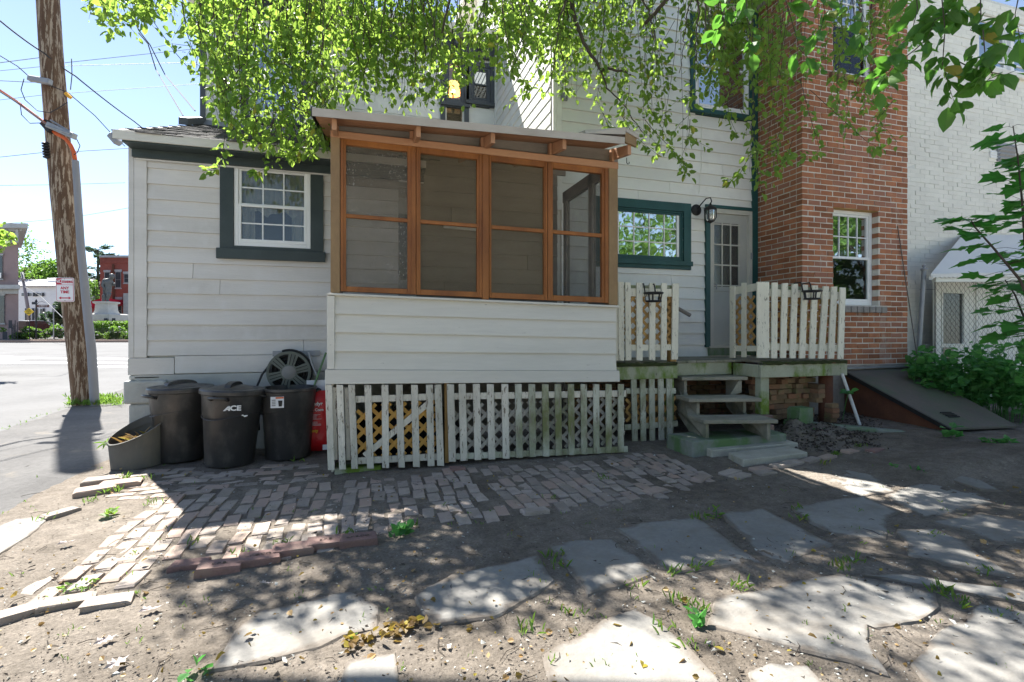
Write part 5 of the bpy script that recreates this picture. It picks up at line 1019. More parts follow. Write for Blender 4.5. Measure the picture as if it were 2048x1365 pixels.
# ================================================================ BINS AND THINGS BY THE WALL
def bin_(c, lab, lid=True, letters=False, sticker=False, h=.72, rt=.268, rb=.215, turn=0.0, tilt=(0,0)):
    x, y = c; z = gz(x, y)+.012; t = thing('rubbish_bin', lab, 'bin', (x, y, z), 'black bins along the wing wall'); t.rotation_euler = (tilt[0], tilt[1], 0)
    bm = MB(); n = 48; prof = [(rb-.03,.0),(rb-.006,.006),(rb,.02),(lerp(rb,rt,.66),.66*h),(lerp(rb,rt,.67)+.008,.675*h),(lerp(rb,rt,.95)+.008,.94*h),(rt+.008,.95*h),(rt+.018,.965*h),(rt+.018,.995*h),(rt+.004,h),(rt-.006,.99*h),(rb-.006,.03)]
    for (r_, zz) in prof:
        for k in range(n):
            a = 2*math.pi*k/n+turn; q = r_
            if .05*h < zz < .6*h and r_ > rb-.005 and (k % 12) in (4,5,6,7,8): q -= .012
            bm.v.append((x+q*math.cos(a), y+q*math.sin(a), z+zz))
    for i in range(len(prof)-1):
        for k in range(n): bm.f.append((i*n+k, i*n+(k+1)%n, (i+1)*n+(k+1)%n, (i+1)*n+k))
    bm.f.append(tuple(range(n-1,-1,-1))); bm.f.append(tuple((len(prof)-1)*n+k for k in range(n)))
    bm.build('body', M['black'], t, smooth=35)
    for s in (0, math.pi):
        a = turn+s+.45; ca, sa = math.cos(a), math.sin(a); P = lambda r_, tt, zz: (x+r_*ca-tt*sa, y+r_*sa+tt*ca, z+zz)
        MB().tube([P(rt-.01,-.075,.90*h), P(rt+.05,-.07,.93*h), P(rt+.062,0,.935*h), P(rt+.05,.07,.93*h), P(rt-.01,.075,.90*h)], .014, 8).build('handle', M['black'], t, smooth=True)
    mb = MB().tube([(x+(lerp(rb,rt,.68)+.009)*math.cos(a), y+(lerp(rb,rt,.68)+.009)*math.sin(a), z+.67*h-.03*math.cos(2*(a-turn))) for a in np.linspace(0, 2*math.pi, 49)], .004, 5, cap=False); mb.build('moulded_band', M['black'], t)
    if lid:
        lo = MB().lathe([(rt+.026,.962*h),(rt+.028,h+.004),(rt+.018,h+.018),(rt-.03,h+.022),(rt-.05,h+.015),(rt-.09,h+.028),(.10,h+.05),(.0001,h+.055)], 48, (x, y, z), close=False).build('lid', M['black'], t, smooth=35)
        mb = MB(); n2 = 20; a0 = turn+.5
        for i in range(n2+1):
            u = -1+2*i/n2; hh = .050*math.sqrt(max(0, 1-u*u)); L_ = .15
            for (wv, zz) in ((-.035, .0), (-.028, hh), (.028, hh), (.035, .0)): mb.v.append((x+u*L_*math.cos(a0)-wv*math.sin(a0), y+u*L_*math.sin(a0)+wv*math.cos(a0), z+h+.035+zz))
            if i: o_ = 4*i; mb.f += [(o_-4, o_-3, o_+1, o_), (o_-3, o_-2, o_+2, o_+1), (o_-2, o_-1, o_+3, o_+2)]
        mb.build('lid_grip', M['black'], lo, smooth=40)
    d = Vector((x, y, 0)).normalized(); rgt = Vector((d.y, -d.x, 0)); f = Vector((x, y, 0))-d*(lerp(rb,rt,.82)+.0125)
    if letters:
        tl = (rt-rb)/h; up = Vector((-d.x*tl, -d.y*tl, 1)).normalized()
        text('CE', .066, f+rgt*.021+Vector((0,0,z+.80*h))-d*.004, rgt, up, M['white'], t, .0012, bold=.0025, sx=1.15)
        o3 = f-rgt*.048+Vector((0,0,z+.80*h))-d*.003; lm = MB(); r0_, u0_ = rgt, up; rgt = rgt*.66; up = up*.66
        lm.prism([o3+rgt*.036+up*.036, o3+rgt*.012+up*.036, o3-rgt*.052-up*.036, o3-rgt*.022-up*.036, o3+rgt*.014+up*.004], d*.002); lm.prism([o3+rgt*.036+up*.036, o3+rgt*.016+up*.036, o3+rgt*.014-up*.036, o3+rgt*.038-up*.036], d*.0021); lm.prism([o3+rgt*.016-up*.008, o3-rgt*.006-up*.008, o3-rgt*.016-up*.022, o3+rgt*.016-up*.022], d*.0019)
        lm.build('lettering', M['white'], t); rgt, up = r0_, u0_
        lm = MB()
        for (du, dv, s) in ((.055,-.075,.012),(.072,-.085,.016),(.09,-.078,.01)): q_ = o3+rgt*(.07+du)+up*dv+d*.008; lm.prism([q_, q_+rgt*s*1.4, q_+rgt*s+up*s, q_-rgt*.003+up*s*.7], d*.002)
        lm.build('paint_splash', M['white'], t)
    if sticker:
        up = Vector((0,0,1)); o3 = f-rgt*.095+up*(z+.83*h)-d*.006+d*.016
        MB().hexa([o3-rgt*.065-up*.055, o3+rgt*.055-up*.055-d*.02, o3+rgt*.055+up*.055-d*.02, o3-rgt*.065+up*.055], d*.002).build('label_sticker', M['signw'], t)
        MB().hexa([o3-rgt*.02+up*.036-d*.012, o3+rgt*.053+up*.036-d*.022, o3+rgt*.053+up*.052-d*.022, o3-rgt*.02+up*.052-d*.012], d*.002).build('label_band', M['orangec'], t)
        MB().prism([o3+rgt*.008-up*.04-d*.018, o3+rgt*.036-up*.04-d*.022, o3+rgt*.042+up*.018-d*.022, o3+rgt*.002+up*.018-d*.018], d*.002).build('label_picture', M['iron'], t)
        lm = MB()
        for k in range(4): q_ = o3-rgt*.055+up*(.02-.018*k)-d*.008; lm.hexa([q_, q_+rgt*.035-d*.006, q_+rgt*.035+up*.006-d*.006, q_+up*.006], d*.002)
        lm.build('label_print', M['iron'], t)
    return t
bin_((-1.79, 5.86), 'lidded black plastic bin behind, next to the grey planter', True, turn=.3)
bin_((-1.27, 5.52), 'lidded black plastic bin with white ACE lettering on its front', True, True, turn=.9, tilt=(0,.05))
bin_((-.755, 5.66), 'open black plastic bin without a lid, paper label near its rim', False, False, True, turn=.1, rt=.262)
# planter
px_, py_ = -2.12, 5.74; pt = thing('planter', 'grey plastic planter with a slanted rim standing by the house corner', 'planter', (px_, py_, gz(px_,py_)))
mb = MB(); n = 40
for (r_, f_) in ((.205,0),(.215,.02),(.235,1),(.246,1.0),(.246,1.03),(.232,1.03),(.222,.85)):
    for k in range(n):
        a = 2*math.pi*k/n; x = r_*math.cos(a); y = r_*math.sin(a); ht = .355+.36*x+.34*y; mb.v.append((px_+x, py_+y, gz(px_,py_)+ht*f_))
for i in range(6):
    for k in range(n): mb.f.append((i*n+k, i*n+(k+1)%n, (i+1)*n+(k+1)%n, (i+1)*n+k))
mb.f.append(tuple(range(n-1,-1,-1))); mb.build('pot', M['planter'], pt, smooth=35)
MB().lathe([(.215,.0),(.1,.01),(.0001,.012)], 24, (px_, py_, gz(px_,py_)+.20), close=False).build('soil', M['soil'], pt)
P = [(px_+R(-.12,.12), py_+R(-.12,.1), gz(px_,py_)+.22) for _ in range(40)]; leaf_obj('dry_stalks', P, [(R(-1,1), R(-1,1), R(.1,1)) for _ in P], [R(.08,.2) for _ in P], M['dead'], pt, kind=None, wide=.15)
P = [(px_-.22+R(-.02,.02), py_-.10+R(-.05,.03), gz(px_,py_)+.26) for _ in range(8)]; leaf_obj('grass_tuft', P, [(R(-1,.1), R(-1,0), R(-.6,.3)) for _ in P], [R(.05,.11) for _ in P], M['grass'], pt, kind=None, wide=.15)
# hose reel
rc = onY(578, 745, 5.93); rx, ry, rz = rc
reel = thing('hose_reel', 'round grey-green hose reel with six spokes mounted on the wing wall', 'hose reel', (rx, YW-.05, rz))
ro = .225; n = 72; mb = MB()
def ann(r0, r1, y0, y1, a0=0, a1=2*math.pi, seg=72):
    m = MB(); 
    for i in range(seg+1):
        a = a0+(a1-a0)*i/seg
        for (r_, yy) in ((r0,y0),(r1,y0),(r1,y1),(r0,y1)): m.v.append((rx+r_*math.cos(a), ry+yy, rz+r_*math.sin(a)))
        if i: o_ = 4*i; m.f += [(o_-4+k, o_-4+(k+1)%4, o_+(k+1)%4, o_+k) for k in range(4)]
    return m
ann(ro*.88, ro, -.02, .012).build('rim', M['reel'], reel, smooth=30); ann(ro*.93, ro*.965, -.026, -.018).build('rim_bead', M['reel'], reel, smooth=30)
ann(.06, ro*.40, -.02, .012).build('inner_ring', M['reel'], reel, smooth=30)
MB().lathe([(.0001,-.034),(.055,-.032),(.072,-.022),(.072,.0)][::-1], 28, rc, ax='y', close=False).build('hub', M['hub'], reel, smooth=40)
for k in range(6):
    a = k*math.pi/3+.28; u = Vector((math.cos(a), 0, math.sin(a))); v = Vector((-math.sin(a), 0, math.cos(a)))
    q = [rc+u*.075-v*.036, rc+u*.205-v*.050, rc+u*.205+v*.050, rc+u*.075+v*.036]; q = [p+Vector((0,-.019,0)) for p in q]
    sp_ = MB().prism(q[::-1], (0,.028,0)).build('spoke', M['reel'], reel)
    for s in (-.016, .016): MB().bar(rc+u*.08+v*s+Vector((0,-.021,0)), rc+u*.20+v*s*1.2+Vector((0,-.021,0)), .007, .006, up=(0,1,0)).build('spoke_groove', M['hose'], sp_)
mb = MB()
for k in range(9):
    r_ = .11+.012*k
    mb.tube([(rx+(r_+.004*math.sin(3*a+k))*math.cos(a), ry+.06+.013*(k % 3), rz+r_*math.sin(a)) for a in np.linspace(0, 2*math.pi, 40)], .0095, 6, cap=False)
mb.build('coiled_hose', M['hose'], reel, smooth=True)
ann(ro*.2, ro*1.05, .11, .125).build('back_disc', M['reel'], reel, smooth=30)
MB().bx(rx-.20, rx+.30, YW-.05, YW-.034, rz+.165, rz+.225).build('wall_plate', M['galv'], reel, bevel=.003)
MB().bx(rx-.04, rx+.04, ry+.12, YW-.03, rz-.03, rz+.03).build('axle', M['reel'], reel)
MB().tube([(rx+.20, ry+.02, rz+.215), (rx+.235, ry-.01, rz+.09), (rx+.285, ry-.02, rz-.04)], .012, 8).build('crank', M['galv'], reel, smooth=30)
pts = [(rx-.10, ry+.05, rz+.19), (rx-.20, ry+.03, rz+.08), (rx-.27, ry+.01, rz-.02), (rx-.315, ry, rz-.14), (rx-.32, ry, rz-.30), (rx-.30, ry+.02, rz-.62)]
MB().tube(pts, .0115, 8).build('loose_hose', M['hose'], reel, smooth=True)
pts = [(rx+ro*1.02*math.cos(a), ry+.03, rz+ro*1.08*math.sin(a)) for a in np.linspace(1.9, -2.1, 26)]; MB().tube(pts, .012, 8).build('loose_hose', M['hose'], reel, smooth=True)
# red bag, broom handle
g0 = onY(640, 860, 5.70); bagx = onY(634, 860, 5.72).x; bz0, bz1 = gz(bagx,5.7)+.03, onY(640, 782, 5.72).z
sk_ = thing('seed_bag', 'bright red plastic sack of feed wedged between bin and porch', 'bag', (bagx, 5.72, bz0-.03))
mb = MB(); nu, nv = 14, 18
for s in (-1, 1):
    for j in range(nv+1):
        for i in range(nu+1):
            u = i/nu*2-1; v = j/nv*2-1; b = (1-u**4)*(1-abs(v)**5); x = bagx+u*.17*(1-.06*abs(v)**3); z = lerp(bz0, bz1, (v+1)/2)+.012*noise.noise(Vector((u*3,v*2,s)))
            mb.v.append((x, 5.74+s*.075*b+.018*noise.noise(Vector((u*3, v*4, s*2+5)))*b, z))
for s in range(2):
    o_ = s*(nu+1)*(nv+1)
    for j in range(nv):
        for i in range(nu):
            a = o_+j*(nu+1)+i; mb.f.append((a, a+1, a+nu+2, a+nu+1) if s == 0 else (a+nu+1, a+nu+2, a+1, a))
mb.build('sack', M['red'], sk_, smooth=True)
for (s, sz, fx, fz_, m_) in (('ndyr', .052, .60, .80, 'white'), ('in Corn', .040, .58, .70, 'white'), ('esty', .046, .50, .36, 'yellowp')): text(s, sz, (bagx-.17+.34*fx-.02, 5.645, lerp(bz0, bz1, fz_)), (1,0,0), (0,0,1), M[m_], sk_, .002, bold=.001)
lm = MB()
for k in range(9): lm.bx(bagx-.05, bagx+.03+R(-.03,.02), 5.645, 5.647, lerp(bz0,bz1,.62-.018*k-(.03 if k > 4 else 0)), lerp(bz0,bz1,.62-.018*k-(.03 if k > 4 else 0))+.003)
lm.build('small_print', M['white'], sk_)
lm = MB().bx(bagx+.06, bagx+.12, 5.67, 5.674, bz0+.02, bz0+.075).build('corner_logo', M['signw'], sk_)
MB().bx(bagx-.12, bagx+.16, 5.88, 5.90, bz1-.05, bz1+.10).build('white_card', M['signw'], sk_)
a, b = onY(652, 706, 5.95), onY(618, 800, 5.80); bm = thing('broom', 'thin green broom handle leaning in the corner beside the porch', 'broom', (b.x-.06, 5.70, gz(b.x,5.7)))
foot = Vector((b.x-.12, 5.80, gz(b.x,5.8)+.10)); MB().tube([a, b, foot], .011, 8).build('handle', M['greenpole'], bm, smooth=True); MB().bar(foot+Vector((-.12,0,0)), foot+Vector((.12,0,0)), .03, .04).build('head', M['greenpole'], bm)
MB().bar(foot+Vector((-.12,0,-.06)), foot+Vector((.12,0,-.06)), .04, .08).build('bristles', M['lattb'], bm)
# ================================================================ UTILITY POLE, SIGN, WIRES
tp = 9.0; pb = onG(172, 810); tp = (pb-EYE).dot(Vector((SN, CS, 0)))
axis = [(172,812),(160,700),(148,600),(137,500),(127,400),(118,300),(110,200),(102,100),(96,0),(90,-120)]
up_ = thing('utility_pole', 'tall leaning wooden utility pole with peeling bark-brown surface and grey conduit', 'utility pole', pb)
P = [atT(x, y, tp) for x, y in axis]; P[0].z = pb.z-.05
MB().tube(P, [.190,.186,.183,.180,.178,.175,.172,.169,.166,.163], 24).build('shaft', M['pole'], up_, smooth=30)
cpts = [atT(x, y, tp-.19) for x, y in [(190,806),(183,700),(172,600),(162,500),(156,400),(151,322)]]; cpts[0].z = pb.z-.02
MB().tube(cpts, [.07,.068,.064,.060,.054,.050], 14).build('conduit', M['conduit'], up_, smooth=30)
for s in (0, .03): MB().tube([atT(x+s*60, y, tp-.19) for x, y in [(150,325),(147,305),(140,290),(130,278),(112,268),(98,256)]], .026, 8).build('orange_duct', M['orangec'], up_, smooth=True)
mb = MB(); mb.bar(atT(96, 250, tp-.3), atT(150, 274, tp-.3), .10, .10); mb.bar(atT(92, 252, tp-.36), atT(140, 268, tp-.36), .03, .03); mb.bar(atT(100, 240, tp-.28), atT(150, 270, tp-.28), .025, .03); mb.build('splice_case', M['galv'], up_, bevel=.01)
for i in range(6): MB().lathe([(.03,-.03),(.075,-.012),(.075,.0),(.03,.03)], 12, atT(94+i*.5, 288+i*5.4, tp-.15)).build('terminal', M['iron'], up_, smooth=40)
MB().bar(atT(89, 245, tp-.22), atT(104, 262, tp-.22), .10, .12).build('terminal_box', M['iron'], up_)
for pts in ([(48,158),(42,180),(50,200),(75,222),(100,226),(120,215),(135,205)], [(40,205),(43,230),(60,247),(92,246)], [(143,118),(144,150),(141,180)], [(150,272),(160,292),(155,305),(148,310)]):
    MB().tube([atT(x, y, tp-.25) for x, y in pts], .007, 6).build('drop_wire', M['cable'], up_, smooth=True)
sg = thing('parking_sign', 'white and red no standing any time sign fixed to the utility pole', 'sign', atT(130, 603, tp-.22))
rgt = Vector((CS, -SN, 0)); fw_ = Vector((SN, CS, 0)); rgt = (rgt+fw_*.10).normalized(); nb = Vector((-rgt.y, rgt.x, 0)); c = atT(130, 580, tp-.23); U = Vector((0,0,1)); upv = (U-rgt*.02).normalized(); hw, hh = .150, .212
def rrect(c, hw, hh, r_, dep, name, mat, par):
    pts = []
    for (sx, sy, a0) in ((1,1,0),(-1,1,90),(-1,-1,180),(1,-1,270)):
        for k in range(5): a = math.radians(a0+22.5*k); pts.append(c+rgt*(sx*(hw-r_)+r_*math.cos(a))+upv*(sy*(hh-r_)+r_*math.sin(a)))
    return MB().prism(pts[::-1], nb*dep).build(name, mat, par)
rrect(c, hw, hh, .03, .004, 'plate', M['signw'], sg); rrect(c-nb*.002, hw-.010, hh-.010, .024, .0018, 'border', M['redp'], sg); rrect(c-nb*.004, hw-.017, hh-.017, .02, .0018, 'face', M['signw'], sg)
MB().hexa([c-rgt*.135+upv*.095-nb*.006, c-rgt*.050+upv*.095-nb*.006, c-rgt*.050+upv*.195-nb*.006, c-rgt*.135+upv*.195-nb*.006], nb*.0018).build('red_block', M['redp'], sg)
text('NO', .088, c-rgt*.092+upv*.147-nb*.009, rgt, upv, M['signw'], sg, .001, bold=.002, sx=.8); text('STANDING', .056, c+rgt*.045+upv*.137-nb*.007, rgt, upv, M['redp'], sg, .001, bold=.002, sx=.62)
text('ANY', .068, c+upv*.028-nb*.007, rgt, upv, M['redp'], sg, .001, bold=.0015); text('TIME', .068, c-upv*.042-nb*.007, rgt, upv, M['redp'], sg, .001, bold=.0015)
MB().hexa([c-rgt*.138+upv*.083-nb*.006, c+rgt*.138+upv*.083-nb*.006, c+rgt*.138+upv*.089-nb*.006, c-rgt*.138+upv*.089-nb*.006], nb*.0015).build('rule', M['redp'], sg)
ar = c-upv*.145-nb*.007; MB().prism([ar+rgt*x+upv*y for x, y in [(-.10,0),(-.062,.026),(-.062,.009),(.062,.009),(.062,.026),(.10,0),(.062,-.026),(.062,-.009),(-.062,-.009),(-.062,-.026)]][::-1], nb*.001).build('arrow', M['redp'], sg)
mb = MB()
for s in (.19, -.19): mb.lathe([(.0001,0),(.008,.002),(.008,.006)], 10, c+upv*s-nb*.008, ax='y')
mb.build('bolt', M['galv'], sg); MB().bar(c+upv*.15+nb*.006, c+upv*.15+nb*.09, .03, .03).bar(c-upv*.15+nb*.006, c-upv*.15+nb*.09, .03, .03).build('bracket', M['galv'], sg)
def wire(pts, r_, lab, mat='cable', name='overhead_wire', sag=0.0):
    Q = [atT(*p) for p in pts]; out = []
    for a, b in zip(Q, Q[1:]):
        for k in range(8): t = k/8; out.append(a.lerp(b, t)-Vector((0,0,sag*4*t*(1-t))))
    out.append(Q[-1]); return tag(MB().tube(out, r_, 5).build(name, M[mat], None), lab, 'wire', 'overhead wires')
wire([(-60,8,7.5),(0,42,8.2),(90,108,tp-.2),(150,152,9.2),(268,243,11.5),(420,360,16)], .013, 'thickest dark cable running down from upper left past the pole', sag=.02)
wire([(-60,85,8),(0,112,8.4),(35,133,8.6),(62,157,tp-.2),(135,185,tp-.15),(190,232,9.6),(225,270,10.2),(250,293,10.6)], .008, 'cable clamped to the pole in the middle and sloping to the wing eave')
wire([(-60,158,8),(0,182,8.3),(35,205,8.6),(98,252,tp-.24)], .024, 'bright orange duct cable coming in from the left to the pole', 'orangec', 'overhead_duct')
wire([(-40,178,7.9),(0,184,8.25),(38,208,8.6),(100,254,tp-.30)], .012, 'grey strand lashed above the orange duct', 'steelw')
for (pts, lab) in (([(-40,131,20),(85,115,20),(130,126,24),(420,95,30)], 'highest faint wire crossing the sky behind the pole'), ([(-40,160,20),(42,164,20),(70,165,20)], 'short level wire ending at the grey clamp on the pole'), ([(-40,146,24),(90,133,24),(400,125,30)], 'second faint wire from the top behind the pole'), ([(-40,319,22),(100,304,22),(160,303,22),(260,297,22)], 'nearly level wire crossing just above the conduit top'), ([(-40,372,26),(110,370,26),(250,366,26)], 'level wire crossing halfway down the sky'), ([(-40,452,26),(100,440,26),(165,432,26),(260,416,26)], 'lowest wire rising to the right in front of the far trees'), ([(-40,205,26),(90,190,26),(400,168,30)], 'third faint wire from the top behind the pole')):
    wire(pts, .014 if pts[0][2] < 23 else .012, lab, 'steelw')
for (pts, lab) in (([(262,28,9.0),(278,62,9.4),(300,90,9.6),(330,150,10),(390,222,YU/1.13)], 'upper of two drop wires slanting down to the upstairs corner'), ([(277,66,9.4),(296,88,9.6),(312,140,9.8),(366,232,YU/1.145)], 'lower of two drop wires slanting down to the wing roof'), ([(290,20,14),(350,105,14),(388,150,14)], 'single thin wire slanting behind the drop wires')):
    wire(pts, .010, lab)
MB_ = MB().bar(atT(58,157,tp-.3), atT(102,165,tp-.3), .09, .09); tag(MB_.build('cable_clamp', M['galv'], None, bevel=.01), 'grey cable splice hung on the wire left of the pole', 'cable clamp', 'cable clamps')
MB_ = MB().bar(atT(222,270,10.1), atT(238,288,10.1), .16, .12); tag(MB_.build('cable_clamp', M['galv'], None, bevel=.02), 'ragged grey wire splice just left of the wing eave', 'cable clamp', 'cable clamps')
tag(MB().bar(atT(132,187,tp-.3), atT(141,196,tp-.3), .05, .05).build('wire_tag', M['amber'], None), 'small amber tag clipped on the wire right of the pole', 'tag')
# ================================================================ ACROSS THE STREET
fxz = lambda px, py, t: atT(px, py, t)
Rt = Vector((CS, -SN, 0)); Fw = Vector((SN, CS, 0))
def fbox(mb, x0, x1, y0, y1, t, dep):                # block facing the street between pixel columns, at depth t
    d = ray(x1, HOR).normalized()-Rt*.05; mb.hexa([atT(x0,y1,t), atT(x1,y1,t), atT(x1,y0,t), atT(x0,y0,t)], d*dep); return mb
gy = lambda t: HOR-(FG-HC)/t*F                       # pixel row of the far ground at depth t
def fwin(root, x0, x1, y0, y1, t, head=None, mat='dwin', fm='cornice', sub=True):
    w_ = fbox(MB(), x0-1, x1+1, y0-1, y1+1, t-.06, .1).build('window', M[fm], root); fbox(MB(), x0, x1, y0, (y0+y1)/2-.3, t-.09, .02).build('pane', M[mat], w_); fbox(MB(), x0, x1, (y0+y1)/2+.3, y1, t-.09, .02).build('pane', M[mat], w_)
    if head: fbox(MB(), x0-2.5, x1+2.5, y0-head-1, y0-1.2, t-.12, .2).build('lintel', M[fm], w_); fbox(MB(), x0-2.5, x1+2.5, y1+1.2, y1+3.4, t-.15, .2).build('sill', M[fm], w_)
t = 40.0
mh = thing('mauve_house', 'mauve stucco house with grey cornice at the far left corner', 'house', atT(-60, gy(t), t))
fbox(MB(), -160, 37, 470, gy(t), t, 12).build('wall', M['mauve'], mh); fbox(MB(), -160, 38, 462, 486, t-.3, 12).build('frieze_board', M['cornice'], mh); co = fbox(MB(), -165, 56, 447, 456, t-1.0, 13).build('cornice', M['cornice'], mh); fbox(MB(), -165, 44, 456, 462, t-.6, 12.4).build('cornice_bed', M['cornice'], co)
for px in (-20, 8, 31): fbox(MB(), px, px+6, 458, 486, t-.7, .4).build('bracket', M['cornice'], mh, bevel=.05)
fbox(MB(), -160, 40, 570, 578, t-.7, .7).build('belt_cornice', M['cornice'], mh); fbox(MB(), -160, 36, 578, 588, t-.2, .2).build('belt_frieze', M['cornice'], mh)
fwin(mh, -12, 4, 512, 557, t, 3); fwin(mh, -12, 8, 592, 646, t, 3); fbox(MB(), -1, 2.5, 546, 556, t-.4, .4).build('air_conditioner', M['vinyl'], mh)
for (nm, cat, px, py0, py1, lab) in (('garden_chair', 'chair', 20, 640, 668, ''),):
    gc = thing(nm, 'small dark garden chair beside the mauve house wall', cat, atT(22, gy(36.5), 36.5)); q = gy(36.5)
    fbox(MB(), 17, 26, 655, 657, 36.5, .4).build('seat', M['shutter'], gc); fbox(MB(), 17, 24, 641, 655, 36.8, .05).build('backrest', M['shutter'], gc)
    for (a, b) in ((17.5,0),(25,0),(17.5,.4),(25,.4)): fbox(MB(), a, a+.9, 657, q, 36.5+b, .04).build('leg', M['shutter'], gc)
fp = thing('flower_pot', 'dark square pot with a plant by the mauve house', 'flower pot', atT(10, gy(36.4), 36.4)); fbox(MB(), 5, 15, 664, gy(36.4), 36.4, .35).build('pot', M['shutter'], fp)
c = atT(10, 660, 36.6); Q = crown_points(c, (.25,.2,.2), 120, 6); leaf_obj('foliage', Q, RNG.normal(size=(len(Q),3)), np.full(len(Q), .09), M['fleaf'], fp)
t = 64.0
wh = thing('far_white_house', 'long white house with dark shutters and pale roof across the street', 'house', atT(75, gy(t), t))
fbox(MB(), 36, 130, 572, gy(t), t, 9).build('wall', M['fwhite'], wh); MB().hexa([atT(34,572,t-.4), atT(132,572,t-.4), atT(132,559,t+4), atT(34,559,t+4)], (0,0,-.12)).build('roof', M['froof'], wh); fbox(MB(), 96, 190, 562, gy(t+2), t+2, 8).build('wing', M['fwhite'], wh); MB().hexa([atT(94,566,t+1.5), atT(192,566,t+1.5), atT(192,556,t+6), atT(94,556,t+6)], (0,0,-.12)).build('roof', M['froof'], wh)
for (a, b, c_, d) in ((43,50,587,592),(58,63,587,592),(75,82,587,592),(57,60.5,618,640),(80,84,618,640)): fwin(wh, a, b, c_, d, t, fm='fwhite')
for (a, c_, d) in ((50,617,641),(64,617,641),(70.5,617,641),(85,617,641),(54,586,593),(66,586,593),(71,586,593),(84,586,593)): fbox(MB(), a, a+4, c_, d, t-.12, .1).build('shutter', M['shutter'], wh)
fwin(wh, 103, 110, 576, 592, t+2, fm='fwhite')
t = 52.0
rb = thing('far_red_building', 'red brick two-storey building with grey lintels behind the statue', 'building', atT(240, gy(t), t))
fbox(MB(), 200, 330, 515, gy(t), t, 10).build('wall', M['fbrick'], rb); fbox(MB(), 198, 334, 511, 515, t-.3, 10.5).build('coping', M['cornice'], rb); fbox(MB(), 200, 330, 523, 526, t-.1, .2).build('brick_band', M['fbrick'], rb)
for (a, b, c_, d) in ((209.5,218.5,546,575),(231,241,545,575),(248.5,258,549,565),(230,242,600,644)): fwin(rb, a, b, c_, d, t, 4.5)
fbox(MB(), 224, 228, 529, 545, t-.2, .2).build('downpipe', M['rustred'], rb); MB().tube([atT(226,545,t-.2), atT(227.5,600,t-.2), atT(229,gy(t),t-.2)], .10, 8).build('downpipe', M['rustred'], rb)
fbox(MB(), 247, 262, 587, gy(t), t-1.2, 1.2).build('bay', M['cornice'], rb)
t = 50.0
rp = thing('far_red_porch', 'low red-roofed porch left of the red brick building', 'porch', atT(190, gy(t), t)); MB().hexa([atT(172,606,t-1), atT(203,597,t-1), atT(203,606,t-1), atT(172,617,t-1)], Fw*3).build('roof', M['redp'], rp); fbox(MB(), 176, 200, 617, gy(t), t+1, 1).build('wall', M['fbrick'], rp)
fbox(MB(), 178, 180, 612, gy(t), t-.6, .2).build('post', M['cornice'], rp)
gh = thing('far_grey_house', 'distant pale gabled house seen beyond the red porch', 'house', atT(185, gy(70), 70)); fbox(MB(), 168, 204, 578, gy(70), 70, 6).build('wall', M['fwhite'], gh); MB().hexa([atT(164,580,69), atT(206,580,69), atT(206,562,73), atT(170,562,73)], (0,0,-.2)).build('roof', M['froof'], gh); fwin(gh, 182, 193, 583, 600, 70)
# statue on a pedestal
t = 44.0
st = thing('statue', 'grey bronze striding figure on a pale stone pedestal behind the hedge', 'statue', atT(213, gy(t), t))
def sq(prof, name, mat, par, cxp=213):
    mb = MB()
    for (wp, y) in prof:
        c = atT(cxp, y, t); wd = wp/F*t/2
        mb.v += [tuple(c-Rt*wd-Fw*wd), tuple(c+Rt*wd-Fw*wd), tuple(c+Rt*wd+Fw*wd), tuple(c-Rt*wd+Fw*wd)]
    for i in range(len(prof)-1):
        for k in range(4): mb.f.append((4*i+k, 4*i+(k+1)%4, 4*i+4+(k+1)%4, 4*i+4+k))
    mb.f += [(3,2,1,0), tuple(4*len(prof)-4+k for k in range(4))]; return mb.build(name, mat, par)
sq([(42,gy(t)),(42,644),(48,640),(51,630),(46,628)], 'plinth', M['stone'], st); sq([(30,628),(26,621),(25,609),(31,607),(31,604)], 'pedestal', M['stone'], st)
for px in (206, 222): fbox(MB(), px-4+6, px+5+4, 637, 646, t-1.25, .2).build('plaque', M['shutter'], st)
k_ = t/F
def sp3(x, y, d=0): return atT(x, y, t)+Fw*d
jt = {'pel':(215,581,0),'che':(216,565,0),'nec':(221,559,0),'hea':(223.5,556,0),'shl':(212,562,-.25),'shr':(219,563,.25),'ell':(211,573,-.35),'elr':(222,571,.3),'hal':(216,580,-.3),'har':(226,566,.2),'knl':(219,591,-.12),'ftl':(216,602,-.12),'knr':(213,592,.15),'ftr':(211,603,.18),'tol':(221,603,-.14),'tor':(216,603.4,.16)}
rad = {'pel':.27,'che':.33,'nec':.12,'hea':.20,'shl':.15,'shr':.15,'ell':.11,'elr':.11,'hal':.09,'har':.09,'knl':.17,'ftl':.11,'knr':.17,'ftr':.11,'tol':.07,'tor':.07}
ks = list(jt); ed = [('pel','che'),('che','nec'),('nec','hea'),('che','shl'),('che','shr'),('shl','ell'),('ell','hal'),('shr','elr'),('elr','har'),('pel','knl'),('knl','ftl'),('ftl','tol'),('pel','knr'),('knr','ftr'),('ftr','tor')]
me = bpy.data.meshes.new('figure'); c0 = sp3(*jt['pel']); me.from_pydata([tuple(sp3(*jt[k])-c0) for k in ks], [(ks.index(a), ks.index(b)) for a, b in ed], [])
MB().lathe([(.02,-.26),(.13,-.2),(.19,-.05),(.20,.06),(.15,.2),(.02,.27)], 12, sp3(224,553.5)).build('head', M['bronze'], st, smooth=True)
fo = place('figure', me, M['bronze'], c0, st); sm = fo.modifiers.new('skin', 'SKIN'); sm.use_smooth_shade = True
for i, k in enumerate(ks): me.skin_vertices[0].data[i].radius = (rad[k], rad[k])
me.skin_vertices[0].data[0].use_root = True; sb = fo.modifiers.new('sub', 'SUBSURF'); sb.levels = 1; sb.render_levels = 2
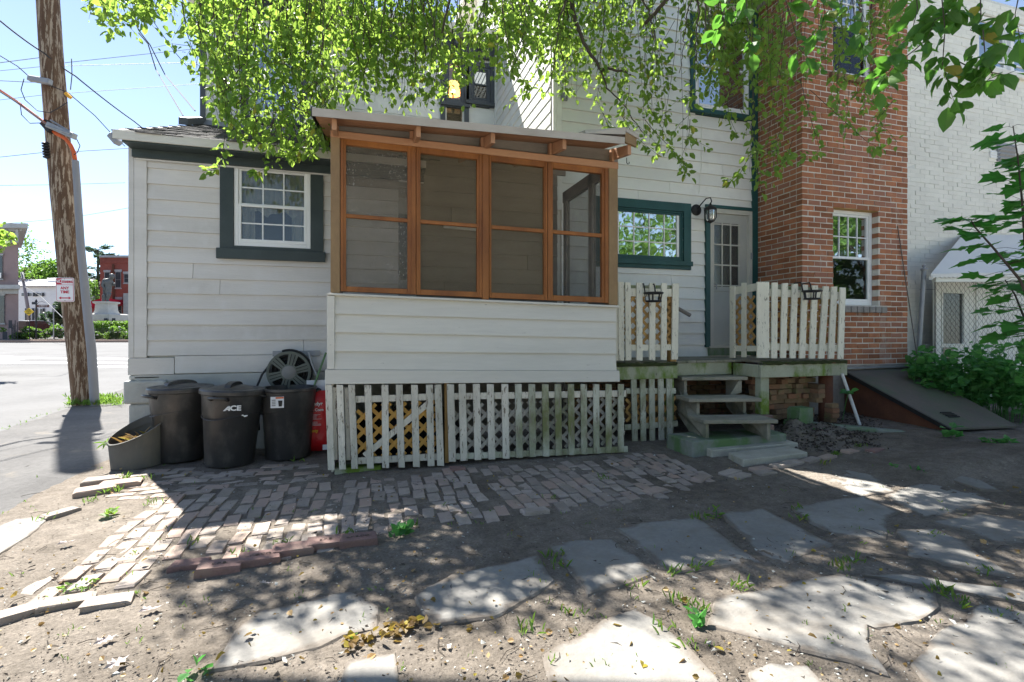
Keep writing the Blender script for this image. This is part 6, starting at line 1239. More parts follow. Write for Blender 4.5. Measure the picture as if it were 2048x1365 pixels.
MB().prism([sp3(x, y, -.1) for x, y in [(209,562),(216,560),(214,580),(213,596),(207,600),(206,580)]][::-1], Fw*.35).build('cloak', M['bronze'], st, bevel=.06); fbox(MB(), 204, 211, 588, 603.6, t-.3, .6).build('tree_stump', M['bronze'], st, bevel=.08); sq([(24,606),(24,603.6)], 'statue_base', M['bronze'], st)
# hedge, fence, bushes
t = 41.0
def bush(name, lab, c, rad_, n, mat, group=None, leaf=.12, flowers=0, cat='bush', clumps=24):
    b_ = thing(name, lab, cat, (c[0], c[1], FG), group); Q = crown_points(c, rad_, n, clumps); leaf_obj('foliage', Q, RNG.normal(size=(len(Q),3))+np.array([0,0,.6]), RNG.uniform(leaf*.7, leaf*1.3, len(Q)), mat, b_, wide=1.3)
    MB().tube([(c[0], c[1], FG-.1), (c[0], c[1], c[2])], .05, 6).build('stem', M['bark'], b_)
    if flowers:
        mb = MB()
        for q in Q[RNG.choice(len(Q), flowers)]:
            if q[2] > c[2]-.1*rad_[2]: mb.lathe([(.01,-.05),(.09,-.03),(.10,.02),(.05,.06),(.005,.07)], 8, q)
        if mb.v: mb.build('blossoms', M['petal'], b_, smooth=True)
    return b_
a = atT(184, 660, t); b = atT(275, 660, t); hz1 = atT(200, 645, t).z; hd = thing('clipped_hedge', 'bright clipped hedge running behind the flowers below the statue', 'hedge', a.lerp(b, .5).xy.to_3d()+Vector((0,0,FG)))
Q = [a.lerp(b, R(0,1))+Fw*R(-.5,.5) for _ in range(3500)]; Q = [Vector((q.x, q.y, lerp(FG, hz1, 1-R(0,1)**1.7)+R(-.05,.05))) for q in Q]; leaf_obj('foliage', [tuple(q) for q in Q], RNG.normal(size=(len(Q),3))+np.array([0,0,.6]), RNG.uniform(.10,.18,len(Q)), M['fleaf'], hd, wide=1.3)
for k in range(5): q = a.lerp(b, (k+.5)/5); MB().tube([(q.x,q.y,FG-.05), (q.x,q.y,hz1-.3)], .05, 6).build('stem', M['bark'], hd)
tf = 38.0
def fl_bush(px, py, wpx, hpx, n, lab, fl, tt=38.6): c = atT(px, py, tt); bush('hydrangea', lab, (c.x, c.y, c.z), (wpx/F*tt/2, .8, hpx/F*tt/2), n, M['fleaf'], 'hydrangeas behind the iron fence', .13, fl)
fl_bush(45, 673, 40, 15, 900, 'low spreading leafy bush at the left end of the iron fence', 8); fl_bush(72, 667, 46, 26, 1500, 'broad hydrangea with pale blossoms left of the yellow sign post', 40); fl_bush(108, 666, 40, 28, 1400, 'tall hydrangea with pale blossoms just left of the utility pole', 40); fl_bush(232, 667, 38, 26, 1500, 'round hydrangea with pale blossoms below the statue', 50); fl_bush(190, 673, 26, 16, 700, 'small pale flowering bush right beside the grey conduit', 24); fl_bush(262, 672, 30, 18, 700, 'half hidden leafy bush at the house corner', 10)
def ifence(x0, x1, lab, n):
    fe = thing('iron_fence', lab, 'fence', atT((x0+x1)/2, gy(tf), tf), 'iron fences'); g_ = gy(tf)
    for y in (662, 679): fbox(MB(), x0, x1, y, y+.8, tf, .04).build('rail', M['iron'], fe)
    for i in range(n): x = lerp(x0, x1, i/(n-1)); fbox(MB(), x-.28, x+.28, 658, g_, tf, .03).build('picket', M['iron'], fe)
    for x in (x0, x1): fbox(MB(), x-.9, x+.9, 652, g_, tf-.03, .1).build('post', M['iron'], fe)
ifence(28, 136, 'black iron picket fence in front of the hydrangeas left of the utility pole', 44); ifence(184, 262, 'black iron picket fence in front of the statue garden', 30)
def gateposts():
    gp = thing('iron_gate', 'tall black iron gate beside the mauve house', 'gate', atT(30, gy(37.5), 37.5)); 
    for x in (23.5, 30.5, 35): fbox(MB(), x-.8, x+.8, 641 if x < 32 else 645, gy(37.5), 37.5, .08).build('post', M['iron'], gp)
    for i in range(6): x = 24.5+i; fbox(MB(), x-.25, x+.25, 648, gy(37.5), 37.5, .03).build('bar', M['iron'], gp)
    for y in (652, 672): fbox(MB(), 23.5, 35, y, y+1, 37.5, .04).build('rail', M['iron'], gp)
gateposts()
# street signs
ys_ = thing('warning_sign', 'yellow diamond warning sign on a dark post before the iron fence', 'sign', atT(59, gy(36.6), 36.6)); t = 36.6
fbox(MB(), 58.3, 60, 632, 684, t, .06).build('post', M['iron'], ys_); c = atT(57.5, 624, t-.05); s_ = 9.6/F*t
MB().prism([c+Rt*s_*1.05, c+U*s_*.82, c-Rt*s_*1.05, c-U*s_*.82], Fw*.02).build('plate', M['ysign'], ys_)
for k, s in enumerate(('BLIND', 'CHILD', 'AREA')): text(s, .115, c+U*(.12-.12*k)-Fw*.012, Rt, U, M['iron'], ys_, .002)
t = 37.0; ns = thing('street_name_sign', 'brown street name boards with white letters on a black post', 'sign', atT(72.5, gy(t), t)); fbox(MB(), 70.8, 74.2, 604, gy(t), t, .1).build('post', M['iron'], ns); MB().lathe([(.07,0),(.09,.04),(.05,.1),(.01,.2)], 10, atT(72.5,604,t+.05)).build('finial', M['iron'], ns)
fbox(MB(), 73.5, 98.5, 610, 615.2, t-.06, .03).build('name_board', M['brown'], ns); text('N FERRY ST', .145, atT(86, 612.6, t-.09), Rt, U, M['signw'], ns, .002, sx=.85); fbox(MB(), 63.5, 73, 604.2, 609.4, t-.06, .03).build('cross_board', M['shutter'], ns)
MB().tube([atT(74,609,t), atT(78,604.5,t), atT(84,603.5,t), atT(90,605.5,t)], .015, 5).build('scroll', M['iron'], ns)
# far leaning pole, guy wires
t = 55.0; lp2 = thing('utility_pole', 'distant grey leaning utility pole in front of the far white house', 'utility pole', atT(60, gy(t), t)); MB().tube([atT(60,gy(t),t), atT(56,618,t), atT(44,545,t)], [.17,.16,.13], 10).build('shaft', M['conduit'], lp2, smooth=True); MB().bar(atT(40,558,t-.2), atT(50,560,t-.2), .2, .2).build('crossarm', M['conduit'], lp2)
wire([(49,574,54),(80,592,44),(104,615,36),(140,650,30)], .02, 'pale thin guy wire slanting across the far white house', 'steelw'); bx2 = thing('signal_cabinet', 'grey box on a post before the dark shrub', 'cabinet', atT(107, gy(37), 37)); fbox(MB(), 104.8, 110, 611, 624.5, 37, .25).build('box', M['conduit'], bx2); fbox(MB(), 106, 108.2, 624.5, gy(37), 37.1, .08).build('post', M['galv'], bx2)
# cars
def car(c, d, lab, paint, sz=(4.4, 1.75, 1.45), suv=False):
    """c = rear centre on the road, d = heading"""
    d = Vector(d).normalized(); s = Vector((-d.y, d.x, 0)); L_, W_, H_ = sz; root = thing('car', lab, 'car', c); c = Vector(c)
    prof = [(0.03,.35),(0.0,.60),(.02,.92),(.10,.98),(.30,H_*.97),(.9,H_),(L_*.5,H_*.99),(L_*.66,.98),(L_*.95,.80),(L_,.55),(L_-.02,.30),(L_*.5,.22)] if not suv else [(0.02,.40),(0.0,.75),(.03,1.05),(.16,H_*.96),(.4,H_),(L_*.5,H_),(L_*.68,1.08),(L_*.95,.98),(L_,.6),(L_-.02,.34),(L_*.5,.28)]
    mb = MB(); n = len(prof)
    for (k, wv) in ((0,-.5),(1,-.44),(2,.44),(3,.5)):
        for (x, z) in prof:
            tw = wv*W_*(1-.16*max(0, (z-.95)/(H_-.95))); ins = .03 if k in (0,3) else 0; mb.v.append(tuple(c+d*(x+ins*(1 if x < L_/2 else -1))+s*tw+U*(z-(ins if z > 1.2 else 0))))
    for k in range(3):
        for i in range(n): mb.f.append((k*n+i, k*n+(i+1)%n, (k+1)*n+(i+1)%n, (k+1)*n+i))
    mb.f += [tuple(range(n-1,-1,-1)), tuple(3*n+i for i in range(n))]; mb.build('body', paint, root, smooth=40, bevel=.02)
    zz = (.98, H_*.93) if not suv else (1.08, H_*.92)
    MB().hexa([c+d*(.085 if not suv else .035)-s*W_*.36+U*zz[0]-d*.02, c+d*(.085 if not suv else .035)+s*W_*.36+U*zz[0]-d*.02, c+d*(.26 if not suv else .12)+s*W_*.32+U*zz[1]-d*.02, c+d*(.26 if not suv else .12)-s*W_*.32+U*zz[1]-d*.02], d*.03).build('rear_window', M['dwin'], root)
    for sg_ in (-1, 1):
        MB().hexa([c-d*.015+s*sg_*W_*.30+U*.74, c-d*.015+s*sg_*W_*.47+U*.74, c-d*.0+s*sg_*W_*.47+U*.92, c-d*.0+s*sg_*W_*.34+U*.92], d*.06).build('tail_light', M['tail'], root)
        MB().hexa([c+d*.75+s*sg_*W_*.478+U*1.0, c+d*(L_*.60)+s*sg_*W_*.478+U*1.0, c+d*(L_*.52)+s*sg_*W_*.43+U*H_*.92, c+d*.8+s*sg_*W_*.43+U*H_*.92], s*sg_*.012).build('side_window', M['dwin'], root)
        for x in (.75, L_-.85):
            q = c+d*x+s*sg_*(W_*.5-.10)+U*.31; rm = MB(); 
            for (r_, dd) in ((.20,0),(.31,0),(.31,.2),(.20,.2)):
                for k in range(20): a = 2*math.pi*k/20; rm.v.append(tuple(q+d*r_*math.cos(a)+U*r_*math.sin(a)+s*sg_*(dd-.09)))
            for i in range(4):
                for k in range(20): rm.f.append((i*20+k, i*20+(k+1)%20, ((i+1)%4)*20+(k+1)%20, ((i+1)%4)*20+k))
            wh_ = rm.build('wheel', M['tyre'], root, smooth=40); MB().tube([q-s*.02, q+s*sg_*.10], .20, 16).build('rim', M['galv'], wh_)
    MB().hexa([c-d*.03-s*.26+U*.62, c-d*.03+s*.26+U*.62, c-d*.03+s*.26+U*.74, c-d*.03-s*.26+U*.74], d*.03).build('number_plate', M['signw'], root)
    return root
cp = onG(-4, 752); car((cp.x-.75, cp.y+.2, gz(cp.x-.8, cp.y)+.015), (-1.0,.28,0), 'silver car leaving the picture at the left edge on the road', M['silver'])
cq = atT(62, gy(50), 50); car((cq.x-1, cq.y, FG), (.12,1,0), 'dark parked car with red tail lights behind the iron fence', M['dcar'], (4.6,1.85,1.75), True)
# ================================================================ TREES AND PLANTS
def tree(name, lab, base, h, c, rad, n, leaf, mat, trunk_r=.18, group=None, clumps=40, wide=1.2):
    t_ = thing(name, lab, 'tree', base, group); b = Vector(base); c = Vector(c)
    tr = MB().tube([b-Vector((0,0,.2)), b.lerp(c, .35)+Vector((R(-.2,.2),0,0)), b.lerp(c, .7), c], [trunk_r, trunk_r*.8, trunk_r*.55, trunk_r*.3], 10).build('trunk', M['bark'], t_, smooth=True)
    for k in range(7):
        a = R(0, 6.28); e = c+Vector((math.cos(a)*rad[0]*.7, math.sin(a)*rad[1]*.7, R(-.4,.7)*rad[2])); s = b.lerp(c, R(.45,.9)); MB().tube([s, s.lerp(e, .5)+Vector((0,0,.2)), e], [trunk_r*.4, trunk_r*.25, trunk_r*.08], 6).build('limb', M['bark'], tr, smooth=True)
    Q = crown_points(c, rad, n, clumps); leaf_obj('crown', Q, RNG.normal(size=(len(Q),3))+np.array([0,0,.3]), RNG.uniform(leaf*.7, leaf*1.3, len(Q)), mat, t_, wide=wide); return t_
G2 = 'trees beyond the street'
c = atT(88, 553, 90); tree('far_tree', 'dense round green tree showing above the roof of the far white house', (c.x, c.y, FG), 8, c, (5.2,3,2.6), 6000, .40, M['fleaf'], .4, G2, 60)
c = atT(30, 500, 70); tree('far_tree', 'thin sparse-leaved tree rising beside the mauve house cornice', (c.x+.6, c.y, FG), 12, c, (3.4,2.2,4.6), 900, .32, M['fleaf'], .18, G2, 40)
c = atT(110, 640, 58); tree('far_tree', 'dark low shrub tree in front of the far white house', (c.x, c.y, FG), 4, c, (1.5,1.2,2.2), 1800, .25, M['pine'], .12, G2, 26)
c = atT(180, 600, 60); tree('far_tree', 'small bright tree between conduit and red porch', (c.x, c.y, FG), 4, c, (1.0,1.0,3.0), 900, .25, M['fleaf'], .10, G2, 20)
c = atT(-6, 497, 14); tree('far_tree', 'leafy twig ends of a street tree at the left edge', (c.x-2.5, c.y, gz(c.x-2.5,c.y)), 5, c+Vector((-1.9,0,.4)), (2.0,1.2,1.0), 1400, .16, M['leafL'], .15, G2, 30)
# pine with tiers
c = atT(196, 560, 66); pn = thing('far_pine', 'tall pine with layered dark branches behind the red brick building', 'tree', (c.x, c.y, FG), G2)
MB().tube([(c.x, c.y, FG-.2), (c.x, c.y, atT(196,500,66).z)], [.35,.1], 8).build('trunk', M['bark'], pn); Q = []; Dn = []
for k in range(26):
    z = lerp(atT(0,590,66).z, atT(0,500,66).z, (k/25)); rr = lerp(3.4, 1.0, (k/25)**1.3)*R(.7,1.1); a = R(0,6.28); e = np.array([math.cos(a)*rr, math.sin(a)*rr, R(.1,.5)])
    MB().tube([(c.x, c.y, z), (c.x+e[0], c.y+e[1], z+e[2])], [.06,.02], 5).build('limb', M['bark'], pn)
    for j in range(120): u = R(.25,1.05); Q.append((c.x+e[0]*u+R(-.45,.45), c.y+e[1]*u+R(-.45,.45), z+e[2]*u+R(-.12,.22))); Dn.append((e[0]+R(-1,1), e[1]+R(-1,1), R(0,1.2)))
leaf_obj('crown', Q, Dn, RNG.uniform(.25,.5,len(Q)), M['pine'], pn, wide=.35)
# ---- the big tree whose branches hang into the picture; its trunk stands to the right of the camera
cherry = thing('cherry_tree', 'large overhanging tree whose leafy branches hang down across the top of the picture', 'tree', (5.6, 0.6, 0))
trunk = MB().tube([(5.6,.6,-.2),(5.5,.7,1.2),(5.2,1.0,2.6),(4.7,1.6,3.9)], [.30,.25,.21,.17], 14).build('trunk', M['bark'], cherry, smooth=True)
def limb(pts, r0, r1, nm='limb'): 
    Q = [Vector(p) for p in pts]; out = []
    for i in range(len(Q)-1):
        for k in range(5): out.append(Q[i].lerp(Q[i+1], k/5)+Vector((R(-1,1),R(-1,1),R(-1,1)))*(.012 if i else 0))
    out.append(Q[-1]); n = len(out); MB().tube(out, [lerp(r0, r1, i/(n-1)) for i in range(n)], 8).build(nm, M['bark'], trunk, smooth=True)
limb([(4.7,1.6,3.9),(3.6,2.9,5.4),(2.2,4.0,6.2),(.4,4.9,6.3),(-1.6,5.6,6.1),(-2.6,5.8,5.7)], .15, .03)
limb([(4.7,1.6,3.9),(4.4,2.8,5.2),(4.0,4.0,5.9),(3.2,5.0,6.2),(2.2,5.4,6.2)], .12, .03); limb([(4.7,1.6,3.9),(5.1,2.6,5.0),(5.4,3.6,5.5),(5.9,4.4,5.6)], .10, .03); limb([(4.0,4.0,5.9),(3.4,4.7,5.2),(3.05,5.0,4.8)], .04, .02)
limb([(2.2,4.0,6.2),(1.2,4.6,5.6),(.9,4.9,5.0),(.75,5.0,4.3)], .03, .010)
Pm = [atT(1138,-20,5.4), atT(1150,40,5.4), atT(1172,95,5.4), atT(1200,138,5.4), atT(1240,140,5.45), atT(1262,150,5.5)]; limb(Pm, .024, .010); limb([Pm[3], atT(1215,175,5.45), atT(1250,215,5.5), atT(1290,270,5.5)], .010, .004)
limb([(3.2,5.0,6.2), atT(1138,-20,5.4)], .03, .024); limb([atT(850,-40,5.4), atT(846,40,5.4), atT(852,110,5.4)], .016, .006); limb([atT(1000,-40,5.6), atT(1008,60,5.6), atT(1040,130,5.6)], .014, .005)
for k in range(30):
    px = R(420, 1520); t_ = R(5.0, 6.0); s_ = R(-1, 1); y1 = R(60, 210); P_ = [atT(px+s_*90*(1-u)**2+6*math.sin(u*7+k), lerp(-60, y1, u), t_) for u in np.linspace(0, 1, 6)]; limb(P_, R(.008, .015), .003)
LOW = [(180,45),(230,60),(300,55),(330,40),(380,110),(410,190),(440,250),(470,300),(520,318),(580,325),(630,318),(655,285),(690,225),(760,222),(840,232),(900,232),(930,225),(960,150),(1000,170),(1040,165),(1085,205),(1120,190),(1165,225),(1200,262),(1240,300),(1290,315),(1340,330),(1372,362),(1385,250),(1430,235),(1470,300),(1505,385),(1545,392),(1570,300),(1620,250),(1680,300),(1730,322),(1765,262),(1790,150)]
lowx = [a for a, _ in LOW]; lowy = [b for _, b in LOW]
DENS = lambda px: float(np.interp(px, [180,350,380,480,500,630,660,870,900,985,1010,1110,1140,1380,1400,1555,1580,1800], [.3,.3,.45,.45,.8,.8,1.05,1.0,.5,.5,.85,.8,.34,.34,.75,.75,.30,.30]))
LP_, LD, LL = [], [], []; tw = MB()
def spray(P, r0, leaves, L0, spread=.06, dst=None):
    """a hanging twig along points P with leaves set around it"""
    A, B_, C_ = dst or (LP_, LD, LL); m = len(P)
    tw.tube(P, [lerp(r0, .0012, i/(m-1)) for i in range(m)], 4, cap=False)
    for _ in range(leaves):
        u = R(.08, 1)**.8*(m-1); i = min(int(u), m-2); p = P[i].lerp(P[i+1], u-i); d = (P[i+1]-P[i]).normalized(); o_ = Vector((R(-1,1), R(-1,1), R(-1,.8)))
        q = p+o_*spread*R(.1,1); A.append(tuple(q)); B_.append(tuple(d*.5+o_.normalized()+Vector((0,0,-.35)))); C_.append(L0*(R(.35,.8) if R(0,1) < .3 else R(.8,1.45)))
ns_ = 0
while ns_ < 510:
    px = R(175, 1800)
    if R(0, 1.35) > DENS(px): continue
    ns_ += 1; lo = np.interp(px, lowx, lowy); t_ = R(4.4, 5.9) if px < 640 or px > 700 else R(5.0, 6.2)
    if 660 < px < 1280 and lo > 190: t_ = R(5.2, 6.3)
    if px >= 1120: t_ = R(5.3, 6.4)
    y1 = lo*R(.35, 1.0)-R(0, 6) if R(0,1) < .72 else lo*R(.1,.6); y0 = min(y1-R(90, 210), R(-160, 20)) if R(0,1) < .55 else y1-R(70, 170)
    dx = R(-45, 45); dt = R(-.35, .35); n = 7; P = []
    for i in range(n):
        u = i/(n-1); P.append(atT(px-dx*(1-u)**1.3+4*math.sin(u*5+px), lerp(y0, y1, u), t_+dt*(1-u)))
    spray(P, .0062 if px < 1080 else .0038, int(R(12, 29)*min(1.3, (y1-y0)/150+.35)), .070 if px < 1380 else .074, .085)
    if R(0,1) < .6:                                     # a side twig
        k = random.randint(2, 5); e = P[k]+Vector((R(-.35,.35), R(-.25,.25), R(-.28,.05))); spray([P[k], P[k].lerp(e, .5)+Vector((0,0,.03)), e], .0025, int(R(6, 13)), .064, .06)
for k in range(46):                                     # low clumps over the wing eave
    px = R(430, 655); y1 = np.interp(px, lowx, lowy)*R(.80, 1.0); y0 = y1-R(70, 150); t_ = R(4.6, 5.5); spray([atT(px+R(-30,30)*(1-i/5)+3*math.sin(i+px), lerp(y0, y1, i/5), t_) for i in range(6)], .005, int(R(10, 24)), .068, .07)
# long trailing ends seen against the walls
for pts, t_ in (([(1290,240),(1310,265),(1345,300),(1370,330),(1374,352)], 5.6), ([(1205,225),(1216,250),(1222,268)], 5.6), ([(1240,225),(1265,268),(1290,290),(1318,312)], 5.6), ([(1500,250),(1512,300),(1515,350),(1525,388)], 5.2), ([(1560,280),(1500,310),(1478,352),(1452,365)], 5.0), ([(1620,180),(1680,235),(1735,285),(1768,300)], 4.8), ([(1600,160),(1622,240),(1640,300),(1600,318)], 4.9), ([(640,250),(590,300),(530,338),(505,350)], 5.0), ([(450,270),(446,300),(438,335),(415,345)], 5.0), ([(300,10),(270,40),(215,66)], 5.0), ([(330,20),(270,25),(200,40)], 5.0), ([(1040,150),(1060,180),(1020,205)], 5.5)):
    spray([atT(x, y, t_) for x, y in pts], .004, 34, .068, .05)
# crown above the picture: clumped, with gaps that let the sun through
for k in range(185):
    cx_, cy_, cz_ = R(-.9, 4.2) if k < 50 else R(-.2, 3.4), R(3.0, 7.0), R(5.0, 6.8)
    if cx_ < -1.0 and R(0,1) < .55: continue
    if cz_-HC < .72*cy_: continue
    s = R(.18,.42)
    for j in range(int(52*s/.3)):
        e = RNG.normal(size=3); e /= np.linalg.norm(e); q = np.array([cx_, cy_, cz_])+e*s*R(.2,1)*np.array([1.3,1.3,.7]); LP_.append(tuple(q)); LD.append(tuple(RNG.normal(size=3)+np.array([0,0,-.3]))); LL.append(.075*R(.7,1.2))
    tw.tube([(cx_+R(-.5,.5), cy_+R(-.5,.5), cz_+.5), (cx_, cy_, cz_)], [.008,.003], 4, cap=False)
leaf_obj('foliage', LP_, LD, LL, M['leafL'], cherry, wide=1.0)
tw.build('twigs', M['twig'], cherry, kind='stuff')
# nearer branch at the upper right: large leaves, each one its own part
nb_ = MB(); tw = nb_; A, B_, C_ = [], [], []
for pts, t_, n in (([(1830,-40),(1835,20),(1822,70),(1780,110)], 3.0, 20), ([(1880,-40),(1890,60),(1885,130),(1900,180),(1912,215)], 2.9, 34), ([(1960,-40),(1962,40),(1940,60),(1985,80),(2030,100)], 2.9, 30), ([(1700,-40),(1712,60),(1740,130),(1760,190)], 3.4, 22), ([(1640,-40),(1650,30),(1632,90)], 3.5, 16), ([(1862,70),(1830,100),(1790,130),(1752,180)], 3.1, 26), ([(1966,60),(1970,110),(1985,150),(1960,178)], 2.8, 26), ([(1925,-30),(1912,20),(1870,40),(1850,90)], 2.9, 28), ([(2040,-20),(2030,30),(2045,100)], 2.7, 16), ([(1910,120),(1950,140),(2010,150),(2035,140)], 2.9, 18), ([(1490,-40),(1495,40),(1510,110)], 3.6, 14), ([(1560,-40),(1580,30),(1600,100),(1640,140)], 3.6, 22), ([(1440,-40),(1450,20),(1430,70)], 3.7, 14)):
    spray([atT(x, y, t_) for x, y in pts], .0045, n, .098, .055, (A, B_, C_))
nr = thing('near_branch', 'closest leafy branch with large dark leaves at the upper right', 'branch', A[0]); nb_.build('twigs', M['twig'], nr)
limb([(5.4,3.6,5.5), (4.9,2.6,4.4), tuple(atT(1880,-40,2.9))], .03, .010)
LV = []
for s in range(6):
    v, f = leaf_mesh([(0,0,0)], [(1,0,0)], [1.0], .92+.05*s, template=np.array([(0,0,0),(.18,.20,.05),(.45,.30,.09),(.75,.20,.05),(1,0,-.12),(.75,-.20,.05),(.45,-.30,.09),(.18,-.20,.05),(.45,0,0),(.75,0,-.03)]), faces=((0,8,2,1),(8,9,3,2),(0,7,6,8),(8,6,5,9)))
    f = f+[(9,4,3),(9,5,4)]; mz_ = bpy.data.meshes.new('leaf'); mz_.from_pydata(v.tolist(), [], f); mz_.materials.append(M['leafN']); LV.append(mz_)
for i, (p, d, l) in enumerate(zip(A, B_, C_)):
    o = place('leaf', LV[i % 6], None, p, nr); q = Vector(d).normalized().to_track_quat('X', 'Z'); o.rotation_mode = 'QUATERNION'; o.rotation_quaternion = q; o.scale = (l,)*3
# ---- maple saplings at the right
ML = [(0,0),(.10,.16),(.02,.46),(.20,.36),(.34,.50),(.40,.30),(.62,.42),(.66,.22),(1.0,0)]
mp_v = [(x, y, .10*abs(y)) for x, y in ML]+[(x, -y, .10*abs(y)) for x, y in ML[-2:0:-1]]
def maple_mesh(s):
    rr = random.Random(s); v = [(x+rr.uniform(-.03,.03), y*(1+rr.uniform(-.1,.1)), z+rr.uniform(-.03,.03)-.15*x*x) for x, y, z in mp_v]; n = len(v); v.append((.34,0,.0)); f = [(i, (i+1)%n, n) for i in range(n)]
    m_ = bpy.data.meshes.new('leaf'); m_.from_pydata(v, [], f); m_.materials.append(M['maple']); return m_
MM = [maple_mesh(s) for s in range(5)]
def sapling(lab, stem, t_, leaves, L_):
    P = [atT(x, y, t_) for x, y in stem]; b = Vector((P[0].x, P[0].y, gz(P[0].x, P[0].y))); root = thing('maple_sapling', lab, 'sapling', b, 'maple saplings'); Q = [b]+P
    MB().tube(Q, [lerp(.016,.004,i/(len(Q)-1)) for i in range(len(Q))], 6).build('stem', M['bark'], root, smooth=True); pet = MB()
    for k in range(leaves):
        u = R(0.05, 1)*(len(P)-1); i = min(int(u), len(P)-2); p = P[i].lerp(P[i+1], u-i); a = R(0, 6.28); d = Vector((math.cos(a), math.sin(a)*.7, R(-.15,.25))).normalized(); ln_ = R(.06,.22)*(1.2-.6*u/(len(P)-1)); e = p+d*ln_
        MB().tube([p, p.lerp(e,.5)+Vector((0,0,.012)), e], .0016, 4).build('petiole', M['twig'], root); o = place('leaf', random.choice(MM), None, e, root); o.rotation_euler = (R(-.35,.35), R(-.15,.4), math.atan2(d.y, d.x)+R(-.4,.4)); s = L_*R(.7,1.2); o.scale = (s, s, s)
sapling('tallest maple sapling rising in front of the white brick wall at the right edge', [(2062,690),(2052,520),(2044,400),(2036,320),(2026,252)], 4.3, 74, .19); sapling('bending maple sapling with pale new leaves before the awning', [(2075,640),(2040,560),(1990,500),(1950,455),(1942,440)], 4.0, 36, .17); sapling('leafy maple sapling low in front of the chain link fence', [(2080,720),(2050,640),(2030,590),(2010,560)], 4.4, 48, .18)
# ---- weeds behind the hatch
wd = thing('weed_patch', 'rank dark green weeds growing between cellar hatch and chain link fence', 'weeds', (9.0, 5.0, .15)); Q, Dn, Ln = [], [], []; stm = MB()
for k in range(230):
    px = R(1822, 2075); f_ = (px-1822)/240; hgt = R(.12, .66)+.28*f_*R(0,1); base_y = lerp(770, 838, f_)-R(0, 60)*(1-.4*f_); Yv = lerp(5.45, 4.45, f_)+R(-.35,.25); p = onY(px, 700, Yv); x, y = p.x, p.y
    s2 = onX(1818,736,XBR) if False else None
    z0 = gz(x, y); lx = R(-.12,.12); ly = R(-.12,.06); top = Vector((x+lx, y+ly, z0+hgt+.28)); bs_ = Vector((x, y, z0)); stm.tube([bs_, bs_.lerp(top,.5)+Vector((lx*.2,0,0)), top], [.004,.003,.0015], 4, cap=False)
    for j in range(17): u = R(.25,1); q = bs_.lerp(top, u); Q.append(tuple(q)); Dn.append((R(-1,1), R(-1,.6), R(-.35,.5))); Ln.append(R(.035,.14))
leaf_obj('foliage', Q, Dn, Ln, M['weed'], wd, wide=1.15); stm.build('stems', M['weed'], wd)
mb = MB()
for k in range(40):
    p = onY(R(1845,1960), R(690,735), 5.3+R(-.15,.15)); 
    for j in range(7): q = p+Vector((R(-.03,.03), R(-.03,.03), R(-.006,.006))); mb.lathe([(.0015,0),(.006,.003),(.002,.006)], 5, q)
mb.build('white_florets', M['petal'], wd, kind='stuff')
# ---- small plants, each its own
def plant(px, py, lab, n, L_, h=.05, mat='weed', name='weed', wide=1.2, sp=.05):
    p = onG(px, py); r_ = thing(name, lab, 'weed', p); Q = [(p.x+R(-sp,sp), p.y+R(-sp,sp), p.z+R(.003,h)) for _ in range(n)]; leaf_obj('leaves', Q, [(R(-1,1), R(-1,1), R(.0,.7)) for _ in Q], [L_*R(.6,1.2) for _ in Q], M[mat], r_, kind=None, wide=wide); MB().tube([p-Vector((0,0,.02)), p+Vector((.005,0,h))], .003, 5).build('stem', M['weed'], r_)
plant(800, 1075, 'bright green weed by the end of the stamped bricks', 22, .07, .06); plant(1905, 878, 'broad-leaved weed at the foot of the cellar hatch', 20, .10, .14); plant(1985, 892, 'small weed below the front edge of the cellar hatch', 14, .07, .06); plant(1640, 872, 'green weed on the dug soil beside the steps', 16, .06, .06); plant(1395, 1250, 'small green weed between the flagstones in the middle foreground', 8, .05, .05); plant(408, 1350, 'small green weed at the bottom left flagstone', 7, .05, .03); plant(1790, 940, 'weed sprig on the dirt right of the sunny patch', 12, .06, .04); plant(1835, 950, 'weed sprig left of the dark dirt ridge', 14, .06, .04); plant(1432, 1035, 'green tuft between two flagstones near the brick path', 16, .05, .05, 'grass', wide=.5); plant(2010, 895, 'weed cluster at the right edge below the hatch', 24, .07, .08); plant(150, 1180, 'low green weed at the lower end of the brick path', 26, .03, .03, 'grass', wide=.8, sp=.08); plant(215, 1032, 'yellowish weed among the upper left bricks', 14, .06, .03, 'grass')
tall = thing('weed', 'spindly weed with broad leaves beside the white pipe', 'weed', onG(1690, 838)); p = onY(1685, 822, 4.9); e = onY(1697, 785, 4.88); MB().tube([p-Vector((0,0,.12)), p.lerp(e,.5)+Vector((.01,0,0)), e], .004, 5).build('stem', M['weed'], tall); Q = [tuple(e+Vector((R(-.02,.02),0,R(-.02,.01)))) for _ in range(8)]; leaf_obj('leaves', Q, [(R(-1,1), R(-.8,.4), R(-.1,.3)) for _ in Q], [R(.08,.13) for _ in Q], M['weed'], tall, kind=None, wide=1.3)
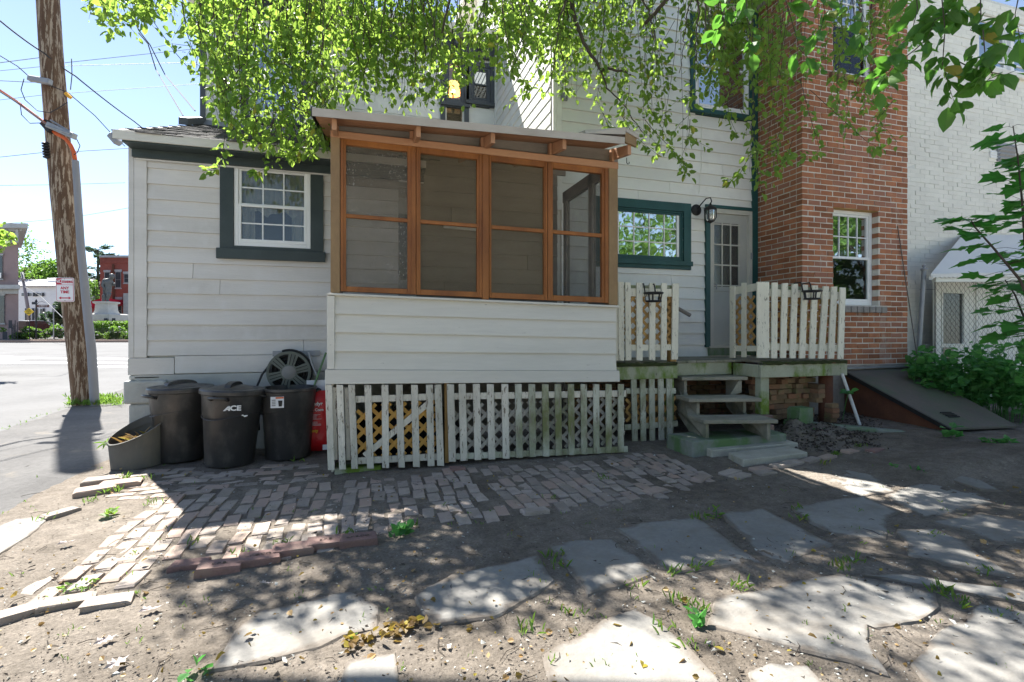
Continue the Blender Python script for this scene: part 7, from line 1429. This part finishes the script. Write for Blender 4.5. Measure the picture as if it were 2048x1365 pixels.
# grass at the pole foot and in the cracks
Q, Dn, Ln = [], [], []
def tuft(px, py, n, L_, sp):
    p = onG(px, py)
    for _ in range(n): x, y = p.x+R(-sp,sp), p.y+R(-sp,sp)*.7; Q.append((x, y, gz(x, y)+.03 if x < -2.3 else gz(x, y)+.004)); Dn.append((R(-1,1), R(-1,1), R(.5,1.8))); Ln.append(L_*R(.5,1.3))
for k in range(60): tuft(R(140, 245), R(797, 815), 9, .11, .10)
for k in range(26): u = R(0,1); tuft(lerp(0, 140, u), lerp(868, 815, u), 2, .04, .05)
for (px, py, n) in [(245,960,30),(225,985,30),(180,1005,14),(90,1040,10),(310,1010,10),(600,925,8),(1110,1115,18),(1120,1135,14),(1395,1040,20),(1352,1148,14),(1400,1138,14),(1270,1175,12),(1480,1180,20),(1395,1225,26),(1360,1205,12),(1150,1230,10),(1060,1262,16),(1700,1125,20),(1680,1140,16),(1880,1185,26),(1925,1210,22),(1330,1262,10),(1975,1150,8),(1870,1075,8),(1600,1040,12),(1595,1020,10),(820,1060,14),(690,1072,16),(560,1090,10),(470,1115,8),(1650,930,10),(1670,912,18),(1720,895,16),(1210,960,8),(1100,1000,6),(380,1090,8),(290,960,12),(1380,1290,8),(1480,885,14)]: tuft(px, py, n, .05, .06)
for k in range(110): tuft(R(0, 2048), R(930, 1340), random.randint(2,5), .028, .03)
leaf_obj('grass', Q, Dn, Ln, M['grass'], None, wide=.22); bpy.data.objects[-1] if False else None
gr = [o for o in bpy.data.objects if o.name == 'grass'][0]; gr['label'] = 'thin green grass blades along cracks and around the pole foot'; gr['category'] = 'grass'
# fallen leaves, clods and litter
Q, Dn, Ln = [], [], []; yq, yd, yl2 = [], [], []
for k in range(560):
    px, py = R(-20, 2060), 905+460*R(0,1)**.9
    if px < 200 and py < 1060: continue
    p = onG(px, py, .012 if R(0,1) < .8 else .03); (Q if R(0,1) < .6 else yq).append(tuple(p)); dd = (R(-1,1), R(-1,1), R(-.1,.25)); L_ = R(.010,.024) if R(0,1) < .85 else R(.024,.046)
    if len(Q) > len(Dn): Dn.append(dd); Ln.append(L_)
    else: yd.append(dd); yl2.append(L_)
for k in range(70):                                      # the swept heap
    u = R(0,1); p = onG(lerp(690, 860, u)+R(-22,22), lerp(1290, 1235, u)+R(-12,14), R(.006,.028)); yq.append(tuple(p)); yd.append((R(-1,1), R(-1,1), R(-.3,.6))); yl2.append(R(.02,.05))
o = leaf_obj('fallen_leaves', Q, Dn, Ln, M['dead'], None, wide=1.2); o['label'] = 'dry brown fallen leaves scattered over dirt and stones'; o['category'] = 'leaves'
o = leaf_obj('fallen_leaves', yq, yd, yl2, M['deady'], None, wide=1.3); o['label'] = 'yellow and green fallen leaves with a small swept heap between two flagstones'; o['category'] = 'leaves'
OAK = [(0,.0),(.18,.05),(.22,.22),(.34,.07),(.46,.30),(.56,.08),(.70,.26),(.78,.08),(1,0)]
ov = [(x, y, .08*abs(y)+.03*math.sin(7*x)) for x, y in OAK]+[(x, -y, .08*abs(y)) for x, y in OAK[-2:0:-1]]; om = bpy.data.meshes.new('oak_leaf'); om.from_pydata(ov+[(.5,0,0)], [], [(i, (i+1)%len(ov), len(ov)) for i in range(len(ov))]); M['pale'] = surf('bleached oak leaf', (0.52,0.45,0.42), rough=.8, bump=0); om.materials.append(M['pale'])
for (px, py, s, r_, lab) in ((112,1090,.13,.4,'beside the lower end of the brick path'),(275,1225,.14,.3,'in the middle of the left dirt'),(205,1340,.13,.8,'nearest the bottom left corner'),(505,1112,.09,1.2,'on the dirt above the stamped bricks'),(520,1165,.08,.2,'below the stamped bricks'),(185,1290,.12,.6,'left of the large left flagstone')):
    p = onG(px, py, .02); o = place('oak_leaf', om, None, p); s *= .72; o.scale = (s, s, s*3); o.rotation_euler = (R(-.3,.3), R(-.3,.3), r_); tag(o, 'pale bleached oak leaf lying '+lab, 'leaf', 'bleached oak leaves')
mb = MB()
for k in range(5200):
    px, py = R(-30, 2080), 900+470*R(0,1); p = onG(px, py)
    if p.x < -2.35: continue
    s = R(.0015,.005) if R(0,1) < .96 else R(.006,.012); a = [p+Vector((R(-s,s)*1.4, R(-s,s)*1.4, R(-.2*s,s*.9)+.008)) for _ in range(5)]
    mb.add(a, [(0,1,2),(0,2,3),(0,3,1),(4,2,1),(4,3,2),(4,1,3)])
for k in range(2600):
    p = onZ(R(1540,1760), R(800,885), .12); x, y = p.x, p.y+R(-.1,.25)
    z = gz(x, y)+mound(x, y); s = R(.006,.028); a = [Vector((x,y,z+.004))+Vector((R(-s,s), R(-s,s), R(-.3*s,s))) for _ in range(5)]; mb.add(a, [(0,1,2),(0,2,3),(0,3,1),(4,2,1),(4,3,2),(4,1,3)])
o = mb.build('soil_crumbs', M['humus'], None, kind='stuff'); o['label'] = 'dark soil crumbs and pebbles strewn over the dirt and mound'; o['category'] = 'soil'
mb = MB()
for k in range(1700):
    px, py = R(-30, 2080), 900+470*R(0,1); p = onG(px, py)
    if p.x < -2.35: continue
    s = R(.002,.006) if R(0,1) < .93 else R(.007,.014); a = [p+Vector((R(-s,s)*1.4, R(-s,s)*1.4, R(-.2*s,s*.9)+.006)) for _ in range(5)]; mb.add(a, [(0,1,2),(0,2,3),(0,3,1),(4,2,1),(4,3,2),(4,1,3)])
o = mb.build('pebbles', M['found'], None, kind='stuff'); o['label'] = 'small pale pebbles and chips scattered over the dirt'; o['category'] = 'pebbles'
mb = MB()
for k in range(150): p = onG(R(0,2048), R(920,1365), .008); a = R(0,6.28); l = R(.03,.14); mb.tube([p, p+Vector((math.cos(a)*l*.5, math.sin(a)*l*.5, R(0,.01))), p+Vector((math.cos(a+.3)*l, math.sin(a+.3)*l, 0))], .0016, 4)
o = mb.build('twig_litter', M['twig'], None, kind='stuff'); o['label'] = 'thin dry twigs scattered on the dirt'; o['category'] = 'twigs'
for (px, py, l, lab, me_) in ((1545,828,.2,'orange brick lying on top at the right end of the lowest tread', SB),(1548,848,.2,'reddish brick under the orange brick at the right end of the lowest tread', SB)):
    p = onZ(px, py, .32 if py < 840 else .24); o = place('loose_brick', random.choice(me_), None, (p.x+.02, p.y+.2, (.245 if py < 840 else .165))); o.scale = (.15,.21,.075); o.rotation_euler = (0,0,.1); tag(o, lab, 'brick', 'bricks by the steps')
b0 = place('concrete_block', unit_block('concrete_block', M['mossstone'], bev=.15, wob=.06, seed=90), None, (onY(1600, 815, 4.98).x, 4.98, .27)); b0.scale = (.22,.18,.20); tag(b0, 'greenish concrete lump lying before the brick stack under the deck', 'concrete block')
# ---- trees behind the viewer, seen mirrored in the window panes and shading the yard
for k, (x, y, r_, h) in enumerate([(-5,-12,3.2,4.6),(1.5,-15,3.8,6.0),(8,-15,4.2,6.2),(16,-14,5.2,9.5),(21,-5,3.8,7.4)]):
    tree('yard_tree', 'green garden tree mirrored in the window panes, number %s from the street side' % ('one','two','three','four','five')[k], (x, y, gz(x,y)), h, Vector((x, y, h*.62)), (r_, r_*.8, h*.55), 3400, .30, M['fleaf'], .16, 'garden trees behind the viewer', 34)
